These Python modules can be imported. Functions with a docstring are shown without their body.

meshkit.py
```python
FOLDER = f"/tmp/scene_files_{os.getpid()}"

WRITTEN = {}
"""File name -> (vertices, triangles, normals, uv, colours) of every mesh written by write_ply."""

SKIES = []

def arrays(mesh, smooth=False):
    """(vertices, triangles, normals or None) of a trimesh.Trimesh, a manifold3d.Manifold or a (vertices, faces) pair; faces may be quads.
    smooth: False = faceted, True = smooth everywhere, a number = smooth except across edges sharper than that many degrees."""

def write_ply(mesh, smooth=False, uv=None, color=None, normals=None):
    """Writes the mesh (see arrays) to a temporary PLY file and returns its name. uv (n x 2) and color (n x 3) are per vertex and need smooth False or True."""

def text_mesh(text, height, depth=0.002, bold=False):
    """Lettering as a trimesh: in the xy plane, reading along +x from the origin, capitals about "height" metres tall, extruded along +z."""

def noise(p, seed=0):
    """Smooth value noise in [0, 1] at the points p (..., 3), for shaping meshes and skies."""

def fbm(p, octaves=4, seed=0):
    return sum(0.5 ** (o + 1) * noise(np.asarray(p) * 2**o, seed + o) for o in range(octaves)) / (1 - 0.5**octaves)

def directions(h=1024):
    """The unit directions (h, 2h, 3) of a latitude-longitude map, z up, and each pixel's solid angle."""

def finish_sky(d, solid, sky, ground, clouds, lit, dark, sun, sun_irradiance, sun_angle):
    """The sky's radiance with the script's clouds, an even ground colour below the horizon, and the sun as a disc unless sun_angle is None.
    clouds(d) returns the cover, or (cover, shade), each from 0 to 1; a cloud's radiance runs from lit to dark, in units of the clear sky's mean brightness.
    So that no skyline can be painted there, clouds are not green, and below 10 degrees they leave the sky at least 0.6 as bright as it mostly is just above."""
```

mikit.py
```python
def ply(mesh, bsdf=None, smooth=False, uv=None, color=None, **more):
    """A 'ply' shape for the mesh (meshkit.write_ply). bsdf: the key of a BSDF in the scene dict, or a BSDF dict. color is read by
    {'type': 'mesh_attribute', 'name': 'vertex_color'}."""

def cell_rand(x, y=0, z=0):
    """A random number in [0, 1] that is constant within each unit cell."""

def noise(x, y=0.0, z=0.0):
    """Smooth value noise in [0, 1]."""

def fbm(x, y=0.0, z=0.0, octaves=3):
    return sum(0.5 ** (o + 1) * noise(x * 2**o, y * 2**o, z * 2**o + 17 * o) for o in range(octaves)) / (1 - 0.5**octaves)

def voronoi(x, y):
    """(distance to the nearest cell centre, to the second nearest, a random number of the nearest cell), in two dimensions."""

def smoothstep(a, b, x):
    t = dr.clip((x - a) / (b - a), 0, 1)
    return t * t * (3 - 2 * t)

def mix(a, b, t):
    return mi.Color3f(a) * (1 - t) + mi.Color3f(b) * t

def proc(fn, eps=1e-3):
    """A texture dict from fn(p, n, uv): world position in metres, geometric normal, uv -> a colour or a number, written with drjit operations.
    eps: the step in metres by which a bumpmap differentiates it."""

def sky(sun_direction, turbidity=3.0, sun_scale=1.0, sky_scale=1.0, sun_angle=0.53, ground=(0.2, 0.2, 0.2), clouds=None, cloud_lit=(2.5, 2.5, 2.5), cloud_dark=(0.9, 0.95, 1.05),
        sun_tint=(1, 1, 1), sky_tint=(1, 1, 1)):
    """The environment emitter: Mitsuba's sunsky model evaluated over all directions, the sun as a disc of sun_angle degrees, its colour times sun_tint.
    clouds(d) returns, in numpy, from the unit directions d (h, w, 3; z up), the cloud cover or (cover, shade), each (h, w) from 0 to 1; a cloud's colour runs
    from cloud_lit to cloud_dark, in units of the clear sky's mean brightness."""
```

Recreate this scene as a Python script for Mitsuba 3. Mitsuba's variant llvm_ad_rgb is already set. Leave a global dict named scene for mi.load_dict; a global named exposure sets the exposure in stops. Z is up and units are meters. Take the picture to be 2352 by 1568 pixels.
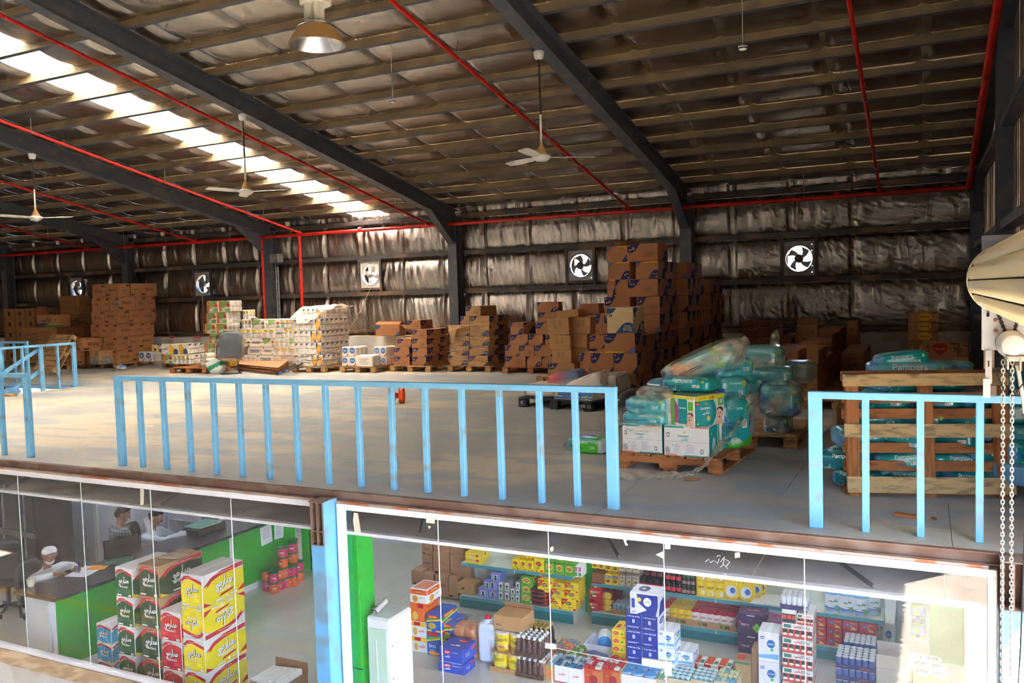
import math, random
import numpy as np, trimesh, drjit as dr, mitsuba as mi, mikit, meshkit
from mikit import proc, noise, fbm, voronoi, cell_rand, smoothstep, mix
import shapely
from shapely.geometry import Polygon, LineString, box as sbox
from shapely.ops import unary_union

T = mi.ScalarTransform4f
scene, labels = {}, {}
rng = random.Random(7)

# ---------------------------------------------------------------- camera (eye 1.7 m above the mezzanine deck, deck at z = 0)
EYE = np.array([0, 0, 1.7])
YAW, PITCH, ROLL = -0.45483, -0.05542, -0.02948
_f = np.array([math.sin(YAW) * math.cos(PITCH), math.cos(YAW) * math.cos(PITCH), math.sin(PITCH)])
_r = np.array([math.cos(YAW), -math.sin(YAW), 0])
_u = np.cross(_r, _f)
_r, _u = _r * math.cos(ROLL) + _u * math.sin(ROLL), _u * math.cos(ROLL) - _r * math.sin(ROLL)
FOC = 1941.0
scene['camera'] = {'type': 'perspective', 'fov': math.degrees(2 * math.atan(1176 / FOC)), 'fov_axis': 'x', 'near_clip': 0.05, 'far_clip': 500.0,
                   'to_world': T().look_at(origin=EYE.tolist(), target=(EYE + _f).tolist(), up=_u.tolist())}

# ---------------------------------------------------------------- sky and sun (midday, dusty desert sky), exposure
scene['sky'] = mikit.sky((0.28, -0.34, 0.9), turbidity=5.0, sun_scale=1.0, sky_scale=1.0, ground=(0.22, 0.20, 0.17), sky_tint=(1.0, 0.97, 0.95))
exposure = 6.1
SHOP = 0.2   # radiance of the lamps in the shop ceiling

def at(px, py, X=None, Y=None, Z=None):
    """The point of a world plane that the photograph shows at pixel px, py (used to survey positions in metres)."""
    d = _r * (px - 1176) / FOC - _u * (py - 784) / FOC + _f
    s = X / d[0] if X is not None else Y / d[1] if Y is not None else (Z - EYE[2]) / d[2]
    return EYE + d * s

# ---------------------------------------------------------------- helpers
def C(*c):
    """sRGB 0-255 -> linear."""
    c = np.array(c[0] if len(c) == 1 else c, float) / 255
    return tuple(float(x) for x in np.where(c < 0.04045, c / 12.92, ((c + 0.055) / 1.055) ** 2.4))

def jit(c, a=0.06, r=rng):
    k = 1 + r.uniform(-a, a)
    return tuple(min(1, x * k * (1 + r.uniform(-a, a) * 0.3)) for x in c)

class G:
    """Collects coloured pieces into one mesh."""
    def __init__(s): s.v, s.f, s.c, s.n = [], [], [], 0
    def add(s, v, f, col=(0.5, 0.5, 0.5)):
        v = np.asarray(v, float).reshape(-1, 3); f = np.asarray(f, int)
        if f.size and f.shape[1] == 4: f = np.vstack([f[:, [0, 1, 2]], f[:, [0, 2, 3]]])
        s.v.append(v); s.f.append(f + s.n); s.n += len(v)
        col = np.asarray(col, float)
        s.c.append(np.tile(col, (len(v), 1)) if col.ndim == 1 else col)
        return s
    def box(s, lo, hi, col=(0.5, 0.5, 0.5), R=None, b=0.0):
        lo, hi = np.asarray(lo, float), np.asarray(hi, float)
        c, h = (lo + hi) / 2, (hi - lo) / 2
        return s.obox(c, h * 2, R, col, b)
    def obox(s, c, size, R=None, col=(0.5, 0.5, 0.5), b=0.0):
        h = np.asarray(size, float) / 2
        b = min(b, 0.49 * 2 * h.min())
        if b <= 0:
            v = np.array([[x, y, z] for x in (-1, 1) for y in (-1, 1) for z in (-1, 1)]) * h
            f = [[0, 1, 3, 2], [4, 6, 7, 5], [0, 4, 5, 1], [2, 3, 7, 6], [0, 2, 6, 4], [1, 5, 7, 3]]
            # unshared corners so that flat faces stay flat
            vv, ff = [], []
            for q in f:
                ff.append([len(vv) + i for i in range(4)]); vv += [v[i] for i in q]
            v, f = np.array(vv), np.array(ff)
        else:
            pts = np.array([[sx * (h[0] - (b if k != 0 else 0)), sy * (h[1] - (b if k != 1 else 0)), sz * (h[2] - (b if k != 2 else 0))]
                            for sx in (-1, 1) for sy in (-1, 1) for sz in (-1, 1) for k in range(3)])
            hull = trimesh.convex.convex_hull(pts)
            v, f = np.array(hull.vertices), np.array(hull.faces)
            v, f = v[f].reshape(-1, 3), np.arange(len(f) * 3).reshape(-1, 3)
        if R is not None: v = v @ np.asarray(R).T
        return s.add(v + np.asarray(c, float), f, col)
    def tube(s, pts, r, n=8, col=(0.5, 0.5, 0.5), cap=True):
        pts = np.asarray(pts, float); rr = np.broadcast_to(np.asarray(r, float), (len(pts),))
        t = np.gradient(pts, axis=0); t /= np.linalg.norm(t, axis=1, keepdims=True) + 1e-12
        a = np.array([0, 0, 1.0]) if abs(t[0][2]) < 0.9 else np.array([1.0, 0, 0])
        ring = []
        for k in range(len(pts)):
            u = np.cross(t[k], a); u /= np.linalg.norm(u); w = np.cross(u, t[k]); a = w if abs(np.dot(w, t[min(k + 1, len(pts) - 1)])) < 0.95 else a
            th = np.arange(n) * 2 * np.pi / n
            ring.append(pts[k] + rr[k] * (np.cos(th)[:, None] * u + np.sin(th)[:, None] * w))
        v = np.vstack(ring); m = len(pts)
        i, j = np.meshgrid(np.arange(m - 1), np.arange(n), indexing='ij'); i, j = i.ravel(), j.ravel()
        f = np.stack([i * n + j, i * n + (j + 1) % n, (i + 1) * n + (j + 1) % n, (i + 1) * n + j], 1)[:, ::-1]
        s.add(v, f, col)
        if cap:
            for e, fl in ((0, 1), (m - 1, -1)):
                s.add(np.vstack([ring[e], pts[e]]), [[k, (k + 1) % n, n][::fl] for k in range(n)], col)
        return s
    def lathe(s, prof, c=(0, 0, 0), n=24, col=(0.5, 0.5, 0.5), R=None):
        """prof: (radius, z) from bottom to top, outside on the right."""
        p = np.asarray(prof, float); th = np.arange(n) * 2 * np.pi / n
        v = np.stack([p[:, 0][:, None] * np.cos(th), p[:, 0][:, None] * np.sin(th), np.repeat(p[:, 1][:, None], n, 1)], -1).reshape(-1, 3)
        i, j = np.meshgrid(np.arange(len(p) - 1), np.arange(n), indexing='ij'); i, j = i.ravel(), j.ravel()
        f = np.stack([i * n + j, i * n + (j + 1) % n, (i + 1) * n + (j + 1) % n, (i + 1) * n + j], 1)
        if R is not None: v = v @ np.asarray(R).T
        cc = np.asarray(col, float)
        return s.add(v + np.asarray(c, float), f, cc if cc.ndim == 1 else np.repeat(cc, n, 0))
    def poly(s, g, o, ex, ey, col, lift=0.0):
        """A flat shapely shape g in the plane o + x ex + y ey, lifted along ex x ey."""
        nrm = np.cross(ex, ey); nrm = nrm / np.linalg.norm(nrm)
        o = np.asarray(o, float) + nrm * lift
        for q in getattr(g, 'geoms', [g]):
            if q.is_empty or q.area <= 0 or q.geom_type != 'Polygon': continue
            v, f = trimesh.creation.triangulate_polygon(q, engine='earcut')
            v = np.asarray(v)[:, :2]
            f = np.asarray(f)
            a, b, d = v[f[:, 0]], v[f[:, 1]], v[f[:, 2]]
            sg = (b - a)[:, 0] * (d - a)[:, 1] - (b - a)[:, 1] * (d - a)[:, 0]
            f = np.where((sg < 0)[:, None], f[:, ::-1], f)
            s.add(o + v[:, :1] * np.asarray(ex) + v[:, 1:] * np.asarray(ey), f, col)
        return s
    def prism(s, g, o, ex, ey, depth, col):
        """A shapely shape extruded by depth along ex x ey."""
        nrm = np.cross(ex, ey); nrm = nrm / np.linalg.norm(nrm)
        M = np.stack([np.asarray(ex, float), np.asarray(ey, float), nrm], 1)
        for q in getattr(g, 'geoms', [g]):
            m = trimesh.creation.extrude_polygon(q, depth, engine='earcut')
            v, f = np.array(m.vertices)[np.array(m.faces)].reshape(-1, 3), np.arange(len(m.faces) * 3).reshape(-1, 3)
            s.add(v @ M.T + np.asarray(o, float), f, col)
        return s
    def merge(s, o, M=None):
        for v, f, c in zip(o.v, o.f, o.c): pass
        v, f, c = o.arr()
        if M is not None: v = v @ M[:3, :3].T + M[:3, 3]
        return s.add(v, f, c)
    def arr(s): return np.vstack(s.v), np.vstack(s.f), np.vstack(s.c)

def rotz(a): return np.array([[math.cos(a), -math.sin(a), 0], [math.sin(a), math.cos(a), 0], [0, 0, 1]])
def rotx(a): return np.array([[1, 0, 0], [0, math.cos(a), -math.sin(a)], [0, math.sin(a), math.cos(a)]])
def roty(a): return np.array([[math.cos(a), 0, math.sin(a)], [0, 1, 0], [-math.sin(a), 0, math.cos(a)]])

_used = {}
def numbered(n):
    k = _used.get(n, 0); _used[n] = k + 1
    return n if k == 0 else f'{n}_{k:03d}'

def tag(key, label=None, cat=None, group=None, kind=None):
    for w in ('the', 'a', 'an', 'in', 'of'):
        if label and len(label.split()) > 16: label = ' '.join(x for x in label.split() if x != w)
    d = {k: v for k, v in (('label', label), ('category', cat), ('group', group), ('kind', kind)) if v}
    if d: labels[key] = d
    return key
def thing(n, label, cat, group=None): return tag(numbered(n), label, cat, group)
def struct(n): k = numbered(n); labels[k] = {'kind': 'structure'}; return k

def put(key, g, bsdf, smooth=True):
    """Writes mesh g under key; colours go along when the material reads them."""
    if isinstance(g, G):
        v, f, c = g.arr()
        scene[key] = mikit.ply((v, f), bsdf, smooth=smooth if smooth in (True, False) else False, color=c) if bsdf in COLOURED else mikit.ply((v, f), bsdf, smooth=smooth)
    else:
        scene[key] = mikit.ply(g, bsdf, smooth=smooth)
    return key
def part(holder, n, g, bsdf, smooth=True, label=None, kind=None):
    k = put(numbered(holder + '__' + n), g, bsdf, smooth)
    return tag(k, label, kind=kind)
def obj(n, label, cat, g, bsdf, smooth=True, group=None): return put(thing(n, label, cat, group), g, bsdf, smooth)
def sobj(n, g, bsdf, smooth=True): return put(struct(n), g, bsdf, smooth)

def ord_(k): return ['first', 'second', 'third', 'fourth', 'fifth', 'sixth', 'seventh', 'eighth', 'ninth', 'tenth', 'eleventh', 'twelfth', 'thirteenth', 'fourteenth', 'fifteenth', 'sixteenth', 'seventeenth', 'eighteenth', 'nineteenth', 'twentieth'][k]

# ---- lettering: 2D shapes, capitals one unit tall, starting at x = 0
_txt = {}
def text2d(s, bold=True):
    if (s, bold) not in _txt:
        m = meshkit.text_mesh(s, 1.0, 0.01, bold)
        top = np.array(m.vertices)[np.array(m.faces)]
        nz = np.array(m.face_normals)[:, 2] > 0.9
        _txt[s, bold] = unary_union([Polygon(t[:, :2]).buffer(1e-5) for t in top[nz]]).simplify(0.012)
    return _txt[s, bold]
def strokes(ls, w=0.13, dots=()):
    return unary_union([LineString(l).buffer(w / 2, quad_segs=3) for l in ls] + [shapely.Point(d).buffer(w * 0.62, quad_segs=3) for d in dots]).simplify(0.008)
def arc(cx, cy, rx, ry, a, b, n=9): return [(cx + rx * math.cos(math.radians(t)), cy + ry * math.sin(math.radians(t))) for t in np.linspace(a, b, n)]
ARABIC = {   # handwritten outlines, right to left
    'fayn': strokes([arc(1.42, 0.42, .17, .17, -40, 300), [(1.5, .28), (1.45, .12), (1.2, .1), (1.12, .14)], [(1.08, 1.0), (1.06, .12), (.85, .1), (.66, .12), (.62, .3)], [(.62, .12), (.5, .1)] + arc(.28, .2, .26, .3, -20, -180, 8)], .14, [(1.42, .82), (.58, -.14), (.42, -.14), (.26, .38)]),
    'marami': strokes([arc(2.35, .36, .2, .2, 0, 340), [(2.2, .22), (2.0, .12), (1.86, .3)], [(1.86, .55), (1.76, .16), (1.58, .1)], [(1.42, 1.25), (1.4, .15)], [(1.22, .45), (1.2, .12), (1.08, -.1), (.95, -.16)], arc(.72, .34, .18, .18, 0, 340), [(.56, .2), (.42, .1), (.3, .32), (.12, .4), (.02, .22), (.2, .05), (.36, -.16), (.2, -.36), (-.1, -.28)]], .17, [(.1, -.55), (.3, -.55)]),
    'bambers': strokes([arc(1.9, .2, .22, .2, 20, -180), [(1.5, .9), (1.48, .14), (1.3, .1)], arc(1.18, .3, .14, .14, 0, 330), [(1.05, .16), (.85, .1), (.8, .3)], [(.8, .12), (.62, .1), (.5, -.15), (.36, -.2)], [(.36, .3), (.28, -.05), (.1, -.2)]], .13, [(1.9, -.2), (.84, -.14), (.38, .52)]),
    'squiggle': strokes([[(0, .2), (.3, .1), (.5, .4), (.7, .1), (1.0, .1), (1.1, .6)], arc(1.4, .3, .17, .17, 0, 340), [(1.5, .15), (1.8, .1), (1.9, .35)]], .14, [(.5, -.15), (1.4, .7), (1.8, .6)]),
}
def fit(g, w=None, h=None, cx=0, cy=0, rot=0, mirror=False):
    """Scales a 2D shape to width w or height h and centres it at cx, cy."""
    a, b, c, d = g.bounds
    k = min((w or 1e9) / (c - a), (h or 1e9) / (d - b))
    g = shapely.affinity.translate(g, -(a + c) / 2, -(b + d) / 2)
    g = shapely.affinity.scale(g, -k if mirror else k, k, origin=(0, 0))
    if rot: g = shapely.affinity.rotate(g, rot, origin=(0, 0))
    return shapely.affinity.translate(g, cx, cy)
def rect(x0, y0, x1, y1): return sbox(x0, y0, x1, y1)
def disc(cx, cy, r, ry=None, q=5):
    g = shapely.Point(0, 0).buffer(1, quad_segs=q)
    return shapely.affinity.translate(shapely.affinity.scale(g, r, ry or r, origin=(0, 0)), cx, cy)
# ---------------------------------------------------------------- materials
COLOURED = {'matte', 'satin', 'gloss'}
VC = {'type': 'mesh_attribute', 'name': 'vertex_color'}
def rgb(*c): return {'type': 'rgb', 'value': list(C(*c))}
def principled(col, rough=0.6, **k): return {'type': 'twosided', 'b': {'type': 'principled', 'base_color': col, 'roughness': rough, **k}}
def mat(key, d): scene[key] = d; return key

mat('matte', principled(VC, 0.75, specular=0.3))
mat('satin', principled(VC, 0.4, specular=0.5))
mat('gloss', principled(VC, 0.18, specular=0.5))

# dusty aluminium insulation foil
def _foil_h(p, n, uv):
    a = fbm(p.x * 3.2 + p.z * 1.5, p.y * 1.1, p.z * 1.2, 2)
    w = noise(p.x * 17 + 6 * a, p.y * 2.6, p.z * 2.6)
    return a * 0.62 + dr.abs(w - 0.5) * 0.5
def _foil_dust(p, n, uv): return 0.10 + 0.30 * smoothstep(0.42, 0.75, fbm(p.x * 0.9, p.y * 1.6, p.z * 1.6, 2))
def foil(alpha, refl, scale):
    return {'type': 'twosided', 'b': {'type': 'bumpmap', 'arbitrary': proc(_foil_h, 0.004), 'scale': scale,
            'b': {'type': 'blendbsdf', 'weight': proc(_foil_dust),
                  'a': {'type': 'roughconductor', 'material': 'Al', 'alpha': alpha, 'specular_reflectance': {'type': 'rgb', 'value': refl}},
                  'b': {'type': 'diffuse', 'reflectance': {'type': 'rgb', 'value': [0.12, 0.09, 0.06]}}}}}
mat('roof_foil', foil(0.15, [0.56, 0.525, 0.47], 0.022))
mat('wall_foil', foil(0.16, [0.52, 0.48, 0.425], 0.028))

def _paint(base, dust, lo=0.5, hi=0.8, f=6.0):
    return proc(lambda p, n, uv: mix(base, dust, smoothstep(lo, hi, fbm(p.x * f, p.y * f, p.z * f, 2)) * 0.8))
mat('steel_grey', principled(_paint(C(74, 80, 88), C(98, 92, 84)), 0.5))
mat('purlin_paint', principled(_paint(C(112, 98, 76), C(136, 116, 84), 0.35, 0.7, 3.0), 0.8))
mat('purlin_flange', principled(_paint(C(72, 78, 88), C(98, 96, 92)), 0.6))
mat('girt_paint', principled(_paint(C(66, 62, 60), C(120, 92, 70), 0.5, 0.75, 2.2), 0.6))
mat('red_pipe', principled(_paint(C(196, 34, 24), C(150, 40, 30), 0.55, 0.8), 0.35))
mat('rail_blue', principled(_paint(C(112, 178, 218), C(128, 150, 160), 0.55, 0.85, 9.0), 0.45))
mat('column_blue', principled(_paint(C(104, 168, 212), C(118, 140, 152), 0.5, 0.8, 5.0), 0.5))
mat('rust_steel', principled(_paint(C(112, 84, 70), C(132, 112, 100), 0.35, 0.7, 8.0), 0.75))
mat('rust_band', principled(proc(lambda p, n, uv: mix(C(170, 152, 138), C(168, 104, 68), smoothstep(0.5, 0.62, fbm(p.x * 7, p.y * 7, p.z * 22, 5)))), 0.8))
mat('white_aluminium', principled(rgb(226, 228, 232), 0.35))
mat('galvanised', principled(_paint(C(150, 152, 154), C(120, 120, 120), 0.4, 0.7, 12), 0.38, metallic=0.7))
mat('dark_metal', principled(rgb(30, 32, 36), 0.45))
mat('chrome', {'type': 'twosided', 'b': {'type': 'roughconductor', 'material': 'Al', 'alpha': 0.12}})
mat('lamp_reflector', {'type': 'twosided', 'b': {'type': 'roughconductor', 'material': 'Al', 'alpha': 0.2}})
mat('plaster', principled(_paint(C(214, 208, 200), C(178, 160, 136), 0.45, 0.75, 3.0), 0.9))
mat('ledge_dust', principled(_paint(C(196, 176, 146), C(164, 140, 108), 0.4, 0.7, 9.0), 0.95))
mat('white_wall', principled(rgb(206, 208, 210), 0.8))
mat('hall_concrete', principled(_paint(C(158, 156, 152), C(138, 134, 126), 0.4, 0.7, 2.0), 0.7))
def _plate_col(p, n, uv):
    d = smoothstep(0.36, 0.66, fbm(p.x * 0.55, p.y * 0.8, 0.0, 3) + 0.10 * (noise(p.x * 9, p.y * 9) - 0.5))
    c = mix(C(158, 158, 154), C(184, 175, 157), d)
    return mix(c, C(128, 150, 166), 0.4 * smoothstep(0.62, 0.72, noise(p.x * 1.7 + 9, p.y * 6.0)))
def _plate_h(p, n, uv):
    u, v = p.x * 24, p.y * 24
    a = dr.sin(u + v) * dr.sin(u - v)
    return smoothstep(0.35, 0.75, dr.abs(a))
mat('floor_plate', {'type': 'twosided', 'b': {'type': 'bumpmap', 'arbitrary': proc(_plate_h, 0.003), 'scale': 0.0016,
    'b': {'type': 'principled', 'base_color': proc(_plate_col), 'roughness': 0.62, 'specular': 0.4}}})
def _tile_col(p, n, uv):
    r = cell_rand(p.x / 0.6, p.y / 0.6)
    return mix(C(196, 194, 186), C(206, 202, 192), r) * (0.94 + 0.08 * fbm(p.x * 3, p.y * 3))
mat('shop_tile', principled(proc(_tile_col), 0.12, specular=0.6))
mat('green_panel', principled(rgb(30, 172, 50), 0.2, specular=0.6))
mat('granite', principled(proc(lambda p, n, uv: mix(C(44, 46, 54), C(78, 80, 88), smoothstep(0.55, 0.75, noise(p.x * 130, p.y * 130, p.z * 130)))), 0.25))
def _wood(base, dark, ax=0):
    def fn(p, n, uv):
        q = [p.x, p.y, p.z]
        l = q[ax]; a, b = [q[i] for i in range(3) if i != ax]
        g = fbm(a * 38 + 0.8 * noise(l * 3, a * 4), b * 38, l * 2.2, 3)
        k = noise(l * 2.1 + 31, a * 9, b * 9)
        return mix(base, dark, smoothstep(0.42, 0.75, g) * 0.6 + 0.5 * smoothstep(0.62, 0.85, k))
    return proc(fn)
for _n, _a, _b in (('pallet_wood', (176, 138, 92), (120, 84, 52)), ('pallet_orange', (168, 108, 62), (110, 62, 34)), ('pallet_pale', (196, 166, 118), (92, 78, 62)), ('pallet_black', (50, 56, 62), (34, 36, 40))):
    for _i, _ax in enumerate('xyz'): mat(f'{_n}_{_ax}', principled(_wood(C(_a), C(_b), _i), 0.8))
# translucent roof sheet, window glass, stretch film
mat('skylight_sheet', {'type': 'principledthin', 'base_color': rgb(246, 241, 230), 'roughness': 0.6, 'diff_trans': 1.9, 'spec_trans': 0.0})
mat('window_glass', {'type': 'thindielectric', 'int_ior': 1.5})
def _film_h(p, n, uv): return fbm(p.x * 9 + p.z * 7, p.y * 9 - p.z * 5, p.z * 12, 2)
def film(w, col, scale=0.05):
    return {'type': 'blendbsdf', 'weight': w, 'a': {'type': 'thindielectric', 'int_ior': 1.12},
            'b': {'type': 'twosided', 'b': {'type': 'bumpmap', 'arbitrary': proc(_film_h, 0.004), 'scale': scale,
                  'b': {'type': 'principled', 'base_color': rgb(*col), 'roughness': 0.16, 'specular': 0.8}}}}
mat('stretch_film', film(0.05, (120, 112, 100)))
mat('bag_film', film(proc(lambda p, n, uv: 0.10 + 0.5 * smoothstep(0.45, 0.7, fbm(p.x * 8, p.y * 8, p.z * 8, 3))), (190, 180, 156)))
# ---------------------------------------------------------------- setting: hall, roof, back wall
XR, YW, ZG = 0.98, 18.0, -2.9          # right gable wall, back wall, ground floor
TAN = math.tan(0.1952)
def roof_z(y, a): return a + (18 - y) * TAN
COLS = [-26.9, -21.28, -15.82, -10.1, -4.48, 0.86]
PURL = [17.98 - 0.79 * k for k in range(24)]
np_noise = meshkit.noise

def grid(xs, ys, fn):
    X, Y = np.meshgrid(xs, ys, indexing='ij')
    v = fn(X, Y).reshape(-1, 3)
    n, m = len(xs), len(ys)
    i, j = np.meshgrid(np.arange(n - 1), np.arange(m - 1), indexing='ij'); i, j = i.ravel(), j.ravel()
    return v, np.stack([i * m + j, (i + 1) * m + j, (i + 1) * m + j + 1, i * m + j + 1], 1)

# roof lining: one foil blanket after the other, sagging between the purlins, with a tucked seam at each edge
SKX = (-13.24, -12.22)
def roof_fn(x0, x1, y_hi, y_lo):
    def fn(X, Y):
        ph = ((17.98 - Y) / 0.79) % 1.0
        e = np.minimum(X - x0, x1 - X)
        P = np.stack([X * 2.4, Y * 0.8, 0 * X], -1)
        wr = np_noise(np.stack([X * 9 + 2 * np_noise(P, 3), Y * 0.7, 0 * X], -1), 5) - 0.5
        sag = -(0.045 + 0.04 * np_noise(np.stack([X * 0.9, np.floor((17.98 - Y) / 0.79) * 3.1, 0 * X], -1), 9)) * np.sin(np.pi * ph) ** 0.8 * np.clip(e / 0.12, 0.35, 1)
        z = roof_z(Y, 3.825) + sag + 0.012 * wr * np.sin(np.pi * ph) + 0.03 * np.exp(-(e / 0.04) ** 2)
        return np.stack([X, Y, z], -1)
    return fn
ceiling = struct('ceiling')
xe = list(np.arange(-34.0, SKX[0] - 0.3, 1.22)) + [SKX[0]] + [SKX[1]] + list(np.arange(SKX[1] + 1.22, XR, 1.22))
xe = sorted(xe); xe[-1] = XR + 0.05 if XR - xe[-1] < 0.4 else xe[-1]
if xe[-1] < XR: xe.append(XR + 0.05)
for a, b in zip(xe[:-1], xe[1:]):
    if abs(a - SKX[0]) < 1e-6: continue
    ys = np.linspace(18.35, 4.0, 124)
    g = G(); v, f = grid(np.linspace(a, b, 21), ys, roof_fn(a, b, 18, 4)); g.add(v, f)
    part(ceiling, 'foil_sheet', g, 'roof_foil')
# the roof over the front hall, up to the ridge and down to the rear eaves, with more light strips on the rear slope
STRIPS = [-18.6]
def rear_z(Y, a): return roof_z(-2.0, a) + (Y + 2) * TAN
for xa, xb in ((-34, SKX[0]), (SKX[1], XR + .05)):
    g = G(); v, f = grid(np.linspace(xa, xb, 30), np.linspace(4.02, -2.0, 20), lambda X, Y: np.stack([X, Y, roof_z(Y, 3.845)], -1)); g.add(v, f)
    part(ceiling, 'foil_sheet', g, 'roof_foil')
e_ = [-34] + [q for x in STRIPS for q in (x - .6, x + .6)] + [XR + .05]
for xa, xb in zip(e_[::2], e_[1::2]):
    g = G(); v, f = grid(np.linspace(xa, xb, 12), np.linspace(-2.0, -14.0, 20), lambda X, Y: np.stack([X, Y, rear_z(Y, 3.845)], -1)); g.add(v, f)
    part(ceiling, 'foil_sheet', g, 'roof_foil')

# translucent strip in the roof, one pane between each two purlins
sky1 = struct('window_1')
for k in range(25):
    y1, y0 = 17.98 - 0.79 * k, 17.98 - 0.79 * (k + 1)
    xs = np.linspace(SKX[0] - 0.06, SKX[1] + 0.06, 13)
    g = G(); v, f = grid(xs, np.array([y1, y0]), lambda X, Y: np.stack([X, Y, roof_z(Y, 3.93) + 0.012 * np.cos(X * 50)], -1)); g.add(v, f)
    part(sky1, 'pane', g, 'skylight_sheet')

for x in STRIPS:
    w_ = struct('window_roof')
    for k in range(8):
        g = G(); v, f = grid(np.linspace(x - .66, x + .66, 3), np.array([-2.0 - 1.5 * k, -3.5 - 1.5 * k]), lambda X, Y: np.stack([X, Y, rear_z(Y, 3.93)], -1)); g.add(v, f)
        part(w_, 'pane', g, 'skylight_sheet')

# purlins: Z sections on the rafters
for k, y in enumerate(PURL):
    if y < -1: break
    z = roof_z(y, 3.70); s = -math.atan(TAN)
    g = G(); R = rotx(s)
    xm, L = (XR - 34) / 2, XR + 34
    g.obox(np.array([xm, y, z]) + R @ np.array([0, 0, 0.09]), (L, 0.012, 0.18), R)
    pk = part(ceiling, 'purlin', g, 'purlin_paint')
    g = G(); g.obox(np.array([xm, y, z]) + R @ np.array([0, 0.03, 0.006]), (L, 0.07, 0.012), R); g.obox(np.array([xm, y, z]) + R @ np.array([0, 0.062, 0.016]), (L, 0.008, 0.03), R)
    put(pk + '__flange', g, 'purlin_flange')

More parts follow.
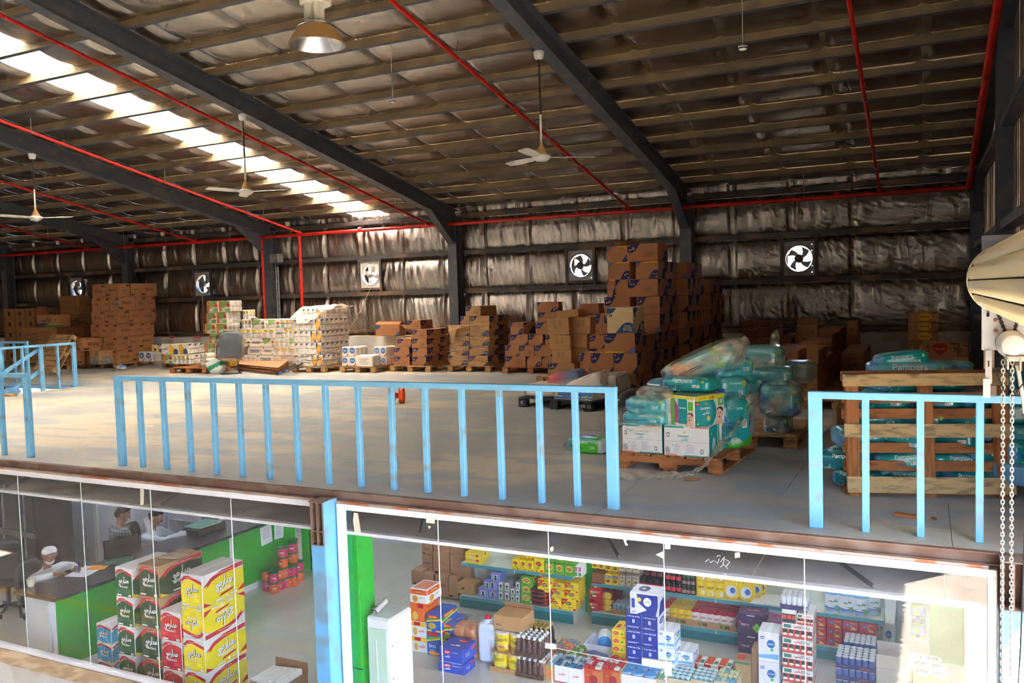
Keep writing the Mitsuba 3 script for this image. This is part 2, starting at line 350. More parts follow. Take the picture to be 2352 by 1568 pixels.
# rafters and columns (rolled steel, grey primer)
def ibeam(p0, p1, depth, width, tf=0.014, tw=0.01, up=(0, 0, 1)):
    """I section between two points along its top centre line, hanging below them."""
    g = G(); p0, p1 = np.asarray(p0, float), np.asarray(p1, float)
    d = p1 - p0; L = np.linalg.norm(d); d /= L
    u = np.asarray(up, float); w = np.cross(d, u); w /= np.linalg.norm(w); u = np.cross(w, d)
    R = np.stack([d, w, u], 1); m = (p0 + p1) / 2
    g.obox(m - u * tf / 2, (L, width, tf), R); g.obox(m - u * (depth - tf / 2), (L, width, tf), R); g.obox(m - u * depth / 2, (L, tw, depth - 2 * tf), R)
    return g
for k, x in enumerate(COLS):
    w = 0.2 if k < 5 else 0.16
    key = struct('ceiling_rafter')
    put(key, ibeam((x, 17.75, roof_z(17.75, 3.69)), (x, -1.9, roof_z(-1.9, 3.69)), 0.32, w), 'steel_grey')
    g = G().prism(Polygon([(17.62, 3.42 + 0.03), (17.62, 2.95), (17.52, 2.95), (16.55, roof_z(16.55, 3.39)), (16.55, roof_z(16.55, 3.39) + 0.05)]), (x + 0.006, 0, 0), (0, 1, 0), (0, 0, 1), 0.012, (0, 0, 0))
    part(key, 'haunch', g, 'steel_grey')
    g = G(); a, b = np.array([x, 17.5, 2.96]), np.array([x, 16.5, roof_z(16.5, 3.38)]); d = (b - a) / np.linalg.norm(b - a)
    R = np.stack([(1, 0, 0), d, np.cross((1, 0, 0), d)], 1); g.obox((a + b) / 2, (w * 0.9, np.linalg.norm(b - a), 0.014), R)
    part(key, 'haunch_flange', g, 'steel_grey')
    key = struct('wall_column')
    put(key, ibeam((x, 17.55, 0.0), (x, 17.55, 3.62), 0.3, 0.24 if k < 5 else 0.2, up=(0, -1, 0)), 'steel_grey')

# back wall: low masonry dado, foil between sheeting rails, holes for the extractor fans
FANS = [(1837, 594), (1338, 610), (857, 631), (473, 652), (184, 663)]
FC = [at(px, py, Y=17.95) for px, py in FANS]
FW, FH = 0.60, 0.66
dado = struct('wall_back')
xs = np.linspace(-34, XR, 120); top = 0.755 + 0.025 * (np_noise(np.stack([xs * 4, xs * 0, xs * 0], -1), 2) - 0.5)
n = len(xs); i = np.arange(n - 1)
g = G().add(np.vstack([np.stack([xs, xs * 0 + 17.66, xs * 0], -1), np.stack([xs, xs * 0 + 17.66, top], -1)]), np.stack([i, i + 1, n + i + 1, n + i], 1))
put(dado, g, 'plaster')
g = G().add(np.vstack([np.stack([xs, xs * 0 + 17.66, top], -1), np.stack([xs, xs * 0 + 18.1, top + .012], -1)]), np.stack([i, i + 1, n + i + 1, n + i], 1))
part(dado, 'dusty_ledge', g, 'ledge_dust')
q = sbox(-34.1, 0, XR + .1, 4.3)
for c in FC: q = q.difference(sbox(c[0] - FW / 2 + .04, c[2] - FH / 2 + .04, c[0] + FW / 2 - .04, c[2] + FH / 2 - .04))
part(dado, 'cladding', G().prism(q, (0, 18.14, 0), (1, 0, 0), (0, 0, 1), .03, (0, 0, 0)), 'lining')
GIRTS = [0.86, 1.78, 2.70, 3.58]
def wall_fn(x0, x1):
    def fn(X, Z):
        zz = np.array([0.72] + GIRTS[1:] + [4.0]); k = np.clip(np.searchsorted(zz, Z, side='right') - 1, 0, len(zz) - 2)
        ph = (Z - zz[k]) / (zz[k + 1] - zz[k])
        e = np.minimum(X - x0, x1 - X)
        wr = np_noise(np.stack([X * 8 + 2 * np_noise(np.stack([X * 2, Z * 2, 0 * X], -1), 3), Z * 1.6, k * 5.0], -1), 15) - 0.5
        fold = np_noise(np.stack([X * 26 + Z * 6, Z * 1.5, k * 3.0], -1), 21) - 0.5
        bulge = (0.10 + 0.05 * np_noise(np.stack([X * 0.7, k * 3.3, 0 * X], -1), 4)) * np.sin(np.pi * np.clip(ph, 0, 1)) ** 0.6
        crum = np.abs(np_noise(np.stack([X * 15 + Z * 9, Z * 15 - X * 7, 0 * X], -1), 31) - 0.5) * np.clip((X + 6) / 5, 0.15, 1)
        y = 18.0 - bulge * np.clip(e / 0.09, 0.72, 1) + 0.03 * wr * np.sin(np.pi * ph) + 0.010 * fold * (0.3 + ph ** 2) + 0.012 * np.exp(-(e / 0.03) ** 2) + 0.05 * crum
        return np.stack([X, y, Z], -1)
    return fn
we = list(np.arange(-34.0, XR + 0.1, 1.17)); we[-1] = XR + 0.05
for a, b in zip(we[:-1], we[1:]):
    v, f = grid(np.linspace(a, b, 40), np.linspace(0.72, 4.0, 96), wall_fn(a, b))
    cc = v[f].mean(1); keep = np.ones(len(f), bool)
    for c in FC: keep &= ~((abs(cc[:, 0] - c[0]) < FW / 2 - 0.03) & (abs(cc[:, 2] - c[2]) < FH / 2 - 0.03))
    part(dado, 'foil_sheet', G().add(v, f[keep][:, ::-1]), 'wall_foil')
for zg in GIRTS:
    for a, b in zip(COLS[:-1], COLS[1:]):
        g = G(); h = 0.1 if zg > 1 else 0.05
        g.box((a + 0.12, 17.80, zg), (b - 0.12, 17.808, zg + h)); g.box((a + 0.12, 17.80, zg), (b - 0.12, 18.0, zg + 0.008)); g.box((a + 0.12, 17.80, zg + h - 0.008), (b - 0.12, 18.0, zg + h))
        part(dado, 'sheeting_rail', g, 'girt_paint')
    g = G().box((-34, 17.80, zg), (COLS[0] - 0.12, 17.95, zg + h)); part(dado, 'sheeting_rail', g, 'girt_paint')

# right gable wall: corrugated lining with the big door opening in front of the shop
wr = struct('wall_right')
DOOR = (-3.6, 5.35, 1.25)
g = G()
def rw(y0, y1, z0, z1):
    ys = np.linspace(y0, y1, max(2, int(abs(y1 - y0) / 0.03)))
    v, f = grid(ys, np.array([0.0, 1.0]), lambda Y, Z: np.stack([XR + 0.03 + 0.022 * np.sin(Y * 34) + 0.02 * np_noise(np.stack([Y * 2, Z * 3, 0 * Y], -1), 8), Y, z0 + (np.minimum(z1, np.minimum(roof_z(Y, 3.9), roof_z(-2, 3.9) + (Y + 2) * TAN + 20 * (Y > -2))) - z0) * Z], -1))
    g.add(v, f)
rw(DOOR[1], 18.05, ZG, 9); rw(DOOR[0], DOOR[1], DOOR[2], 9); rw(-14, DOOR[0], ZG, 9)
mat('lining', principled(_paint(C(120, 98, 70), C(92, 78, 62), 0.35, 0.7, 2.0), 0.45, metallic=0.3))
put(wr, g, 'lining')
for y in (11.75, 5.75):
    key = struct('wall_column'); put(key, ibeam((0.86, y - 0.15, 0.0 if y > 6 else 1.3), (0.86, y - 0.15, roof_z(y, 3.62)), 0.3, 0.17, up=(0, -1, 0)), 'steel_grey')
for zg in (1.05, 2.3, 3.5):
    g = G().box((XR - 0.17, 5.5, zg), (XR - 0.02, 17.8, zg + 0.1)); part(wr, 'sheeting_rail', g, 'steel_grey')
# left and rear ends of the hall
g = G().box((-34.1, -14, ZG), (-34, 18.1, 8)); sobj('wall_left', g, 'lining')
g = G().box((-34, -14.1, ZG), (XR + 0.1, -14, 7)); sobj('wall_front', g, 'white_wall')
g = G().box((-34, -14, ZG - 0.1), (XR + 0.1, 18.1, ZG)); sobj('floor_hall', g, 'hall_concrete')
g = G().box((-14, 3.35, ZG), (XR - 0.3, 3.47, ZG + 0.002)); part('floor_hall', 'painted_line', g, 'line_yellow')
mat('line_yellow', principled(rgb(224, 176, 40), 0.6))

# mezzanine deck of chequer plates, with a stair opening at the left
OPEN = sbox(-18.5, 8.6, -16.4, 12.35)
deck = struct('floor_mezzanine')
y = 6.02
row = 0
while y < 17.9:
    y1 = min(y + 1.22, 17.95); x = -34.0 - (row % 2) * 1.2
    while x < XR:
        r_ = sbox(max(x, -34) + 0.002, y + 0.002, min(x + 2.44, XR) - 0.002, y1 - 0.002).difference(OPEN)
        if not r_.is_empty and r_.area > 0.01 and x + 2.44 > -34:
            lift = rng.uniform(0, 0.0015)
            part(deck, 'plate', G().prism(r_, (0, 0, -0.01 + lift), (1, 0, 0), (0, 1, 0), 0.008 + 0.002, (0, 0, 0)), 'floor_plate')
        x += 2.44
    y = y1; row += 1
g = G().prism(sbox(-34, 6.1, XR, 17.95).difference(OPEN), (0, 0, -0.10), (1, 0, 0), (0, 1, 0), 0.085, (0, 0, 0)); part(deck, 'slab', g, 'rust_steel')
# edge beam: channel with a lip, rusty below
g = G().box((-34, 6.02, -0.085), (XR, 6.06, 0.0)); g.box((-34, 5.985, -0.012), (XR, 6.03, -0.004)); g.box((-34, 5.985, -0.085), (XR, 6.03, -0.077)); part(deck, 'edge_channel', g, 'rust_steel')
g = G().box((-34, 5.97, -0.105), (XR - 0.62, 6.06, -0.0855)); part(deck, 'edge_plate', g, 'rust_band')
# ---------------------------------------------------------------- blue guard rails
def post_xs(pxs, y=6.2): return [at(p, 1010, Y=y)[0] for p in pxs]
def rail_run(key, xs, thick, y=6.2, h=0.965, x_end=None):
    """xs: post centres from left to right; thick: indices of the wide end posts."""
    for i, x in enumerate(xs):
        w = 0.045 if i in thick else 0.0235
        lean = (rng.uniform(-0.006, 0.006) if i not in thick else 0)
        g = G(); R = roty(lean / h)
        g.obox((x, y, (h - 0.045) / 2), (2 * w, 0.05, h - 0.045), R, b=0.004)
        part(key, 'post' if i in thick else 'baluster', g, 'rail_blue')
    x0, x1 = xs[0] - 0.045 if 0 in thick else xs[0] - 0.6, xs[-1] + (0.045 if len(xs) - 1 in thick else 0.9)
    part(key, 'top_rail', G().box((x0, y - 0.03, h - 0.05), (x1, y + 0.03, h), b=0.004), 'rail_blue')
k = thing('guard_rail', 'long blue steel guard rail along the middle of the mezzanine edge', 'railing')
rail_run(k, post_xs([279, 326, 380, 437, 495, 554, 616, 683, 752, 826, 902, 979, 1063, 1150, 1241, 1323, 1406]), (0, 16))
k = thing('guard_rail', 'short blue guard rail in front of the upright wooden pallet', 'railing')
rail_run(k, post_xs([1873, 1988, 2114, 2250]), (0,))
k = thing('guard_rail', 'blue guard rail cut by the left edge, nearest the empty gap', 'railing')
rail_run(k, [-10.95, -10.55, -10.15] + post_xs([9, 69]), (4,))
# stair rails
k = thing('stair_rail', 'blue rail beside the stair opening with slanting handrails going down', 'railing')
X0 = -16.36
for i, (y, w) in enumerate(((12.1, .045), (11.72, .022), (11.35, .045), (10.95, .022), (10.5, .022), (10.1, .022), (9.7, .022), (9.3, .022))):
    part(k, 'post' if w > .03 else 'baluster', G().obox((X0, y, 0.455), (0.05, 2 * w, 0.91), b=.004), 'rail_blue')
part(k, 'top_rail', G().box((X0 - .03, 8.6, .91), (X0 + .03, 12.145, .96), b=.004), 'rail_blue')
for dz in (0.0, -0.45):
    a, b = np.array([X0 - .06, 11.35, .86 + dz]), np.array([X0 - .06, 9.3, -0.25 + dz]); d = (b - a) / np.linalg.norm(b - a)
    part(k, 'handrail', G().obox((a + b) / 2, (.04, np.linalg.norm(b - a), .07), np.stack([(1, 0, 0), d, np.cross((1, 0, 0), d)], 1)), 'rail_blue')
k = thing('stair_rail', 'farther blue rail at the back of the stair opening by the leaning pallet', 'railing')
for i, x in enumerate((-18.5, -18.95, -19.4, -19.85, -20.3)):
    part(k, 'baluster' if i else 'post', G().obox((x, 12.5, .455), (.09 if i == 0 else .045, .05, .91), b=.004), 'rail_blue')
part(k, 'top_rail', G().box((-20.8, 12.47, .91), (-18.455, 12.53, .96), b=.004), 'rail_blue')
k = thing('staircase', 'blue steel staircase going down through the opening in the deck', 'staircase')
for i in range(9): part(k, 'tread', G().box((-18.45, 11.9 - .27 * i - .27, -.19 * (i + 1)), (-16.42, 11.9 - .27 * i, -.19 * (i + 1) + .02)), 'column_blue')
for x in (-18.47, -16.43): 
    a, b = np.array([x, 12.2, -.05]), np.array([x, 9.4, -2.0]); d = (b - a) / np.linalg.norm(b - a)
    part(k, 'stringer', G().obox((a + b) / 2, (.02, np.linalg.norm(b - a), .3), np.stack([(1, 0, 0), d, np.cross((1, 0, 0), d)], 1)), 'column_blue')
part(k, 'landing', G().box((-18.48, 11.9, -.03), (-16.41, 12.34, -.012)), 'column_blue')

# ---------------------------------------------------------------- red sprinkler pipes
HZ, HY = 3.43, 17.36
def coupling(g, p, d, r): g.tube([np.asarray(p) - np.asarray(d) * .04, np.asarray(p) + np.asarray(d) * .04], r * 1.25, 10)
k = thing('sprinkler_main', 'red header pipe running the whole length of the back wall under the roof', 'pipe')
g = G().tube([(-34, HY, HZ), (0.72, HY, HZ - .05)], .042, 12)
for x in (-30, -24.5, -18.2, -12.6, -6.8, -1.5): coupling(g, (x, HY, HZ), (1, 0, 0), .042)
part(k, 'run', g, 'red_pipe')
for x in (-27, -21, -16.9, -11.9, -8.3, -2.1):
    part(k, 'hanger', G().tube([(x, HY, HZ - .06), (x, HY, roof_z(HY, 3.75))], .006, 6).tube([(x, HY + .055 * math.cos(t), HZ + .055 * math.sin(t)) for t in np.linspace(0, 2 * math.pi, 13)], .006, 6), 'galvanised')
BR = [((212, 578), 'red branch pipe far at the left, nearest the left roof corner', 7), ((450, 555), 'red branch pipe running up from the header above the carton stacks at the left', 7), ((695, 538), 'red branch pipe joining the header above the white tissue stacks', 3.5), ((985, 509), 'red branch pipe beside the roof light strip', 3.5), ((1448, 478), 'red branch pipe behind the middle ceiling fan', 2.5), ((2021, 446), 'red branch pipe at the right, over the nappy pallets', 2.5)]
dirb = np.array([0, -math.cos(.1952), math.sin(.1952)])
for (px, py), lab, y_end in BR:
    x = at(px, py, Y=HY)[0]; p0 = np.array([x, HY - .03, HZ]); L = (HY - y_end) / math.cos(.1952)
    k = thing('sprinkler_branch', lab, 'pipe')
    g = G().tube([p0, p0 + dirb * L], .027, 10); coupling(g, p0 + dirb * .1, dirb, .034)
    for s in np.arange(2.6, L, 3.0): coupling(g, p0 + dirb * s, dirb, .027)
    part(k, 'run', g, 'red_pipe')
    for s in np.arange(1.4, L, 3.0):
        q = p0 + dirb * s
        part(k, 'hanger', G().tube([q + (0, 0, .03), q + (0, 0, .24)], .005, 6).tube([q + np.array([.04 * math.cos(t), 0, .04 * math.sin(t)]) for t in np.linspace(0, 2 * math.pi, 11)], .005, 6), 'galvanised')
k = thing('sprinkler_main', 'thick red pipe climbing along the right wall below the roof', 'pipe')
p0 = np.array([.72, HY, HZ - .05]); dd = np.array([0, -math.cos(.195), math.sin(.195)])
g = G().tube([p0, p0 + dd * 16], .05, 12); coupling(g, p0 + dd * .15, dd, .05); coupling(g, p0 + dd * 4.2, dd, .05); part(k, 'run', g, 'red_pipe')
for s in (2.5, 6.2): part(k, 'hanger', G().tube([p0 + dd * s, p0 + dd * s + (0, 0, .45)], .006, 6), 'galvanised')
for x, lab in ((-15.79, 'thin red drop pipe in front of the grey column behind the tissue stack'), (-14.52, 'bright red drop pipe falling behind the wrapped tissue pallet')):
    r = .032 if x < -15 else .042
    obj('sprinkler_drop', lab, 'pipe', G().tube([(x, HY, HZ), (x, HY, .3), (x, HY, .02)], r, 10), 'red_pipe')
k = thing('conduit', 'grey conduits and a junction box on the column behind the tissue stack', 'conduit')
for d in (0, .07): part(k, 'pipe', G().tube([(-15.47 + d, 17.5, .6), (-15.47 + d, 17.5, 2.62)], .022, 8), 'galvanised')
part(k, 'junction_box', G().box((-15.5, 17.3, 2.72), (-15.2, 17.5, 2.95), b=.01), 'galvanised')

# ---------------------------------------------------------------- ceiling fans
def ceiling_fan(x, y, z, top, a0, lab):
    k = thing('ceiling_fan', lab, 'ceiling fan', 'ceiling fans')
    part(k, 'canopy', G().lathe([(.0, .0), (.055, .01), (.075, .1), (.03, .14), (0, .14)], (x, y, top - .16), 16, C(225, 222, 214)), 'satin')
    part(k, 'extension_rod', G().tube([(x, y, top - .1), (x, y, z + .52)], .013, 8), 'dark_metal')
    part(k, 'down_rod', G().tube([(x, y, z + .56), (x, y, z + .14)], .016, 8, C(226, 222, 212)), 'satin')
    part(k, 'hub_cover', G().lathe([(.085, .02), (.075, .05), (.022, .17), (.016, .2)], (x, y, z), 20, C(178, 142, 92)), 'matte')
    part(k, 'motor', G().lathe([(0, -.05), (.07, -.05), (.09, -.035), (.125, 0), (.125, .022), (.08, .04), (0, .04)], (x, y, z), 24, C(222, 220, 214)), 'satin')
    for i in range(3):
        a = a0 + i * 2 * math.pi / 3; R = rotz(a)
        g = G(); w = np.array([.04, .062, .075, .07, .055]); l = np.array([.12, .25, .45, .65, .72]); tw = .2
        v = []
        for wi, li in zip(w, l):
            for sgn in (-1, 1): v.append([li, sgn * wi, .005 + sgn * wi * tw])
        v = np.array(v); vt = np.vstack([v, v - [0, 0, .006]]) @ R.T + (x, y, z)
        f = [[2 * i_, 2 * i_ + 2, 2 * i_ + 3, 2 * i_ + 1] for i_ in range(4)]; n_ = len(v)
        ff = f + [[q + n_ for q in r_[::-1]] for r_ in f] + [[2 * i_, 2 * i_ + n_, 2 * i_ + 2 + n_, 2 * i_ + 2] for i_ in range(4)] + [[2 * i_ + 1, 2 * i_ + 3, 2 * i_ + 3 + n_, 2 * i_ + 1 + n_] for i_ in range(4)]
        g.add(vt, ff, C(224, 220, 208)); part(k, 'blade', g, 'satin', smooth=False)
ceiling_fan(-4.55, 10.36, 3.50, roof_z(10.36, 3.42), math.radians(26 + 8), 'ceiling fan with white rod hanging in the middle, left of the right rafter')
ceiling_fan(-10.1, 10.79, 3.53, roof_z(10.79, 3.42), math.radians(26 - 8), 'ceiling fan hanging in front of the bright roof light strip')
ceiling_fan(-15.8, 11.03, 3.49, roof_z(11.03, 3.42), math.radians(26 + 2), 'ceiling fan cut by the left edge of the picture')

# ---------------------------------------------------------------- high-bay lamp, off
L0 = at(728, 104, Y=5.9)
k = thing('high_bay_lamp', 'industrial lamp with dusty bell reflector hanging at the top', 'lamp')
x, y, z = L0
g = G().lathe([(.238, 0), (.243, .004), (.15, .15), (.145, .155)], L0, 40); part(k, 'reflector_outside', g, 'lamp_dust')
g = G().lathe([(.238, .0), (.235, .002), (.145, .148), (.06, .152), (0, .152)][::-1], L0, 40); part(k, 'reflector', g, 'lamp_reflector')
mat('lamp_dust', principled(_paint(C(166, 128, 72), C(150, 140, 120), .55, .8, 30), .85))
part(k, 'collar', G().lathe([(.152, 0), (.155, .012), (.13, .028), (.1, .03)], L0 + (0, 0, .148), 32), 'chrome')
for dx, dy in ((-.045, -.03), (.045, -.02), (0, .05)):
    a = np.linspace(0, 2 * np.pi, 48, endpoint=False); rr = np.where(np.arange(48) % 2, .043, .035)
    part(k, 'heat_sink', G().prism(Polygon(np.stack([rr * np.cos(a), rr * np.sin(a)], 1)), L0 + (dx, dy, .17), (1, 0, 0), (0, 1, 0), .19, C(196, 190, 174)), 'satin', smooth=False)
part(k, 'housing', G().lathe([(0, 0), (.125, 0), (.135, -.004), (.135, .14), (.12, .15), (0, .15)], L0 + (0, 0, .345), 32, C(206, 202, 184)), 'satin')
part(k, 'label', G().box(L0 + (.06, -.137, .40), L0 + (.11, -.12, .46), C(120, 130, 140)), 'satin')
part(k, 'hook', G().tube([L0 + (0, 0, .49), L0 + (0, 0, roof_z(y, 3.75) - z)], .008, 6), 'galvanised')

# smoke detectors, hanging tags
for (px, py, Y, lab) in ((902, 233, 10.2, 'small white smoke detector under the roof left of the middle fan'), (1706, 111, 9.0, 'small white smoke detector under the dark right roof bay')):
    p = at(px, py, Y=Y); k = thing('smoke_detector', lab, 'smoke detector')
    part(k, 'body', G().lathe([(0, -.02), (.03, -.02), (.048, 0), (.05, .02), (0, .025)], p, 20, C(224, 224, 218)), 'satin')
    part(k, 'vent', G().lathe([(.043, -.008), (.05, 0), (.05, .006)], p + (0, 0, -.001), 20, C(60, 60, 60)), 'satin')
    part(k, 'rod', G().tube([p, (p[0], p[1], roof_z(Y, 3.74))], .004, 6, C(190, 190, 185)), 'satin')

# ---------------------------------------------------------------- extractor fans in the back wall
for i, c in enumerate(FC):
    x, z = c[0], c[2]; y = 17.84
    lab = ['extractor fan at the right, above the nappy pallets', 'extractor fan left of the tallest brown carton stack', 'bright dusty extractor fan below the end of the roof light', 'extractor fan above the tall tissue stack', 'extractor fan half hidden by the left carton stack'][i]
    k = thing('extractor_fan', lab, 'extractor fan')
    col = C(150, 148, 144) if i != 2 else C(214, 204, 186)
    q = sbox(x - FW / 2, z - FH / 2, x + FW / 2, z + FH / 2).difference(disc(x, z, .265, q=12))
    for ax in (-.245, .245):
        for az in (-.28, -.15, .15, .28): q = q.difference(disc(x + ax, z + az, .012, q=2))
    part(k, 'mounting_plate', G().prism(q, (0, y, 0), (1, 0, 0), (0, 0, 1), -.012 if False else .012, col), 'satin', smooth=False)
    Rf = rotx(math.pi / 2)
    part(k, 'ring', G().lathe([(.262, -.1), (.258, .02), (.268, .03), (.28, .02), (.272, -.1)], (x, y, z), 36, tuple(np.array(col) * .9), Rf), 'satin')
    for b in range(4):
        a = b * math.pi / 2 + .5 + i; v = []
        for t, r_ in enumerate(np.linspace(.06, .245, 6)):
            sp = .55 * (r_ - .06) / .185
            for s_ in (-.42, .42): v.append([r_ * math.cos(a + sp + s_ * .8), r_ * math.sin(a + sp + s_ * .8), s_ * .09])
        v = np.array(v) @ Rf.T + (x, y + .05, z)
        part(k, 'blade', G().add(v, [[2 * t, 2 * t + 2, 2 * t + 3, 2 * t + 1] for t in range(5)], C(120, 112, 104) if i != 2 else C(206, 190, 168)), 'satin')
    part(k, 'motor', G().lathe([(0, .1), (.07, .09), (.085, .06), (.085, -.05), (0, -.05)][::-1], (x, y + .02, z), 20, C(96, 92, 90) if i != 2 else C(196, 186, 170), Rf), 'satin')
    for a in (.78, 2.36, 3.93, 5.5): part(k, 'guard_wire', G().tube([(x + .05 * math.cos(a), y - .06, z + .05 * math.sin(a)), (x + .19 * math.cos(a), y - .05, z + .19 * math.sin(a)), (x + .29 * math.cos(a), y - .01, z + .29 * math.sin(a))], .004, 5, C(110, 106, 100)), 'satin')
    zb, zt = 1.88, 2.70
    for sx in (-1, 1): part(k, 'upright', G().box((x + sx * (FW / 2 + .03) - .03, 17.79, zb), (x + sx * (FW / 2 + .03) + .03, 17.86, zt)), 'girt_paint')
    for zz in (z - FH / 2 - .03, z + FH / 2 + .03): part(k, 'crossbar', G().box((x - FW / 2, 17.79, zz - .025), (x + FW / 2, 17.86, zz + .025)), 'girt_paint')
for i in (1, 2, 3):
    c = FC[i]; p0 = (c[0] + .05, 17.75, c[2] - .33); e = (c[0] - .5, 17.2, .7) if i == 2 else (c[0] + .02, 17.74, .8)
    m = [(np.array(p0) * (1 - t) + np.array(e) * t) + np.array([0, 0, -.12 * math.sin(t * math.pi)]) * (i == 2) for t in np.linspace(0, 1, 8)]
    obj('fan_cable', ['', 'thin cable hanging from the fan left of the tall carton stack', 'pale cable slanting down from the bright dusty fan', 'thin cable hanging down from the fan above the tissue stack'][i], 'cable', G().tube(m, .008, 5, C(190, 168, 130)), 'matte')

# ---------------------------------------------------------------- roller shutter at the right: drum, end plate, chain gear
k = thing('roller_shutter', 'cream roller shutter rolled up on its drum at the right edge', 'roller shutter')
DX, DZ, DY = .42, 1.707, 5.6
nl = 14
for i in range(nl):
    a0, a1 = 2 * math.pi * i / nl, 2 * math.pi * (i + 1) / nl
    t = np.linspace(0, 1, 6); rad = .186 + .014 * np.sin(np.pi * t); aa = a0 + (a1 - a0) * (t * .9 + .05)
    prof = np.stack([DX + rad * np.cos(aa), DZ + rad * np.sin(aa)], 1)
    prof = np.vstack([prof, [DX + .178 * math.cos(a1), DZ + .178 * math.sin(a1)]])
    v = np.vstack([np.stack([prof[:, 0], np.full(7, yy), prof[:, 1]], 1) for yy in (1.2, DY - .03)]); j = np.arange(6)
    part(k, 'slat', G().add(v, np.stack([j, j + 1, j + 8, j + 7], 1), C(224, 204, 158)), 'satin')
    if i % 1 == 0:
        am = (a0 + a1) / 2
        part(k, 'slat_end', G().obox((DX + .182 * math.cos(am), DY - .035, DZ + .182 * math.sin(am)), (.012, .03, .045), roty(-am), C(40, 36, 32)), 'matte')
part(k, 'barrel', G().tube([(DX, 1.2, DZ), (DX, DY, DZ)], .15, 24, C(120, 112, 100)), 'matte')
part(k, 'rim', G().lathe([(.192, 0), (.202, .0), (.202, .02), (.192, .02)], (DX, DY - .02, DZ), 40, C(232, 218, 184), rotx(math.pi / 2)), 'satin')
q = sbox(.3, 1.295, .80, 1.96).difference(sbox(.325, 1.49, .34, 1.545)).difference(disc(.37, 1.47, .008)).difference(disc(.37, 1.41, .008))
part(k, 'end_plate', G().prism(q, (0, DY + .04, 0), (1, 0, 0), (0, 0, 1), .012, C(176, 180, 188)), 'satin', smooth=False)
g = G()
for z_ in (1.47, 1.41): g.lathe([(0, .014), (.01, .012), (.012, 0)][::-1], (.371, DY + .028, z_), 10, C(150, 110, 86), rotx(math.pi / 2))
part(k, 'bolt', g, 'satin')
part(k, 'gear_case', G().lathe([(0, .17), (.054, .168), (.062, .155), (.066, .12), (.078, .11), (.08, .02), (.06, 0)][::-1], (.447, DY + .03, 1.333), 28, C(190, 190, 188), rotx(math.pi / 2)), 'satin')
part(k, 'gear_bracket', G().box((.41, 5.45, 1.245), (.50, 5.6, 1.275), C(170, 168, 160), b=.006).box((.415, 5.44, 1.2), (.425, 5.56, 1.26), C(150, 148, 140)).box((.475, 5.44, 1.19), (.485, 5.56, 1.26), C(150, 148, 140)), 'satin')
def chain(g, pts, step, r, w, l, col):
    pts = np.asarray(pts, float); seg = np.linalg.norm(np.diff(pts, axis=0), axis=1); cum = np.r_[0, np.cumsum(seg)]
    for i, s_ in enumerate(np.arange(0, cum[-1], step)):
        p = np.array([np.interp(s_, cum, pts[:, j]) for j in range(3)]); q = np.array([np.interp(min(s_ + .01, cum[-1]), cum, pts[:, j]) for j in range(3)])
        d = (q - p) / (np.linalg.norm(q - p) + 1e-9) if np.linalg.norm(q - p) > 1e-6 else np.array([0, 0, -1.0])
        b_ = np.array([1.0, 0, 0]) if abs(d[0]) < .9 else np.array([0, 1.0, 0]); o = np.cross(d, b_); o /= np.linalg.norm(o); b_ = np.cross(o, d)
        side = b_ if i % 2 == 0 else o
        ang = np.linspace(0, 2 * np.pi, 9)
        loop = [p + d * (l / 2) * math.sin(t) * (1.0) + side * (w / 2) * math.cos(t) for t in ang]
        g.tube(loop, r, 5, col, cap=False)
g = G(); chain(g, [(.36, DY + .02, 1.62), (.385, DY + .02, 1.5), (.42, DY + .02, 1.40)], .012, .004, .014, .02, C(60, 50, 46)); part(k, 'drive_chain', g, 'satin')
g = G(); chain(g, [(.50, DY + .02, 1.60), (.485, DY + .02, 1.5), (.465, DY + .02, 1.40)], .012, .004, .014, .02, C(60, 50, 46)); part(k, 'drive_chain', g, 'satin')
for p0, p1 in (((2304, 832), (2298, 1568)), ((2325, 832), (2315, 1568))):
    a = at(*p0, Y=5.5); b = np.array([a[0] - .004, 5.5, -2.2])
    g = G(); chain(g, [a, b], .0235, .0034, .017, .034, C(176, 172, 160)); part(k, 'hand_chain', g, 'satin', kind='stuff')
g = G(); g.prism(sbox(.318, 1.1, .352, 1.295).difference(sbox(.33, 1.2, .338, 1.235)), (0, 5.62, 0), (1, 0, 0), (0, 0, 1), .006, C(172, 172, 176)); g.box((.306, 5.6, 1.02), (.344, 5.61, 1.13), C(196, 190, 182)); g.box((.345, 5.6, 1.03), (.375, 5.62, 1.09), C(96, 76, 66))
part(k, 'guide_strap', g, 'satin')
part(k, 'brace', G().tube([(.47, 5.5, 1.22), (.505, 5.55, 1.0), (.515, 5.6, .94)], .012, 6, C(170, 166, 158)), 'satin')
for d, c_ in ((0, C(30, 30, 34)), (.012, C(40, 40, 44))):
    obj('door_cable', ['thin dark cable looped below the shutter gear', 'thin dark cable hanging beside the hand chains'][int(d > 0)], 'cable', G().tube([(.36, 5.5, 1.2), (.40, 5.48, 1.08), (.45, 5.47, 1.05), (.50, 5.5, 1.12), (.515, 5.52, 1.2)] if d == 0 else [(.512, 5.5, 1.33), (.515, 5.48, .6), (.49, 5.5, -.4), (.455, 5.52, -1.2), (.42, 5.55, -2.0)], .004, 5, c_), 'matte')
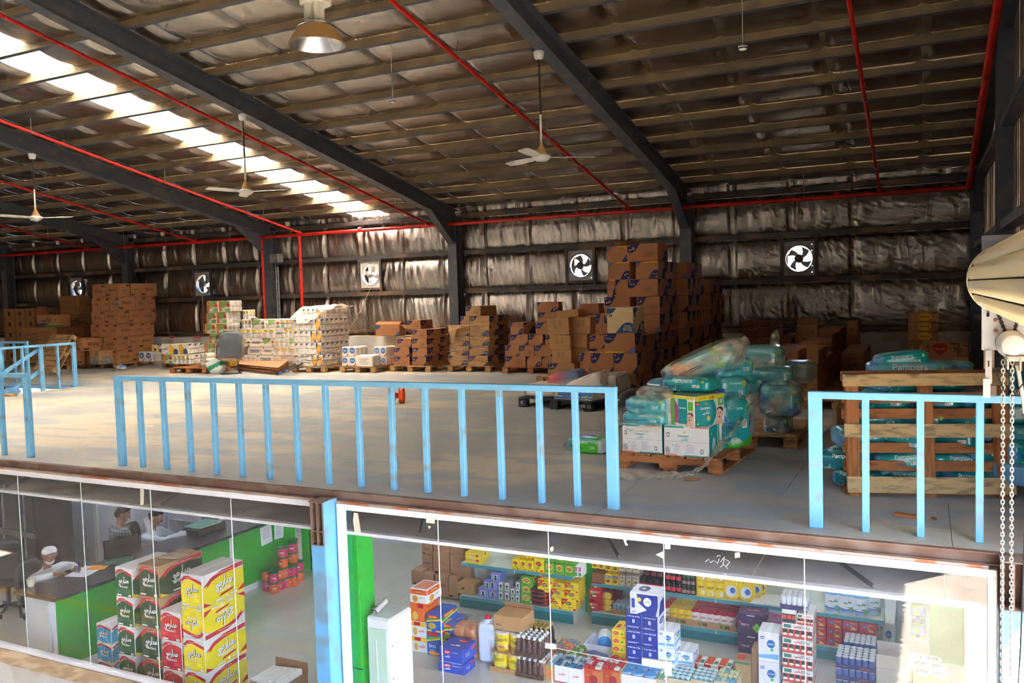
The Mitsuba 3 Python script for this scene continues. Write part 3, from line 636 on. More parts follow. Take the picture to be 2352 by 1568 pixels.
# ---------------------------------------------------------------- shop front under the deck: columns, frames, panes, false ceiling
def hollow_column(n, lab, x0, x1, y0, y1, ztop, zslot, label_group=None):
    k = thing(n, lab, 'column')
    part(k, 'shaft', G().box((x0, y0, ZG), (x1, y1, zslot), b=.003), 'column_blue')
    g = G(); t = .012
    for xa in (x0, (x0 + x1) / 2 - t / 2, x1 - t): g.box((xa, y0, zslot), (xa + t, y1 - .02, ztop))
    g.box((x0, y1 - .03, zslot), (x1, y1, ztop)); g.box((x0, y0, zslot), (x1, y1, zslot + .006)); g.box((x0 - .01, y0 - .01, ztop - .008), (x1 + .01, y1, ztop))
    part(k, 'cut_channel', g, 'rust_steel'); return k
k = hollow_column('blue_column', 'blue steel column between the two shop windows with open rusty top', -4.865, -4.725, 5.80, 5.99, -.06, -.45)
part(k, 'web', G().box((-4.865, 5.81, -.335), (-4.73, 5.98, -.32)), 'rust_steel')
part(k, 'flange', G().box((-4.725, 5.80, ZG), (-4.715, 5.99, -.06)), 'column_blue')
k = hollow_column('blue_column', 'blue steel column right of the shop window with black hollow top', .42, .545, 5.82, 5.99, 0, -.305)
part(k, 'rusty_channel', G().box((.55, 5.80, ZG), (.75, 5.98, -.01)), 'rust_steel')
ZS = -2.2   # sill
def window(n, x0, x1, seams, z0, z1):
    k = struct(n)
    f = .052
    part(k, 'frame', G().box((x0, 5.955, z1 - f), (x1, 6.035, z1), b=.004), 'white_aluminium')
    part(k, 'frame', G().box((x0, 5.955, z0), (x1, 6.035, z0 + .04), b=.004), 'white_aluminium')
    for a in (x0, x1 - f): part(k, 'frame', G().box((a, 5.955, z0), (a + f, 6.035, z1 - f), b=.004), 'white_aluminium')
    xs = [x0 + f] + seams + [x1 - f]
    for a, b in zip(xs[:-1], xs[1:]):
        part(k, 'pane', (np.array([[a + .002, 5.995, z0 + .04], [b - .002, 5.995, z0 + .04], [b - .002, 5.995, z1 - f], [a + .002, 5.995, z1 - f]]), np.array([[0, 1, 2, 3]])), 'window_glass', smooth=False)
    for s_ in seams: part(k, 'joint', G().box((s_ - .003, 5.991, z0 + .04), (s_ + .003, 5.999, z1 - f)), 'pane_joint')
    return k
mat('pane_joint', principled(rgb(206, 214, 212), .2, specular=.6))
w2 = window('window_2', -16.0, -4.90, [-15, -13.9, -12.9, -11.9, -11.3, -10.23, -9.17, -8.12, -7.07, -5.985], ZS, -.105)
w3 = window('window_3', -4.70, .405, [-3.675, -2.665, -1.735, -.745], ZG + .02, -.105)
# low sill wall below the left window
g = G().box((-16, 5.72, ZG), (-4.88, 6.06, ZS - .012)); sill = sobj('wall_sill', g, 'plaster')
xs = np.linspace(-16, -4.88, 160); v, f = grid(xs, np.array([5.70, 5.78, 5.86, 5.955]), lambda X, Y: np.stack([X, Y + .008 * (np_noise(np.stack([X * 9, Y * 9, 0 * X], -1), 3) - .5) * (Y < 5.75), ZS - .004 + .012 * (np_noise(np.stack([X * 7, Y * 20, 0 * X], -1), 6) - .5)], -1))
part(sill, 'dust_crust', G().add(v, f), 'ledge_dust')
# false ceiling of the shop, seen from above through the top of the panes, with its white edge trim
ZC = -.385
fc = struct('ceiling_shop')
ys = np.arange(6.12, 14.0, .62)
for xa in np.arange(-16, .3, 1.24):
    for ya in ys[:3]:
        part(fc, 'tile', G().box((xa + .003, ya + .003, ZC), (min(xa + 1.237, .42), ya + .617, ZC + .012)), 'ceiling_tile')
g = G().box((-16, 7.98, ZC), (.42, 13.0, ZC + .012)); part(fc, 'tile_field', g, 'ceiling_tile')
mat('ceiling_tile', principled(_paint(C(176, 172, 164), C(138, 128, 112), .4, .7, 1.6), .9))
for xa, xb in ((-16, -4.9), (-4.7, .4)): part(fc, 'edge_trim', G().box((xa, 6.04, ZC - .014), (xb, 6.10, ZC + .016), b=.003), 'white_aluminium')
for xa in (-9.8, -7.3, -4.2, -2.4, -.6): part(fc, 'stay', G().obox((xa, 6.6, ZC + .05), (.012, 1.2, .03), rotz(.5)), 'girt_paint')
# daylight tubes in the false ceiling of the shop
mat('lamp_frame', principled(rgb(220, 220, 220), .4))
for i, (xa, ya) in enumerate(((-10.6, 8.2), (-7.4, 8.2), (-10.6, 11.2), (-7.4, 11.2), (-3.6, 8.6), (-.9, 8.6), (-3.6, 11.4), (-.9, 11.4))):
    k = thing('ceiling_lamp', 'square lamp in the false ceiling of the shop, hidden from here', 'lamp', 'lamps in the shop ceiling')
    part(k, 'frame', G().box((xa - .31, ya - .31, ZC - .014), (xa + .31, ya - .28, ZC)).box((xa - .31, ya + .28, ZC - .014), (xa + .31, ya + .31, ZC)).box((xa - .31, ya - .28, ZC - .014), (xa - .28, ya + .28, ZC)).box((xa + .28, ya - .28, ZC - .014), (xa + .31, ya + .28, ZC)), 'lamp_frame')
    kk = part(k, 'diffuser', (np.array([[xa - .28, ya - .28, ZC - .008], [xa - .28, ya + .28, ZC - .008], [xa + .28, ya + .28, ZC - .008], [xa + .28, ya - .28, ZC - .008]]), np.array([[0, 1, 2, 3]])), 'lamp_frame', smooth=False)
    scene[kk]['emitter'] = {'type': 'area', 'radiance': {'type': 'rgb', 'value': [SHOP * .92, SHOP, SHOP * 1.1]}}
# shop shell
g = G().box((-16, 6.06, ZG), (.42, 13.0, ZG + .004)); sobj('floor_shop', g, 'shop_tile')
sobj('wall_shop_back', G().box((-16, 13.0, ZG), (.5, 13.1, ZC)), 'white_wall')
sobj('wall_shop_left', G().box((-16.1, 6.06, ZG), (-16, 13.1, ZC)), 'white_wall')
sobj('wall_shop_right', G().box((.42, 6.06, ZG), (.5, 13.1, ZC)), 'white_wall')
# ---------------------------------------------------------------- goods: cartons with printed faces, tissue bales, nappy packs, pallets
KRAFT = C(168, 116, 76); KRAFT2 = C(180, 138, 92); KRAFT3 = C(148, 102, 64)
NAVY = C(36, 44, 92); INK = C(40, 32, 30)
def swoosh(w, h, t=.42, d=.5):
    """Tab in the upper left corner with a curved lower edge."""
    a = [(0, h), (t * w, h)]
    for k in np.linspace(0, 1, 8): a.append((t * w * (1 - k) ** 1.2 * .95 + .0 * w, h - d * h * (1 - (1 - k) ** 2) ** .8 * (1 if k < 1 else 1)))
    a = [(0, h), (t * w, h), (t * w * .82, h - d * h * .38), (t * w * .62, h - d * h * .78), (t * w * .42, h - d * h * .98), (t * w * .2, h - d * h), (0, h - d * h * .86)]
    return Polygon(a)
def lines(x0, y0, x1, n, dy, r):
    return unary_union([rect(x0, y0 - k * dy, x0 + (x1 - x0) * r.uniform(.6, 1), y0 - k * dy - dy * .45) for k in range(n)])
def rot180(g, w, h): return shapely.affinity.rotate(g, 180, origin=(w / 2, h / 2))
def st_smile(w, h, r):
    L = []
    t = shapely.affinity.skew(text2d('Smile', False), 12)
    L.append((fit(t, w=w * .55, cx=w * .5, cy=h * .48), INK))
    lx, ly = (w * .86, h * .84)
    leaf = unary_union([shapely.affinity.rotate(disc(lx + dx, ly, .035, .016), a) for dx, a in ((-.05, 60), (0, 90), (.045, 120))])
    L.append((leaf, INK)); L.append((lines(w * .06, h * .95, w * .2, 1, .02, r), INK)); L.append((lines(w * .7, h * .08, w * .9, 1, .016, r), INK))
    return L
def st_fine(w, h, r, word=None, plain=False):
    L = [(swoosh(w, h, .46 if w < .45 else .42, .5), NAVY)]
    word = word or r.choice(['fine', 'fayn'])
    g = ARABIC['fayn'] if word == 'fayn' else text2d('fine', False)
    L.append((fit(g, w=w * .2, cx=w * .15, cy=h * .74), C(206, 160, 112)))
    L.append((disc(w * .07, h * .9, .012), C(214, 170, 122)))
    k = r.random()
    if plain: return L
    if k < .55: L.append((lines(w * .56, h * .52, w * .92, 6, h * .05, r), tuple(np.array(KRAFT) * .62)))
    else:
        L.append((Polygon([(w, 0), (w, h * .38), (w * .76, 0)]), NAVY)); L.append((lines(w * .08, h * .16, w * .4, 1, h * .06, r), tuple(np.array(KRAFT) * .55)))
    return L
def st_classic(w, h, r):
    L = [(swoosh(w, h, .44, .5), NAVY), (fit(ARABIC['fayn'] if r.random() < .5 else text2d('fine', False), w=w * .2, cx=w * .15, cy=h * .74), C(206, 160, 112)), (disc(w * .07, h * .9, .014), C(214, 170, 122))]
    L.append((Polygon([(w, 0), (w, h * .42), (w * .70, 0)]), C(190, 54, 48))); L.append((Polygon([(w, 0), (w, h * .34), (w * .76, 0)]), C(60, 120, 160)))
    L.append((rect(w * .02, h * .015, w * .62, h * .085), C(206, 164, 40))); L.append((fit(text2d('classic', False), w=w * .2, cx=w * .45, cy=h * .18), tuple(np.array(KRAFT) * .5)))
    return L
def st_fine_side(w, h, r):
    L = [(swoosh(w, h, .55, .62), NAVY), (fit(text2d('fine', False), w=w * .26, cx=w * .2, cy=h * .7), C(150, 116, 84))]
    if r.random() < .5: L.append((Polygon([(w, 0), (w, h * .4), (w * .7, 0)]), NAVY))
    L.append((fit(text2d('8005', True), w=w * .25, cx=w * .52, cy=h * .4), tuple(np.array(KRAFT) * .45)))
    return L
def st_plain(w, h, r):
    L = [(rect(w * .25, h * .3, w * .75, h * .9).difference(rect(w * .255, h * .305, w * .745, h * .895)), tuple(np.array(KRAFT2) * .6))]
    for a in (.3, .53): L.append((lines(w * a, h * .84, w * (a + .17), 5, h * .09, r), tuple(np.array(KRAFT2) * .62)))
    L.append((fit(text2d('2+4', False), w=w * .1, cx=w * .42, cy=h * .38), INK)); return L
def st_text(w, h, r):
    L = [(fit(ARABIC['bambers'], w=w * .5, cx=w * .52, cy=h * .4), INK), (lines(w * .3, h * .7, w * .7, 1, h * .06, r), INK), (fit(text2d('14x6', False), w=w * .25, cx=w * .6, cy=h * .92), INK), (lines(w * .3, h * .16, w * .6, 1, h * .05, r), INK)]
    return L
def st_small(w, h, r): return [(lines(w * .3, h * .55, w * .7, 2, h * .1, r), tuple(np.array(KRAFT3) * .5)), (fit(text2d('4', False), h=h * .16, cx=w * .86, cy=h * .82), INK)]
def st_circle(w, h, r): return [(disc(w * .6, h * .5, min(w, h) * .22, q=6).difference(disc(w * .6, h * .5, min(w, h) * .16)), INK), (disc(w * .6, h * .5, min(w, h) * .13), NAVY), (rect(w * .1, h * .05, w * .16, h * .95), tuple(np.array(KRAFT3) * .45))]
def st_none(w, h, r): return []

def faces(x0, x1, y0, y1, z0, z1):
    return {'f': ((x0, y0, z0), (1, 0, 0), (0, 0, 1), x1 - x0, z1 - z0), 'r': ((x1, y0, z0), (0, 1, 0), (0, 0, 1), y1 - y0, z1 - z0), 't': ((x0, y0, z1), (1, 0, 0), (0, 1, 0), x1 - x0, y1 - y0)}
def carton_mesh(x0, x1, y0, y1, z0, z1, front, side=None, col=KRAFT, flip=False, sflip=None, r=rng, top=None):
    g = G().box((x0, y0, z0), (x1, y1, z1), jit(col, .07, r), b=.006)
    F = faces(x0, x1, y0, y1, z0, z1)
    for nm, st, fl in (('f', front, flip), ('r', side, flip if sflip is None else sflip), ('t', top, False)):
        if st is None: continue
        o, ex, ey, w, h = F[nm]
        ms = {'m': 0}
        for q, c in st(w, h, r):
            q = q.intersection(rect(.004, .004, w - .004, h - .004))
            if fl: q = rot180(q, w, h)
            ms['m'] += 1; g.poly(q, o, ex, ey, c, .0012 + .0006 * ms['m'])
    return g
def turn(g, c, R):
    """Turns a mesh about the point c."""
    v, f, k = g.arr(); o = G(); return o.add((v - c) @ np.asarray(R).T + c, f, k)
def carton(lab, x0, x1, y0, y1, z0, z1, front=st_none, side=None, col=KRAFT, flip=False, group=None, yaw=0, tilt=0, tape=True, flaps=None, name='carton', cat='carton', sflip=None, r=rng, mat_='matte', top=None):
    g = carton_mesh(x0, x1, y0, y1, z0, z1, front, side, col, flip, sflip, r, top)
    c = np.array([(x0 + x1) / 2, (y0 + y1) / 2, z0]); R = rotz(yaw) @ roty(tilt)
    def T_(m): return turn(m, c, R) if yaw or tilt else m
    k = thing(name, lab, cat, group)
    if not (tape or flaps): put(k, T_(g), mat_); return k
    part(k, 'body', T_(g), mat_)
    if tape:
        ym = (y0 + y1) / 2; tc = tuple(np.array(col) * 1.12)
        t = G()
        if x1 - x0 > y1 - y0: t.box((x0, ym - .025, z1), (x1, ym + .025, z1 + .001), tc).box((x1, ym - .025, z1 - .06), (x1 + .001, ym + .025, z1), tc)
        else: t.box(((x0 + x1) / 2 - .025, y0, z1), ((x0 + x1) / 2 + .025, y1, z1 + .001), tc).box(((x0 + x1) / 2 - .025, y0 - .001, z1 - .06), ((x0 + x1) / 2 + .025, y0, z1), tc)
        part(k, 'tape', T_(t), 'satin')
    if flaps:
        for side_, ang, ln in flaps:
            t = G(); h_ = ln
            if side_ == 'f': P = [(x0, y0, z1), (x1, y0, z1)]; d = np.array([0, -math.cos(ang), math.sin(ang)])
            elif side_ == 'b': P = [(x0, y1, z1), (x1, y1, z1)]; d = np.array([0, math.cos(ang), math.sin(ang)])
            elif side_ == 'r': P = [(x1, y0, z1), (x1, y1, z1)]; d = np.array([math.cos(ang), 0, math.sin(ang)])
            else: P = [(x0, y0, z1), (x0, y1, z1)]; d = np.array([-math.cos(ang), 0, math.sin(ang)])
            P = np.array(P, float); n_ = np.cross(P[1] - P[0], d); n_ = n_ / np.linalg.norm(n_) * .004
            q = np.array([P[0], P[1], P[1] + d * h_, P[0] + d * h_]); v = np.vstack([q, q + n_])
            t.add(v, [[0, 1, 2, 3], [7, 6, 5, 4], [0, 4, 5, 1], [1, 5, 6, 2], [2, 6, 7, 3], [3, 7, 4, 0]], jit(tuple(np.array(col) * 1.05)))
            part(k, 'flap', T_(t), 'matte', smooth=False)
    return k
def survey(l, c, yt, yb, Y, r=None, z0=None, D=.35):
    """Box extents in metres from where the photograph shows its front left edge l, its near right corner c, the end of its right face r and its height on the plane Y."""
    ym = (yt + yb) / 2
    xr = at(c, ym, Y=Y)[0]; xl = at(l, ym, Y=Y)[0]
    za, zb = at(c, yb, Y=Y)[2], at(c, yt, Y=Y)[2]
    d = at(r, ym, X=xr)[1] - Y if r else D
    if z0 is not None: zb += (z0 - za) * 0; za = z0
    return xl, xr, Y, Y + d, za, zb
WOODS = ['pallet_wood', 'pallet_orange', 'pallet_pale', 'pallet_black']
def pallet(lab, x0, y0, w, d, wood='pallet_wood', style='block', yaw=0, h=.14, R=None, o=None, boards=7):
    """Pallet in its own frame (front left bottom corner at the origin), then turned by R and moved to o."""
    k = thing('pallet', lab, 'pallet')
    R = rotz(yaw) if R is None else R; o = np.array([x0, y0, 0.0]) if o is None else np.asarray(o, float)
    def P(n, lo, hi, ax):
        lo, hi = np.array(lo, float), np.array(hi, float); lo += [rng.uniform(-.002, .002)] * 3
        part(k, n, G().obox(R @ ((lo + hi) / 2) + o, hi - lo, R, b=.004), f'{wood}_{ax}')
    t = .02
    if style == 'block':
        for j in range(3):
            yy = [0, d / 2 - .05, d - .1][j]
            for i in range(3):
                xx = [0, w / 2 - .07, w - .14][i]; P('block', (xx, yy, .02), (xx + .14, yy + .1, h - .04), 'x')
        for i in range(3): xx = [0, w / 2 - .06, w - .12][i]; P('bearer', (xx, 0, h - .04), (xx + .12, d, h - .02), 'y'); P('bottom_board', (xx, 0, 0), (xx + .12, d, .02), 'y')
        for j in range(boards): bw = d / boards; P('deck_board', (0, j * bw + .01, h - t), (w, (j + 1) * bw - .01, h), 'x')
    else:
        for j in range(3):
            yy = [0, d / 2 - .02, d - .045][j]
            q = rect(0, 0, w, h - .04).difference(sbox(w * .14, -.01, w * .40, .035).buffer(.015)).difference(sbox(w * .60, -.01, w * .86, .035).buffer(.015))
            part(k, 'stringer', (lambda g_: turn_move(g_, R, o))(G().prism(q, (0, yy + .045, .02), (1, 0, 0), (0, 0, 1), .045, (0, 0, 0))), f'{wood}_x')
        for j in range(boards): bw = w / boards; P('deck_board', (j * bw + .008, -.005, h - t), ((j + 1) * bw - .012, d + .005, h), 'y')
        for xx in (0, w / 2 - .05, w - .1): P('bottom_board', (xx, 0, 0), (xx + .1, d, .02), 'y')
    return k
def turn_move(g, R, o):
    v, f, c = g.arr(); return G().add(v @ np.asarray(R).T + o, f, c)

WHITE = C(232, 224, 210)
def pr_green(w, h, r): return [(rect(0, h * .02, w * .22, h * .98), C(206, 58, 44)), (Polygon([(w * .24, h), (w * .95, h), (w * .7, h * .55), (w * .3, h * .3), (w * .24, h * .5)]), C(138, 176, 92)), (disc(w * .78, h * .6, w * .13), C(206, 70, 60)), (rect(w * .55, h * .04, w * .95, h * .32), C(150, 186, 110)), (fit(text2d('FRESH', True), h=w * .16, cx=w * .11, cy=h * .5, rot=90), C(240, 210, 90))]
def pr_green2(w, h, r): return [(Polygon([(w * .05, h * .95), (w * .7, h * .95), (w * .45, h * .5), (w * .1, h * .3)]), C(150, 186, 110)), (disc(w * .82, h * .55, w * .09), C(206, 70, 70)), (rect(w * .72, h * .05, w * .95, h * .3), C(140, 180, 100))]
def pr_roll(w, h, r): return [(rect(w * .2, h * .62, w * .8, h * .86), C(222, 186, 50)), (lines(w * .25, h * .5, w * .75, 3, h * .14, r), C(150, 166, 184)), (Polygon([(0, h), (w * .3, h), (0, h * .8)]), C(70, 80, 130))]
def pr_coco(w, h, r): return [(fit(text2d('coco', True), w=w * .6, cx=w * .5, cy=h * .5), C(70, 84, 130)), (Polygon([(0, h), (w * .22, h), (0, h * .78)]), C(70, 80, 130)), (Polygon([(w, h * .02), (w * .55, h * .02), (w, h * .2)]), C(130, 170, 100))]
def pr_orange(w, h, r): return [(Polygon([(0, h * .95), (w * .4, h * .95), (w * .1, h * .55), (0, h * .6)]), C(72, 82, 130)), (disc(w * .55, h * .45, w * .42, h * .4), C(228, 156, 52)), (disc(w * .5, h * .5, w * .25, h * .2), C(236, 190, 90)), (Polygon([(w, h * .05), (w, h * .42), (w * .55, h * .05)]), C(72, 82, 130))]
def pr_navy(w, h, r): return [(Polygon([(w * .1, h * .96), (w * .75, h * .96), (w * .2, h * .72)]), C(84, 96, 140)), (rect(w * .02, h * .05, w * .09, h * .9), C(214, 150, 120)), (lines(w * .25, h * .5, w * .75, 2, h * .16, r), C(176, 180, 196))]
def pr_blue(w, h, r): return [(disc(w * .5, h * .62, w * .36, h * .3), C(86, 120, 176)), (fit(text2d('fine', True), w=w * .4, cx=w * .5, cy=h * .62), C(214, 222, 236)), (Polygon([(0, h * .05), (w * .6, h * .05), (w, h * .45), (w, h * .3), (w * .7, h * .02)]), C(196, 86, 86))]
def pr_grey(w, h, r): return [(lines(w * .2, h * .7, w * .8, 4, h * .15, r), C(190, 176, 176))]
def pr_yellow(w, h, r): return [(Polygon([(0, h), (w * .25, h), (w * .9, h * .3), (w * .8, 0), (w * .1, 0)]), C(222, 176, 60)), (disc(w * .72, h * .25, w * .24), C(80, 84, 120))]
def bale(lab, x0, x1, y0, y1, z0, z1, nf, ns, nz, ff, fs, col=WHITE, yaw=0, tilt=0, group=None, film_=False, r=rng, name='tissue_bale', cat='tissue pack', amp=.0):
    """A wrapped bale of nf x ns x nz packs; ff and fs give the print of each front and side column."""
    k = thing(name, lab, cat, group); c = np.array([(x0 + x1) / 2, (y0 + y1) / 2, z0]); R = rotz(yaw) @ roty(tilt)
    w, d, h = (x1 - x0) / nf, (y1 - y0) / ns, (z1 - z0) / nz
    for i in range(nf):
        for j in range(ns):
            if i < nf - 1 and j > 0: continue
            g = G()
            for m in range(nz):
                e = .0
                a = np.array([x0 + i * w, y0 + j * d, z0 + m * h]); b = a + [w, d, h]
                g.box(a + .001, b - .001, jit(col, .04, r), b=min(.022, .2 * min(w, d, h)))
            if j == 0 and ff[i % len(ff)] is not None:
                for n_, (q, cc) in enumerate(ff[i % len(ff)](w, z1 - z0, r)): g.poly(q.intersection(rect(.01, .012, w - .01, z1 - z0 - .012)), (x0 + i * w, y0, z0), (1, 0, 0), (0, 0, 1), cc, .001 + .0007 * n_)
            if i == nf - 1 and fs[j % len(fs)] is not None:
                for n_, (q, cc) in enumerate(fs[j % len(fs)](d, z1 - z0, r)): g.poly(q.intersection(rect(.01, .012, d - .01, z1 - z0 - .012)), (x1, y0 + j * d, z0), (0, 1, 0), (0, 0, 1), cc, .001 + .0007 * n_)
            part(k, 'pack', turn(g, c, R) if yaw or tilt else g, 'satin')
    return k

def label_on(c, size, R, e, shape, col, lift=.012):
    """A flat print shape (metres, centred) laid on the front of a soft bag."""
    a, b, h = np.asarray(size) / 2; g = G(); R = np.eye(3) if R is None else np.asarray(R)
    for q in getattr(shape, 'geoms', [shape]):
        if q.is_empty or q.geom_type != 'Polygon': continue
        v, f = trimesh.creation.triangulate_polygon(q.segmentize(.04), engine='earcut'); v = np.asarray(v)[:, :2]; f = np.asarray(f)
        A, B_, D_ = v[f[:, 0]], v[f[:, 1]], v[f[:, 2]]
        f = np.where(((B_ - A)[:, 0] * (D_ - A)[:, 1] - (B_ - A)[:, 1] * (D_ - A)[:, 0] < 0)[:, None], f[:, ::-1], f)
        x, z = np.clip(v[:, 0] / a, -.97, .97), np.clip(v[:, 1] / h, -.97, .97)
        y = -b * np.clip(1 - np.abs(x) ** (2 / e) - np.abs(z) ** (2 / e), .0, 1) ** (e / 2) - lift
        g.add(np.stack([x * a, y, z * h], 1) @ R.T + np.asarray(c, float), f, col)
    return g

def blob(c, size, R=None, e=.45, col=(.5, .5, .5), n=(14, 20), amp=.03, seed=0, print_=None):
    """A soft bag: a superellipsoid, dented by noise. print_(u, v) -> colour by direction, or None."""
    th = np.linspace(-np.pi / 2, np.pi / 2, n[0]); ph = np.linspace(0, 2 * np.pi, n[1], endpoint=False)
    s = lambda a, p: np.sign(a) * np.abs(a) ** p
    Tm, Pm = np.meshgrid(th, ph, indexing='ij')
    v = np.stack([s(np.cos(Tm), e) * s(np.cos(Pm), e), s(np.cos(Tm), e) * s(np.sin(Pm), e), s(np.sin(Tm), e)], -1).reshape(-1, 3)
    nn = meshkit.fbm(v * 1.7 + seed * 7.3, 3, seed) - .5
    v = v * (1 + amp * 4 * nn[:, None])
    i, j = np.meshgrid(np.arange(n[0] - 1), np.arange(n[1]), indexing='ij'); i, j = i.ravel(), j.ravel()
    f = np.stack([i * n[1] + j, i * n[1] + (j + 1) % n[1], (i + 1) * n[1] + (j + 1) % n[1], (i + 1) * n[1] + j], 1)
    cl = np.asarray(col, float)
    if print_ is not None: cl = np.array([print_(*p) or col for p in v])
    V = v * (np.asarray(size) / 2)
    if R is not None: V = V @ np.asarray(R).T
    return G().add(V + np.asarray(c, float), f, cl)
# ---------------------------------------------------------------- upstairs, left: cartons on pallets
SM_L, SM_S, SM_H = .53, .352, .363
xc, yc, zc = -19.90, 16.0, .14
pallet('pallet under the tall carton stack printed with black leaves', -21.05, 15.98, 1.15, 1.3, 'pallet_wood')
for row in range(6):
    z0 = zc + row * SM_H; xr = xc + .05 * row; long_front = row % 2 == 1
    if long_front: fr, sd = [SM_L, SM_L], [SM_S, SM_S, SM_L]
    else: fr, sd = [SM_S, SM_S, SM_S], [SM_L, SM_S, SM_S]
    pos = f'{ord_(row)} layer from the bottom of the tall leaf-printed stack'
    x = xr
    for i, w in enumerate(fr):
        gap = .012 if i else 0
        if row in (0, 1) and i > (0 if row == 0 else 0): break
        carton('brown carton, ' + (['front corner', 'left of the front corner', 'leftmost at the front'][i]) + ', ' + pos, x - w, x - gap, yc, yc + (sd[0] if i == 0 else SM_S), z0, z0 + SM_H - .002, st_smile, st_smile if i == 0 else None, flip=rng.random() < .35, sflip=rng.random() < .3, tape=False, group='leaf-printed cartons')
        x -= w + .01
    y = yc + sd[0]
    for j, d in enumerate(sd[1:]):
        y += rng.choice([.004, .012, .03 if j == 0 else .004])
        carton('brown carton, ' + ['middle', 'rear'][j] + ' of the right side, ' + pos, xr - SM_S * 1.2, xr - rng.uniform(0, .02), y, y + d, z0, z0 + SM_H - .002, None, st_smile, sflip=rng.random() < .35, tape=False, group='leaf-printed cartons')
        y += d
obj('torn_tape', 'blue scrap of tape stuck to the corner of the tall leaf-printed stack', 'tape', G().obox((-19.74, 15.985, 1.75), (.12, .004, .06), roty(.6), C(60, 150, 180)).obox((-19.66, 15.98, 1.80), (.05, .02, .04), roty(.3), C(90, 170, 196)), 'satin')
# pallet with open cartons in front of it
pallet('pallet with the open carton and the flower-printed box at the left', -22.3, 15.35, 1.35, 1.0, 'pallet_wood')
carton('brown carton with leaf print, left one on the pallet behind the stair rail', *survey(142, 178, 803, 838, 15.4, 195, z0=.14), st_smile, st_smile, flip=True, tape=True)
x0, x1, y0, y1, z0, z1 = survey(207, 227, 806, 838, 15.55, 260, z0=.14)
def st_flower(w, h, r):
    L = []
    for i in range(26): L.append((disc(r.uniform(.05, .95) * w, r.uniform(.3, .95) * h, .014, q=2), r.choice([C(196, 96, 110), C(90, 130, 90), C(200, 150, 60), C(90, 140, 150)])))
    for i in range(3): L.append((disc(w * (.18 + .32 * i), h * .16, .05), C(92, 132, 150)))
    L.append((fit(text2d('Ulker', True), w=w * .55, cx=w * .5, cy=h * .5), C(80, 150, 160))); return L
carton('small box covered with coloured flowers on the left pallet', x0, x1, y0, y1, z0, z1, st_flower, st_flower, KRAFT2, tape=False, flaps=[('f', 2.4, .1), ('b', 2.2, .1)])
xs_ = survey(176, 191, 776, 804, 15.45, 237)
carton('open empty carton with upside-down print on top of the left pallet', xs_[0], xs_[1], xs_[2], xs_[3], .51, .51 + xs_[5] - xs_[4], st_smile, st_smile, flip=True, tape=False, flaps=[('b', 1.2, .12), ('l', .2, .1)])
carton('plain brown carton behind the flower-printed box', -20.86, -20.42, 15.75, 16.1 - .12, .14, .50, None, None, tape=False)
# film-wrapped stacks
def wrapped(labs, px_l, px_c, px_r, rows, Y, zb, ztop, nx, ny, st, film_x, film_lab, cols=KRAFT3):
    xr = at(px_c, 800, Y=Y)[0]; xl = at(px_l, 800, Y=Y)[0]; yb = at(px_r, 800, X=xr)[1]
    h = (ztop - zb) / rows; n = 0
    for row in range(rows):
        for i in range(nx):
            a, b = xl + (xr - xl) * i / nx, xl + (xr - xl) * (i + 1) / nx
            carton(f'{labs}, {ord_(i)} from the left in {ord_(row)} layer', a + .003, b - .003, Y, Y + (yb - Y) / ny, zb + row * h, zb + (row + 1) * h - .002, st, st if i == nx - 1 else None, cols, tape=False, group=labs)
        for j in range(1, ny):
            carton(f'{labs}, right side {ord_(j)} from the front in {ord_(row)} layer', xr - .4, xr - .003, Y + (yb - Y) * j / ny + .003, Y + (yb - Y) * (j + 1) / ny - .003, zb + row * h, zb + (row + 1) * h - .002, None, st, cols, tape=False, group=labs)
    return xl, xr, Y, yb
def wrap_sheet(lab, xl, xr, Y, yb, z0, z1, bul=.012, seed=1, mat_='stretch_film', n='stretch_wrap', dip=.0):
    """Film wound round the front and the right side: overlapping crinkled bands with bare gaps between them."""
    r = random.Random(seed); g = G(); L1, L2 = xr - xl, yb - Y
    for q in range(int(38 * (L1 + L2) * (z1 - z0) / 1.5)):
        s0 = r.uniform(-.1, L1 + L2 - .1); ln_ = r.uniform(.15, .8); zc_ = r.uniform(z0, z1 - dip * abs(math.sin(s0 * 1.3 + seed))); hh = r.uniform(.006, .03); sl = r.uniform(-.18, .18)
        s = np.clip(np.linspace(s0, s0 + ln_, 14), 0, L1 + L2); u = np.linspace(-.5, .5, 4)
        out = bul + .004 + .006 * np.sin(np.linspace(0, r.uniform(5, 14), 14))[:, None] + .006 * np.cos(u * math.pi)[None]
        S_ = s[:, None] + 0 * u
        x = np.where(S_ < L1, xl + S_, xr + out); y = np.where(S_ < L1, Y - out, Y + S_ - L1)
        z = zc_ + sl * (s - s0)[:, None] + hh * u[None] * (1 - np.abs(np.linspace(-1, 1, 14)) ** 3)[:, None]
        i, j = np.meshgrid(np.arange(13), np.arange(3), indexing='ij'); i, j = i.ravel(), j.ravel()
        g.add(np.stack([x, y, z], -1).reshape(-1, 3), np.stack([i * 4 + j, (i + 1) * 4 + j, (i + 1) * 4 + j + 1, i * 4 + j + 1], 1))
    return obj(n, lab, 'plastic film', g, 'crinkled_film')
mat('crinkled_film', film(.3, (150, 140, 124), .03))
e = wrapped('film-wrapped low carton behind the stair rail', 50, 132, 196, 4, 15.95, .14, 1.16, 2, 3, st_small, 0, '')
wrap_sheet('stretch film around the low left carton stack', *e[:2], e[2], e[3], .1, 1.0, seed=3)
pallet('pallet under the film-wrapped low stack', e[0], 15.95, e[1] - e[0], 1.2, 'pallet_wood')
e = wrapped('film-wrapped tall carton at the far left wall', 143, 186, 214, 5, 17.0 - .1, .15, 2.05, 1, 2, st_small, 0, '', C(140, 98, 60))
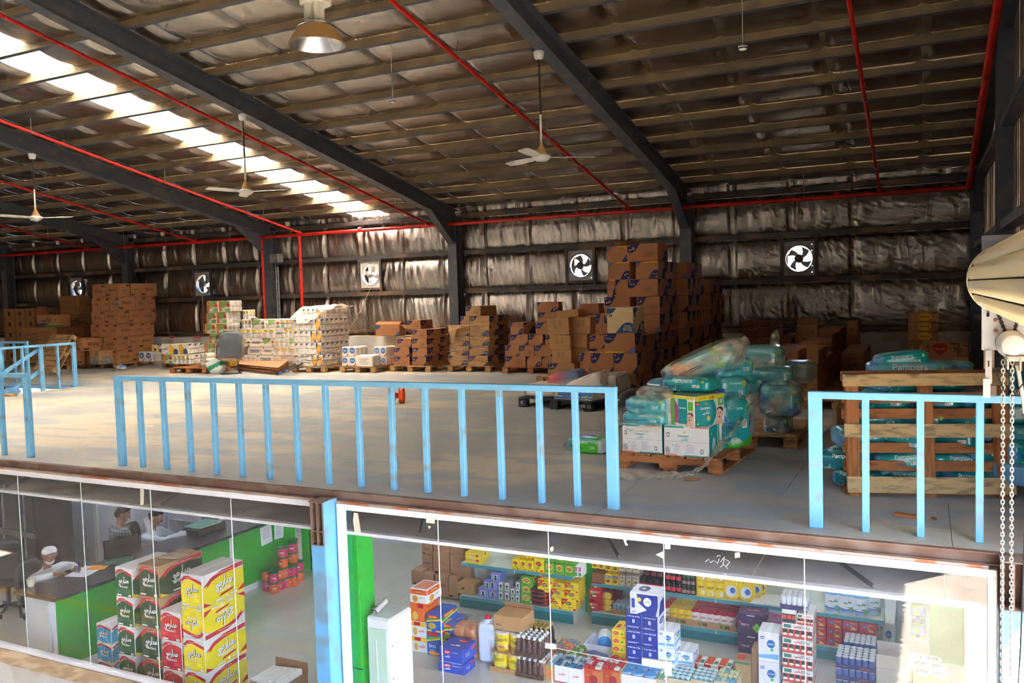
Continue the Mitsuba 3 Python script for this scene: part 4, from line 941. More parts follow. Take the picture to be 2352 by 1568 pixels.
wrap_sheet('stretch film torn over the tall far left stack', e[0], e[1], e[2], e[3], .6, 1.8, seed=5, dip=.3)
pallet('pallet under the tall wrapped stack at the far left', e[0], 16.9, e[1] - e[0], .74, 'pallet_wood')
# far left cartons with dark discs
e = wrapped('disc-printed carton at the left edge', 12, 84, 127, 5, 16.4, .14, 1.72, 3, 3, st_circle, 0, '', C(148, 104, 62))
pallet('pallet under the disc-printed cartons at the left edge', e[0], 16.4, e[1] - e[0], 1.2, 'pallet_wood')
def st_wave(w, h, r): return [(rect(0, 0, w, h * .3), C(40, 60, 110)), (Polygon([(w * .2, 0), (w, 0), (w, h * .22), (w * .6, h * .18)]), C(70, 130, 60)), (Polygon([(w * .3, h * .14), (w, h * .2), (w, h * .28), (w * .5, h * .26)]), C(200, 170, 40)), (fit(ARABIC['squiggle'], w=w * .4, cx=w * .4, cy=h * .55), C(80, 50, 60)), (disc(w * .78, h * .56, .04, .026), C(40, 130, 170))]
x0, x1, y0, y1, z0, z1 = survey(84, 140, 720, 748, 15.97, None, D=.3)
carton('carton with green and yellow wave print on the low wrapped stack', x0, x1, y0, y1, 1.165, 1.165 + z1 - z0, st_wave, None, KRAFT, tape=False, flaps=[('l', 1.8, .25)])
# leaning pallet by the stairs
a = .95
Rl = np.array([[0, -math.sin(.0), 0], [1, 0, 0], [0, 0, 1.0]])
pallet('wooden pallet leaning against the cartons behind the stair rail', 0, 0, 1.2, 1.0, 'pallet_wood', R=rotz(-.25) @ roty(-.0) @ rotx(1.05), o=(-19.75, 13.6, .12), boards=7)
obj('plank', 'bare plank lying at the foot of the stair rail', 'plank', G().box((-17.6, 10.42, .0), (-16.0, 10.56, .045), b=.004), 'pallet_wood_x')

# ---------------------------------------------------------------- tissue bales
def B(lab, l, c, yt, yb, Y, r, nf, ns, nz, ff, fs, z0=None, D=.4, dz=0, **k):
    x0, x1, y0, y1, za, zb = survey(l, c, yt, yb, Y, r, D=D)
    if z0 is not None: za, zb = z0, z0 + zb - za
    return bale(lab, x0, x1, y0, y1, za, zb, nf, ns, nz, ff, fs, **k), zb
# small pallet beside the carton stack
pallet('small pallet holding two short white tissue packs next to the carton stack', -18.72, 16.5, 1.3, .9, 'pallet_wood')
_, zt = B('white tissue pack with two blue arches on the small left pallet', 318, 349, 812, 835, 16.55, 372, 2, 2, 1, [pr_blue, pr_blue], [pr_grey], z0=.14)
B('tissue pack with yellow stripe tipped on the small left pallet', 348, 372, 797, 812, 16.6, 374, 2, 1, 1, [pr_yellow], [pr_blue], z0=zt, tilt=.1)
pallet('pallet under the yellow-printed tissue packs', -17.75, 16.0, 1.25, 1.0, 'pallet_wood')
_, zt = B('white tissue bale with green front on the yellow-printed pile, bottom left', 375, 397, 814, 836, 16.02, 440, 1, 5, 2, [pr_green], [pr_roll], z0=.14)
_, zt2 = B('tissue bale of small rolls, bottom right of the yellow-printed pile', 398, 436, 816, 838, 15.9, 472, 4, 3, 2, [pr_roll], [pr_coco, pr_navy], z0=.14)
B('tissue bale with two big yellow banana prints', 388, 432, 790, 815, 16.0, 472, 2, 3, 2, [pr_yellow], [pr_navy], z0=zt2, tilt=-.02)
B('white tissue pack at the left end of the yellow-printed pile', 370, 387, 789, 813, 16.05, 390, 1, 1, 2, [pr_coco], [pr_grey], z0=zt)
k = thing('mop_pole', 'metal pole with red grips lying on the yellow-printed tissue bales', 'pole')
p0, p1 = np.array([-18.0, 16.2, .84]), np.array([-16.0, 16.15, .84])
part(k, 'tube', G().tube([p0, p1], .014, 8), 'galvanised')
for t in (.02, .47, .96): part(k, 'grip', G().tube([p0 + (p1 - p0) * (t - .03), p0 + (p1 - p0) * (t + .03)], .03, 8, C(200, 60, 60)), 'satin')
pallet('empty orange-brown pallet in front of the tissue bales', *at(390, 857, Z=0)[:2], 1.22, .8, 'pallet_orange')
# tall tissue stack
YT = 16.55
pallet('pallet under the tall tissue stack behind the chair', -18.35, YT - .02, 1.2, 1.1, 'pallet_wood')
z = .14
for i, (lab, l, c, yt, yb, r, kw) in enumerate((('lowest tissue bale of the tall stack behind the chair', 474, 530, 808, 831, 560, {}), ('second tissue bale from below in the tall stack', 471, 526, 786, 808, 560, {}), ('third tissue bale from below in the tall stack', 480, 530, 764, 786, 560, {}), ('fourth tissue bale of the tall stack, sticking out left', 469, 524, 739, 763, 553, {}), ('fifth tissue bale of the tall stack, second from top', 473, 522, 712, 738, 554, {}), ('topmost tissue bale of the tall stack', 474, 530, 686, 712, 557, {}))):
    _, z = B(lab, l, c, yt, yb, YT, r, 2, 3, 2, [pr_green], [pr_grey], z0=z)
B('upright tissue bale with blue and yellow labels behind the tall stack', 556, 572, 711, 737, YT + .1, 588, 2, 2, 2, [pr_roll], [pr_roll])
pallet('pallet under the middle tissue bales', -16.55, 16.45, 2.3, 1.0, 'pallet_wood')
ROWS = [(818, 836, [(556, 590, pr_grey), (591, 628, pr_coco), (629, 676, pr_grey)]), (797.5, 817.5, [(567, 602, pr_coco), (603, 627, pr_coco), (628, 680, pr_roll)]), (777, 797, [(550, 574, pr_green2), (575, 603, pr_coco), (604, 630, pr_green2), (631, 664, pr_grey), (665, 681, pr_green2)]), (753, 776.5, [(551, 589, pr_roll), (590, 630, pr_roll), (631, 653, pr_coco), (654, 681, pr_roll)]), (731, 752.5, [(553, 577, pr_roll), (580, 609, pr_green2), (614, 643, pr_green2), (644, 677, pr_roll)])]
z = .14
for ri, (yt, yb, items) in enumerate(ROWS):
    zz = z
    for ii, (l, c, st) in enumerate(items):
        nf = {pr_roll: 3, pr_grey: 3}.get(st, 1)
        _, zz = B(f'tissue bale, {ord_(ii)} from the left in the {ord_(ri)} layer of the middle pile', l, c, yt, yb, 16.5 + rng.uniform(0, .06), None, nf, 1, 2, [st], [pr_roll], z0=z, D=.45, yaw=rng.uniform(-.04, .04))
    z = zz
obj('glove', 'grey work glove lying on the tissue bales', 'glove', blob((-15.45, 16.6, z + .02), (.16, .1, .05), rotz(.4), col=C(150, 140, 126), amp=.1, seed=4), 'matte')
# wrapped pallet of orange-printed tissue
xl, xr = -13.52, -12.70
pallet('pallet under the film-hooded tissue cube', -13.6, 15.78, 1.0, 1.15, 'pallet_wood')
for ri in range(4):
    bale(f'tissue bale with orange print, {ord_(ri)} layer of the film-hooded cube', xl, xr - .02 * (ri % 2), 15.82, 16.9, .14 + .283 * ri, .14 + .283 * (ri + 1) - .004, 5, 6, 2, [pr_navy, pr_navy, pr_navy, pr_navy, pr_orange] if ri % 2 else [pr_navy, pr_navy, pr_navy, pr_orange, pr_orange], [pr_navy])
bale('white tissue bale with orange print on top of the film-hooded cube', -13.35, -12.65, 15.95, 16.8, 1.272, 1.51, 5, 4, 2, [pr_navy, pr_navy, pr_navy, pr_orange, pr_grey], [pr_grey])
t = np.linspace(0, 1, 44); S = []
for i, u in enumerate(t):      # the hood: a cloth of film slung from the left edge over the front to the top right corner
    row = []
    for q in np.linspace(0, 1, 16):
        x = -13.58 + u * 1.05; fall = 1.24 - .16 * math.sin(math.pi * u * .8) + .34 * u ** 2
        y = 15.76 + q * 1.1; zz = fall + (1.56 - fall) * min(1, q * 2.2) ** .7 + .012 * math.sin(23 * u + 5 * q) + .04 * math.sin(9 * q + 3 * u) * u
        row.append((x, y + .02 * math.sin(20 * u), max(zz, 1.30 if u < .2 else zz)))
    S.append(row)
S = np.array(S); i, j = np.meshgrid(np.arange(43), np.arange(15), indexing='ij'); i, j = i.ravel(), j.ravel()
obj('film_hood', 'creamy plastic hood pulled up over the tissue cube', 'plastic film', G().add(S.reshape(-1, 3), np.stack([i * 16 + j, (i + 1) * 16 + j, (i + 1) * 16 + j + 1, i * 16 + j + 1], 1)), 'hood_film')
mat('hood_film', film(.72, (238, 224, 200), .03))
wrap_sheet('clear stretch film around the foot of the hooded tissue cube', xl, xr, 15.80, 16.92, .15, .55, seed=8, dip=.12)
# low pallet of blue-printed tissue
pallet('pallet with the low blue-printed tissue packs', -12.3, 15.94, 1.0, 1.1, 'pallet_wood')
_, zt = B('lower tissue pack with two blue labels, left front of the low pallet', 784, 818, 820, 842, 15.98, 846, 2, 3, 1, [pr_blue], [pr_grey], z0=.14)
B('upper tissue pack with two blue labels, left front of the low pallet', 784, 818, 797, 820, 16.0, 846, 2, 3, 1, [pr_blue], [pr_grey], z0=zt)
B('crumpled film-wrapped tissue pack lying at the front of the low pallet', 818, 856, 816, 842, 15.95, 876, 1, 4, 1, [pr_grey], [pr_grey], z0=.14, D=.3)
_, zt = B('lower tissue pack with blue letters at the right of the low pallet', 862, 887, 817, 836, 16.35, 906, 2, 4, 1, [pr_blue], [pr_grey], z0=.14)
B('upper tissue pack with blue letters at the right of the low pallet', 858, 887, 793, 817, 16.35, 910, 2, 4, 1, [pr_blue], [pr_grey], z0=zt)
# chair in a plastic cover
k = thing('chair', 'grey cantilever chair wrapped in a clear plastic bag', 'chair')
cc = at(530, 858, Z=0); cx, cy = cc[0], cc[1]; Rch = rotz(math.radians(-38))
def cp(*p): return np.asarray(p, float) @ Rch.T + (cx, cy, 0)
for s_ in (-.22, .22): part(k, 'leg', G().tube([cp(.25, s_, .02), cp(-.05, s_, .015), cp(-.18, s_, .015), cp(-.23, s_, .05), cp(-.24, s_, .2), cp(-.22, s_, .43)], .013, 8), 'dark_metal')
part(k, 'floor_bar', G().tube([cp(.25, -.22, .02), cp(.25, .22, .02)], .013, 8), 'dark_metal')
part(k, 'seat', blob(cp(-.02, 0, .47), (.5, .5, .12), Rch, .4, C(92, 98, 104), amp=.01), 'matte')
part(k, 'backrest', blob(cp(.22, 0, .74), (.13, .52, .56), Rch @ roty(.28), .45, C(96, 104, 112), amp=.012, seed=2), 'matte')
for s_ in (-.27, .27): part(k, 'armrest', G().tube([cp(-.2, s_, .45), cp(-.2, s_, .62), cp(-.1, s_, .66), cp(.2, s_, .68)], .018, 6), 'dark_metal')
part(k, 'plastic_bag', blob(cp(.06, 0, .66), (.72, .66, .72), Rch, .62, (.5, .5, .5), (24, 32), .035, 5), 'stretch_film')
# toilet rolls, bag, flattened cartons with squeegees
k = thing('toilet_rolls', 'white pack of toilet rolls beside the empty pallet', 'toilet paper')
p = at(476, 842, Z=.14); g = G()
for i in range(2):
    for j in range(3): g.lathe([(.018, 0), (.052, 0), (.056, .01), (.056, .3), (.018, .3)], (p[0] + .02 + .115 * i, p[1] + .12, .20 + .115 * j), 18, C(236, 228, 212), rotx(math.pi / 2))
part(k, 'roll', g, 'matte')
part(k, 'paper_sheet', G().obox((p[0] + .14, p[1] - .19, .38), (.09, .005, .2), roty(.25), C(196, 184, 164)), 'matte')
obj('tissue_pack', 'white and yellow tissue pack lying behind the green bag', 'tissue pack', turn(blob((p[0] + .55, p[1] + .1, .24), (.62, .25, .17), rotz(-.1), .35, C(234, 222, 200), amp=.02, print_=lambda a, b, c: C(228, 170, 50) if a > .5 else None), np.array([0, 0, 0]), np.eye(3)), 'satin')
obj('tissue_pack', 'small deep blue and white pack behind the chair', 'tissue pack', blob((p[0] + .30, p[1] + .16, .58), (.22, .2, .2), None, .35, C(30, 40, 120), amp=.02, print_=lambda a, b, c: C(230, 226, 220) if c < -.2 else None), 'satin')
q = at(498, 858, Z=0)
obj('plastic_bag', 'green and white plastic bag slumped on the floor beside the chair', 'bag', blob((q[0], q[1], .17), (.42, .34, .36), rotz(.3), .75, C(222, 228, 222), (22, 28), .07, 11, lambda a, b, c: C(40, 140, 100) if abs(c - .55 * a - .1) < .34 else None), 'satin')
q = at(279, 849, Z=0)
obj('crumpled_pack', 'small white crumpled pack lying on the floor at the left', 'litter', blob((q[0], q[1], .07), (.26, .2, .15), rotz(.2), .7, C(224, 222, 214), amp=.06, seed=3, print_=lambda a, b, c: C(110, 150, 200) if a > .3 and c > .2 else None), 'satin')
q = at(262, 853, Z=0); obj('green_scrap', 'little green scrap of plastic on the floor at the left', 'litter', blob((q[0], q[1], .02), (.13, .08, .04), rotz(-.3), .8, C(120, 170, 30), amp=.1), 'satin')
k = thing('flattened_cartons', 'flattened cardboard cartons lying in front of the tissue bales', 'cardboard')
a0, a1, b0, b1 = at(534, 846, Z=.05), at(640, 857, Z=.05), at(570, 832, Z=.1), at(672, 832, Z=.1)
for i in range(4):
    o = np.array([0, 0, .04 * i]); g = G()
    w_ = [a0 + (a1 - a0) * s for s in np.linspace(0, 1, 9)]; u_ = [b0 + (b1 - b0) * s for s in np.linspace(0, 1, 9)]
    v = np.array([p_ + o + (0, 0, -.035 * math.sin(math.pi * s) * (i < 2) + rng.uniform(-.004, .004)) for p_, s in zip(w_, np.linspace(0, 1, 9))] + [p_ + o for p_ in u_]); v = np.vstack([v, v + (0, 0, .008)])
    j = np.arange(8); g.add(v, np.vstack([np.stack([j, j + 1, j + 10, j + 9], 1), np.stack([j + 18, j + 27, j + 28, j + 19], 1), np.stack([j, j + 18, j + 19, j + 1], 1)]), jit(C(188, 140, 102)))
    part(k, 'sheet', g, 'matte')
for i in range(4):
    a_ = at(636 + 8 * i, 858 - 2 * i, Z=.05 + .03 * i); d_ = at(674, 840, Z=.12) - at(640, 857, Z=.05)
    kk = thing('squeegee', ['black squeegee bar nearest on the flattened cartons', 'black squeegee bar with red end', 'black squeegee bar with pink end lying on top', 'black squeegee bar with blue end'][i], 'squeegee')
    part(kk, 'bar', G().tube([a_, a_ + d_ * 1.15], .02, 6), 'dark_metal'); part(kk, 'end_cap', G().tube([a_ + d_ * (1.15 if i % 2 == 0 else -.05), a_ + d_ * (1.22 if i % 2 == 0 else .0)], .026, 8, [C(210, 70, 70), C(70, 120, 190), C(224, 90, 120), C(70, 110, 190)][i]), 'satin')
# ---------------------------------------------------------------- upstairs, middle and right: blue-printed cartons, nappy packs
def K(lab, l, c, yt, yb, Y, r=None, front=st_fine, side=st_fine_side, z0=None, D=.33, **k):
    x0, x1, y0, y1, za, zb = survey(l, c, yt, yb, Y, r, D=D)
    if z0 is not None: za, zb = z0, z0 + zb - za
    k.setdefault('tape', False)
    carton(lab, x0, x1, y0, y1, za, zb - .002, front, side, **k); return zb
# first pallet, beside the low tissue pallet
pallet('pallet with the low stack of blue-printed cartons under an open one', -11.15, 16.3, 1.1, 1.15, 'pallet_wood')
z = .14
for ri, (l1, c1, l2, c2, yt, yb, r1, r2) in enumerate(((905, 941, 946, 978.6, 820, 840.5, 1008, 1032), (905, 940, 947, 981, 799, 820, 1009.6, 1035), (913, 945, 946, 980, 778, 799, 1012, 1035), (None, None, 945, 980, 757.5, 778, 1014, 1035))):
    zn = K(f'blue-printed carton at the near corner, {ord_(ri)} layer of the low stack right of the tissues', l2, c2, yt, yb, 16.35, r1, z0=z, group='cartons of the low stack')
    x0, x1, y0, y1, za, zb = survey(l2, c2, yt, yb, 16.35, r1)
    carton(f'blue-printed carton behind the near corner, {ord_(ri)} layer of the low stack right of the tissues', x0, x1 - .02, y1 + .012, at(r2, (yt + yb) / 2, X=x1)[1], z, zn - .002, None, st_fine_side, tape=False, group='cartons of the low stack')
    if l1: K(f'blue-printed carton at the left front, {ord_(ri)} layer of the low stack right of the tissues', l1, c1, yt, yb, 16.35, None, z0=z, group='cartons of the low stack')
    if l1 and ri == 2: carton('brown carton behind, third layer of the low stack right of the tissues', -11.0, -10.6, 16.75, 17.2, z, zn - .002, None, None, tape=True)
    z = zn
K('single blue-printed carton on top of the low stack right of the tissues', 934, 966, 734.5, 755, 16.75, 994, z0=z, tape=True)
K('open empty carton with raised flaps on the dado ledge behind the low stack', 862, 918, 750, 776, 17.32, 931, lambda w, h, r: [(swoosh(w, h, .25, .4), C(50, 74, 104)), (Polygon([(w, 0), (w, h * .42), (w * .8, 0)]), C(50, 74, 104))], None, z0=.775, D=.3, flaps=[('f', 2.6, .14), ('b', 2.4, .14), ('r', -.5, .2)])
# second pallet, film-wrapped
pallet('pallet under the film-wrapped carton stack in the middle', -9.72, 16.5, 1.1, 1.2, 'pallet_wood')
z = .14
for ri, (l1, c1, l2, c2, yt, yb) in enumerate(((1033, 1074.6, 1075, 1120.5, 817, 840), (1034.6, 1077, 1078, 1122, 794, 817), (1035.8, 1078, 1079, 1124.5, 771, 794), (1033.5, 1078, 1079, 1124, 748, 771), (1057, 1078, 1078.3, 1124, 725, 748))):
    zn = K(f'blue-printed carton at the near corner, {ord_(ri)} layer of the film-wrapped stack', l2, c2, yt, yb, 16.52, 1145, z0=z, col=KRAFT2, flip=ri in (1, 2, 3), group='cartons of the wrapped stack')
    K(f'blue-printed carton at the left, {ord_(ri)} layer of the film-wrapped stack', l1, c1, yt, yb, 16.52, None, z0=z, col=KRAFT2, flip=ri in (0, 1, 2), group='cartons of the wrapped stack')
    x0, x1, y0, y1, za, zb = survey(l2, c2, yt, yb, 16.52, 1145)
    carton(f'brown carton at the rear right, {ord_(ri)} layer of the film-wrapped stack', x0, x1, y1 + .01, y1 + .5, z, zn - .002, None, st_fine_side, KRAFT3, tape=False, group='cartons of the wrapped stack')
    z = zn
K('blue-printed carton alone on top of the film-wrapped stack', 1068.5, 1103.6, 701, 723.6, 16.6, 1140, st_fine, st_none, z0=z, col=KRAFT2, tape=True)
wrap_sheet('shiny stretch film round the middle carton stack', -9.70, -8.66, 16.49, 17.55, .16, 1.06, seed=12, bul=.02)
g = G(); A = np.array([at(1030, 747, Y=16.5), at(1086, 746, Y=16.5), at(1049, 755, Y=16.42), at(1042, 783, Y=16.36), at(1030, 762, Y=16.38)])
g.add(np.vstack([A, A + (0, .006, .004)]), [[0, 1, 2], [0, 2, 4], [2, 3, 4], [5, 7, 6], [5, 9, 7], [7, 9, 8]], C(196, 150, 100)); obj('cardboard_flap', 'bent cardboard sheet hanging over the left corner of the wrapped stack', 'cardboard', g, 'matte', smooth=False)
# third pallet
pallet('orange pallet under the uneven carton stack in the middle', -8.26, 16.36, 1.35, 1.1, 'pallet_orange')
LAY = [(818, 842.6, [(1159, 1207.4, 0), (1210, 1243.6, 1), (1244.4, 1278, 1)]), (792, 817.5, [(1159.6, 1192, 0), (1192.8, 1226.5, 0), (1227.3, 1272, 0)]), (766, 791.5, [(1171, 1212.5, 0), (1213.8, 1247, 0), (1252, 1285, 0)]), (738, 765.5, [(1172, 1203, 1), (1230, 1274, 0)]), (714, 737.5, [(1234.8, 1280, 0)]), (689.6, 713.5, [(1233, 1283, 1)])]
z = .14
for ri, (yt, yb, it) in enumerate(LAY):
    zz = z
    for ii, (l, c, fl) in enumerate(it):
        zz = K(f'blue-printed carton, {ord_(ii)} from the left in {ord_(ri)} layer of the uneven stack', l, c, yt, yb, 16.4, {(3, 0): 1229.7, (5, 0): 1292}.get((ri, ii)), st_fine, st_fine_side, z0=z, flip=bool(fl), D=.34, group='cartons of the uneven stack')
    z = zz
# plain cartons standing in two leaning columns
pallet('pallet end showing under the plain carton columns', -6.62, 14.55, 1.3, .9, 'pallet_wood')
K('carton with blue tab at the foot of the left plain column', 1257.8, 1319.6, 830.5, 860.5, 14.65, 1328, st_fine, st_none, z0=.14, col=KRAFT2)
z = .14 + .249
for n_, (l, c, yt, yb, tl) in enumerate(((1268, 1313, 799, 829, .01), (1262, 1309.4, 764, 798.6, .02), (1257, 1308, 724.6, 764, -.03))):
    z = K(f'plain brown carton, {ord_(n_)} from below in the left leaning column', l, c, yt, yb, 14.65, None, st_plain, None, z0=z, col=KRAFT2, yaw=rng.uniform(-.05, .05), tilt=tl)
K('flat brown carton on top of the left leaning column', 1278.8, 1328, 704, 722, 14.75, None, st_none, None, z0=z, col=KRAFT2, tilt=-.06, tape=True)
z = .40
carton('plain brown carton hidden at the foot of the right leaning column', -6.0, -5.65, 14.85, 15.2, .14, .40, None, None, tape=False)
for n_, (l, c, yt, yb, tl) in enumerate(((1316, 1352, 797, 829, 0), (1311, 1349, 763.5, 796.7, .03), (1313, 1356, 724.5, 763, .05))):
    z = K(f'plain brown carton, {ord_(n_)} from below in the right leaning column', l, c, yt, yb, 14.8, None, st_plain, None, z0=z, col=KRAFT2, tilt=tl, yaw=rng.uniform(-.05, .05))
K('plain brown carton on top of the right leaning column', 1333, 1376.4, 694, 721, 15.1, 1388, st_plain, None, z0=z + .02, col=KRAFT)
for n_, (l, c, yt, yb, Y) in enumerate(((1354, 1390, 769, 800, 14.0), (1367.5, 1396, 719.5, 767, 14.05))):
    za = at(c, yb, Y=Y)[2]
    if n_ == 0:
        carton('brown carton low in the gap left of the big block', at(l, 800, Y=Y)[0], at(c, 800, Y=Y)[0], Y, Y + .35, .14, za - .002, st_fine, None, tape=False)
    K(['carton with blue tab between the plain cartons and the big block', 'upright carton with blue tab left of the pale baby carton'][n_], l, c, yt, yb, Y, None, st_fine, None, z0=za, D=.3)
# the big block: front cluster
pallet('pallet under the front of the big carton block', -5.05, 12.15, 1.15, 1.2, 'pallet_wood')
z1 = K('lowest front carton of the big block, printed upside down', 1390, 1461, 858.5, 905.5, 12.2, None, st_classic, st_fine_side, z0=.14, flip=True)
K('carton with blue tab low in front, behind the white paper packs', 1308, 1375.7, 856, 901, 12.4, None, st_fine, st_none, z0=.10, D=.4)
for n_, (l, c) in enumerate(((1357, 1409.2), (1410, 1464))): z2 = K(['left of the two', 'right of the two'][n_] + ' square cartons in the second front layer of the big block', l, c, 810.5, 858.5, 12.2, None, st_fine, st_fine_side, z0=z1, D=.4)
K('narrow carton with yellow foot band left of the square cartons', 1332.7, 1358, 805, 848, 12.55, None, st_classic, None, z0=z1, D=.3)
carton('plain carton under the narrow yellow-banded one', -5.0, -4.72, 12.86, 13.1, .14, z1 - .002, None, None, tape=False)
z3 = K('wide carton with yellow foot band in front of the big block', 1388, 1458.6, 763.7, 810, 12.2, 1485, st_classic, st_fine_side, z0=z2)
def st_baby(w, h, r): return [(rot180(swoosh(w, h, .68, .42), w, h), C(48, 80, 130)), (fit(text2d('fine', True), w=w * .34, cx=w * .78, cy=h * .14, rot=180), C(220, 200, 150)), (fit(text2d('Baby', True), w=w * .26, cx=w * .76, cy=h * .28, rot=180), C(220, 200, 150)), (Polygon([(0, h), (w * .38, h), (w * .25, h * .82), (0, h * .74)]), C(48, 80, 130)), (disc(w * .14, h * .7, w * .06), C(48, 80, 130)), (fit(text2d('4', True), h=h * .08, cx=w * .14, cy=h * .7, rot=180), C(220, 200, 150))]
K('pale cream carton with blue baby print on top of the front cluster', 1394, 1454.3, 703.5, 762.5, 12.2, 1479.4, st_baby, st_baby, z0=z3, col=C(222, 194, 146))
carton('narrow carton beside the pale baby carton in the gap', -4.42, -4.3, 12.6, 12.9, z3, z3 + .3, None, None, tape=False)
# main block behind: three pallet loads of eight, seven and six layers
HB = .292
for pi, (xr, y0, nl, dep) in enumerate(((-3.9, 13.45, 8, 1.2), (-3.78, 14.85, 7, 1.15), (-3.68, 16.15, 6, 1.15))):
    if pi: pallet(['', 'second pallet of the big carton block', 'rear pallet of the big carton block'][pi], xr - 1.2, y0, 1.2, dep, 'pallet_wood')
    for ly in range(nl):
        zb = .14 + HB * ly; n = [3, 2][(ly + pi) % 2]; y = y0 + rng.uniform(0, .03); xo = rng.uniform(-.02, .02)
        if pi == 0 and ly < 3: y = {0: 12.55, 1: 12.62, 2: 12.55}[ly] + .02; n = [5, 4][ly % 2]
        dd = (y0 + dep - y) / n
        for j in range(n):
            if pi == 0 and ly == 7 and j: continue
            wfront = .52 if (pi + ly) % 2 else .38
            carton(f'dark brown carton, {ord_(j)} from the front in {ord_(ly)} layer, {["first", "middle", "rear"][pi]} load of the big block', xr - wfront, xr + xo + rng.uniform(-.012, .012), y + j * dd + .003, y + (j + 1) * dd - .004, zb, zb + HB - .003, (st_classic if ly % 3 == 0 else st_fine) if j == 0 else None, st_fine_side, KRAFT if ly > 2 else KRAFT3, flip=pi == 0 and ly in (6,), sflip=rng.random() < .35, tape=False, group='side cartons of the big block')
for lab, l, c, yt, yb, fr, fl, ly in (('flipped carton with red corner, left in the second layer from top of the block', 1396, 1446, 586, 628, st_classic, True, 6), ('carton with red corner, left in the third layer from top of the block', 1394, 1413.5, 628, 670, st_classic, True, 5), ('flipped carton with grey text, middle in the third layer from top of the block', 1414, 1465.5, 628, 670, st_fine, True, 5), ('carton with blue tab, left in the fourth layer from top of the block', 1388, 1447, 671, 713, st_classic, False, 4), ('top left carton of the big block with a raised lid', 1393, 1453, 547, 585, st_classic, True, 7)):
    K(lab, l, c, yt, yb, 13.5, 1476 if ly == 7 else None, fr, st_fine_side if ly == 7 else None, z0=.14 + HB * ly, flip=fl, D=.4, tape=ly == 7, flaps=[('b', 2.7, .2)] if ly == 7 else None)
for ly in range(4): carton(f'inner carton of the big block, {ord_(ly)} layer, mostly hidden by the pale front cartons', -4.86, -4.32, 13.5, 13.9, .14 + HB * ly, .14 + HB * (ly + 1) - .003, st_fine if ly == 3 else None, None, tape=False)
# ------ black pallet with paper packs
o = at(1191, 934, Z=0); e_ = at(1352, 946, Z=0); ya = math.atan2(e_[1] - o[1], e_[0] - o[0])
pallet('black pallet with white paper packs in front of the carton block', o[0], o[1], 1.3, 1.25, 'pallet_black', yaw=ya, h=.15)
Ry = rotz(ya)
def loc(x, y, z=0.15): return Ry @ np.array([x, y, 0]) + o + (0, 0, z)
def st_mark(g, s_, p): g.poly(fit(s_, h=.05), p, Ry @ np.array([1, 0, 0]), (0, 0, 1), C(214, 214, 210), .003)
g = G(); st_mark(g, strokes([arc(.5, .5, .4, .45, 60, 300)], .2), loc(.07, -.002, .07)); st_mark(g, text2d('SA 11', False), loc(1.22, -.002, .08)); obj('stencil_marks', 'white stencilled marks on the blocks of the black pallet', 'marking', g, 'matte')
def st_ten(w, h, r): return [(rect(0, h * .1, w, h * .9), C(70, 120, 186)), (rect(0, h * .28, w, h * .42), C(196, 214, 236)), (Polygon([(w * .02, h * .25), (w * .12, h * .55), (w * .12, h * .85), (w * .02, h * .55)]), C(226, 180, 40)), (rect(w * .82, h * .12, w * .9, h * .5), C(226, 196, 40)), (fit(text2d('10', True), h=h * .22, cx=w * .86, cy=h * .28), C(20, 20, 40)), (disc(w * .7, h * .35, h * .09), C(200, 40, 50)), (fit(text2d('TISSUE', True), w=w * .2, cx=w * .32, cy=h * .35), C(70, 60, 120))]
p = loc(.62, .05)
k = thing('tissue_pack', 'blue and white tissue pack of ten on the front of the black pallet', 'tissue pack'); gm = carton_mesh(p[0], p[0] + .68, p[1], p[1] + .34, p[2], p[2] + .14, st_ten, None, C(224, 222, 218)); put(k, turn(gm, p, Ry), 'satin')
def white_pack(lab, x, y, z, s_, yaw, tilt=0, pr=None, seed=0): obj('tissue_pack', lab, 'tissue pack', blob(loc(x, y, z + s_[2] / 2), s_, Ry @ rotz(yaw) @ roty(tilt), .38, C(222, 212, 200), (16, 26), .02, seed, pr), 'satin')
stripe = lambda a, b, c: C(150, 120, 140) if (a * 6.2 + b * .6) % 1 < .12 else None
white_pack('plain white paper pack at the left of the black pallet', .28, .35, .15, (.5, .55, .2), .1, 0, None, 1)
white_pack('white pack with red and blue dots leaning in the middle of the black pallet', .5, .62, .15, (.55, .5, .36), .3, -.2, lambda a, b, c: C(110, 130, 160) if c > .1 and a > -.1 else (C(196, 90, 90) if c > .3 else None), 2)
white_pack('white pack with purple stripes tilted up on the black pallet', .92, .55, .2, (.66, .4, .26), .1, -.35, stripe, 3)
white_pack('white pack with purple stripes at the right of the black pallet', 1.12, .8, .15, (.55, .5, .34), .05, -.1, stripe, 4)
white_pack('grey-white paper pack under the striped packs of the black pallet', .98, .6, .15, (.6, .5, .16), 0, 0, None, 5)
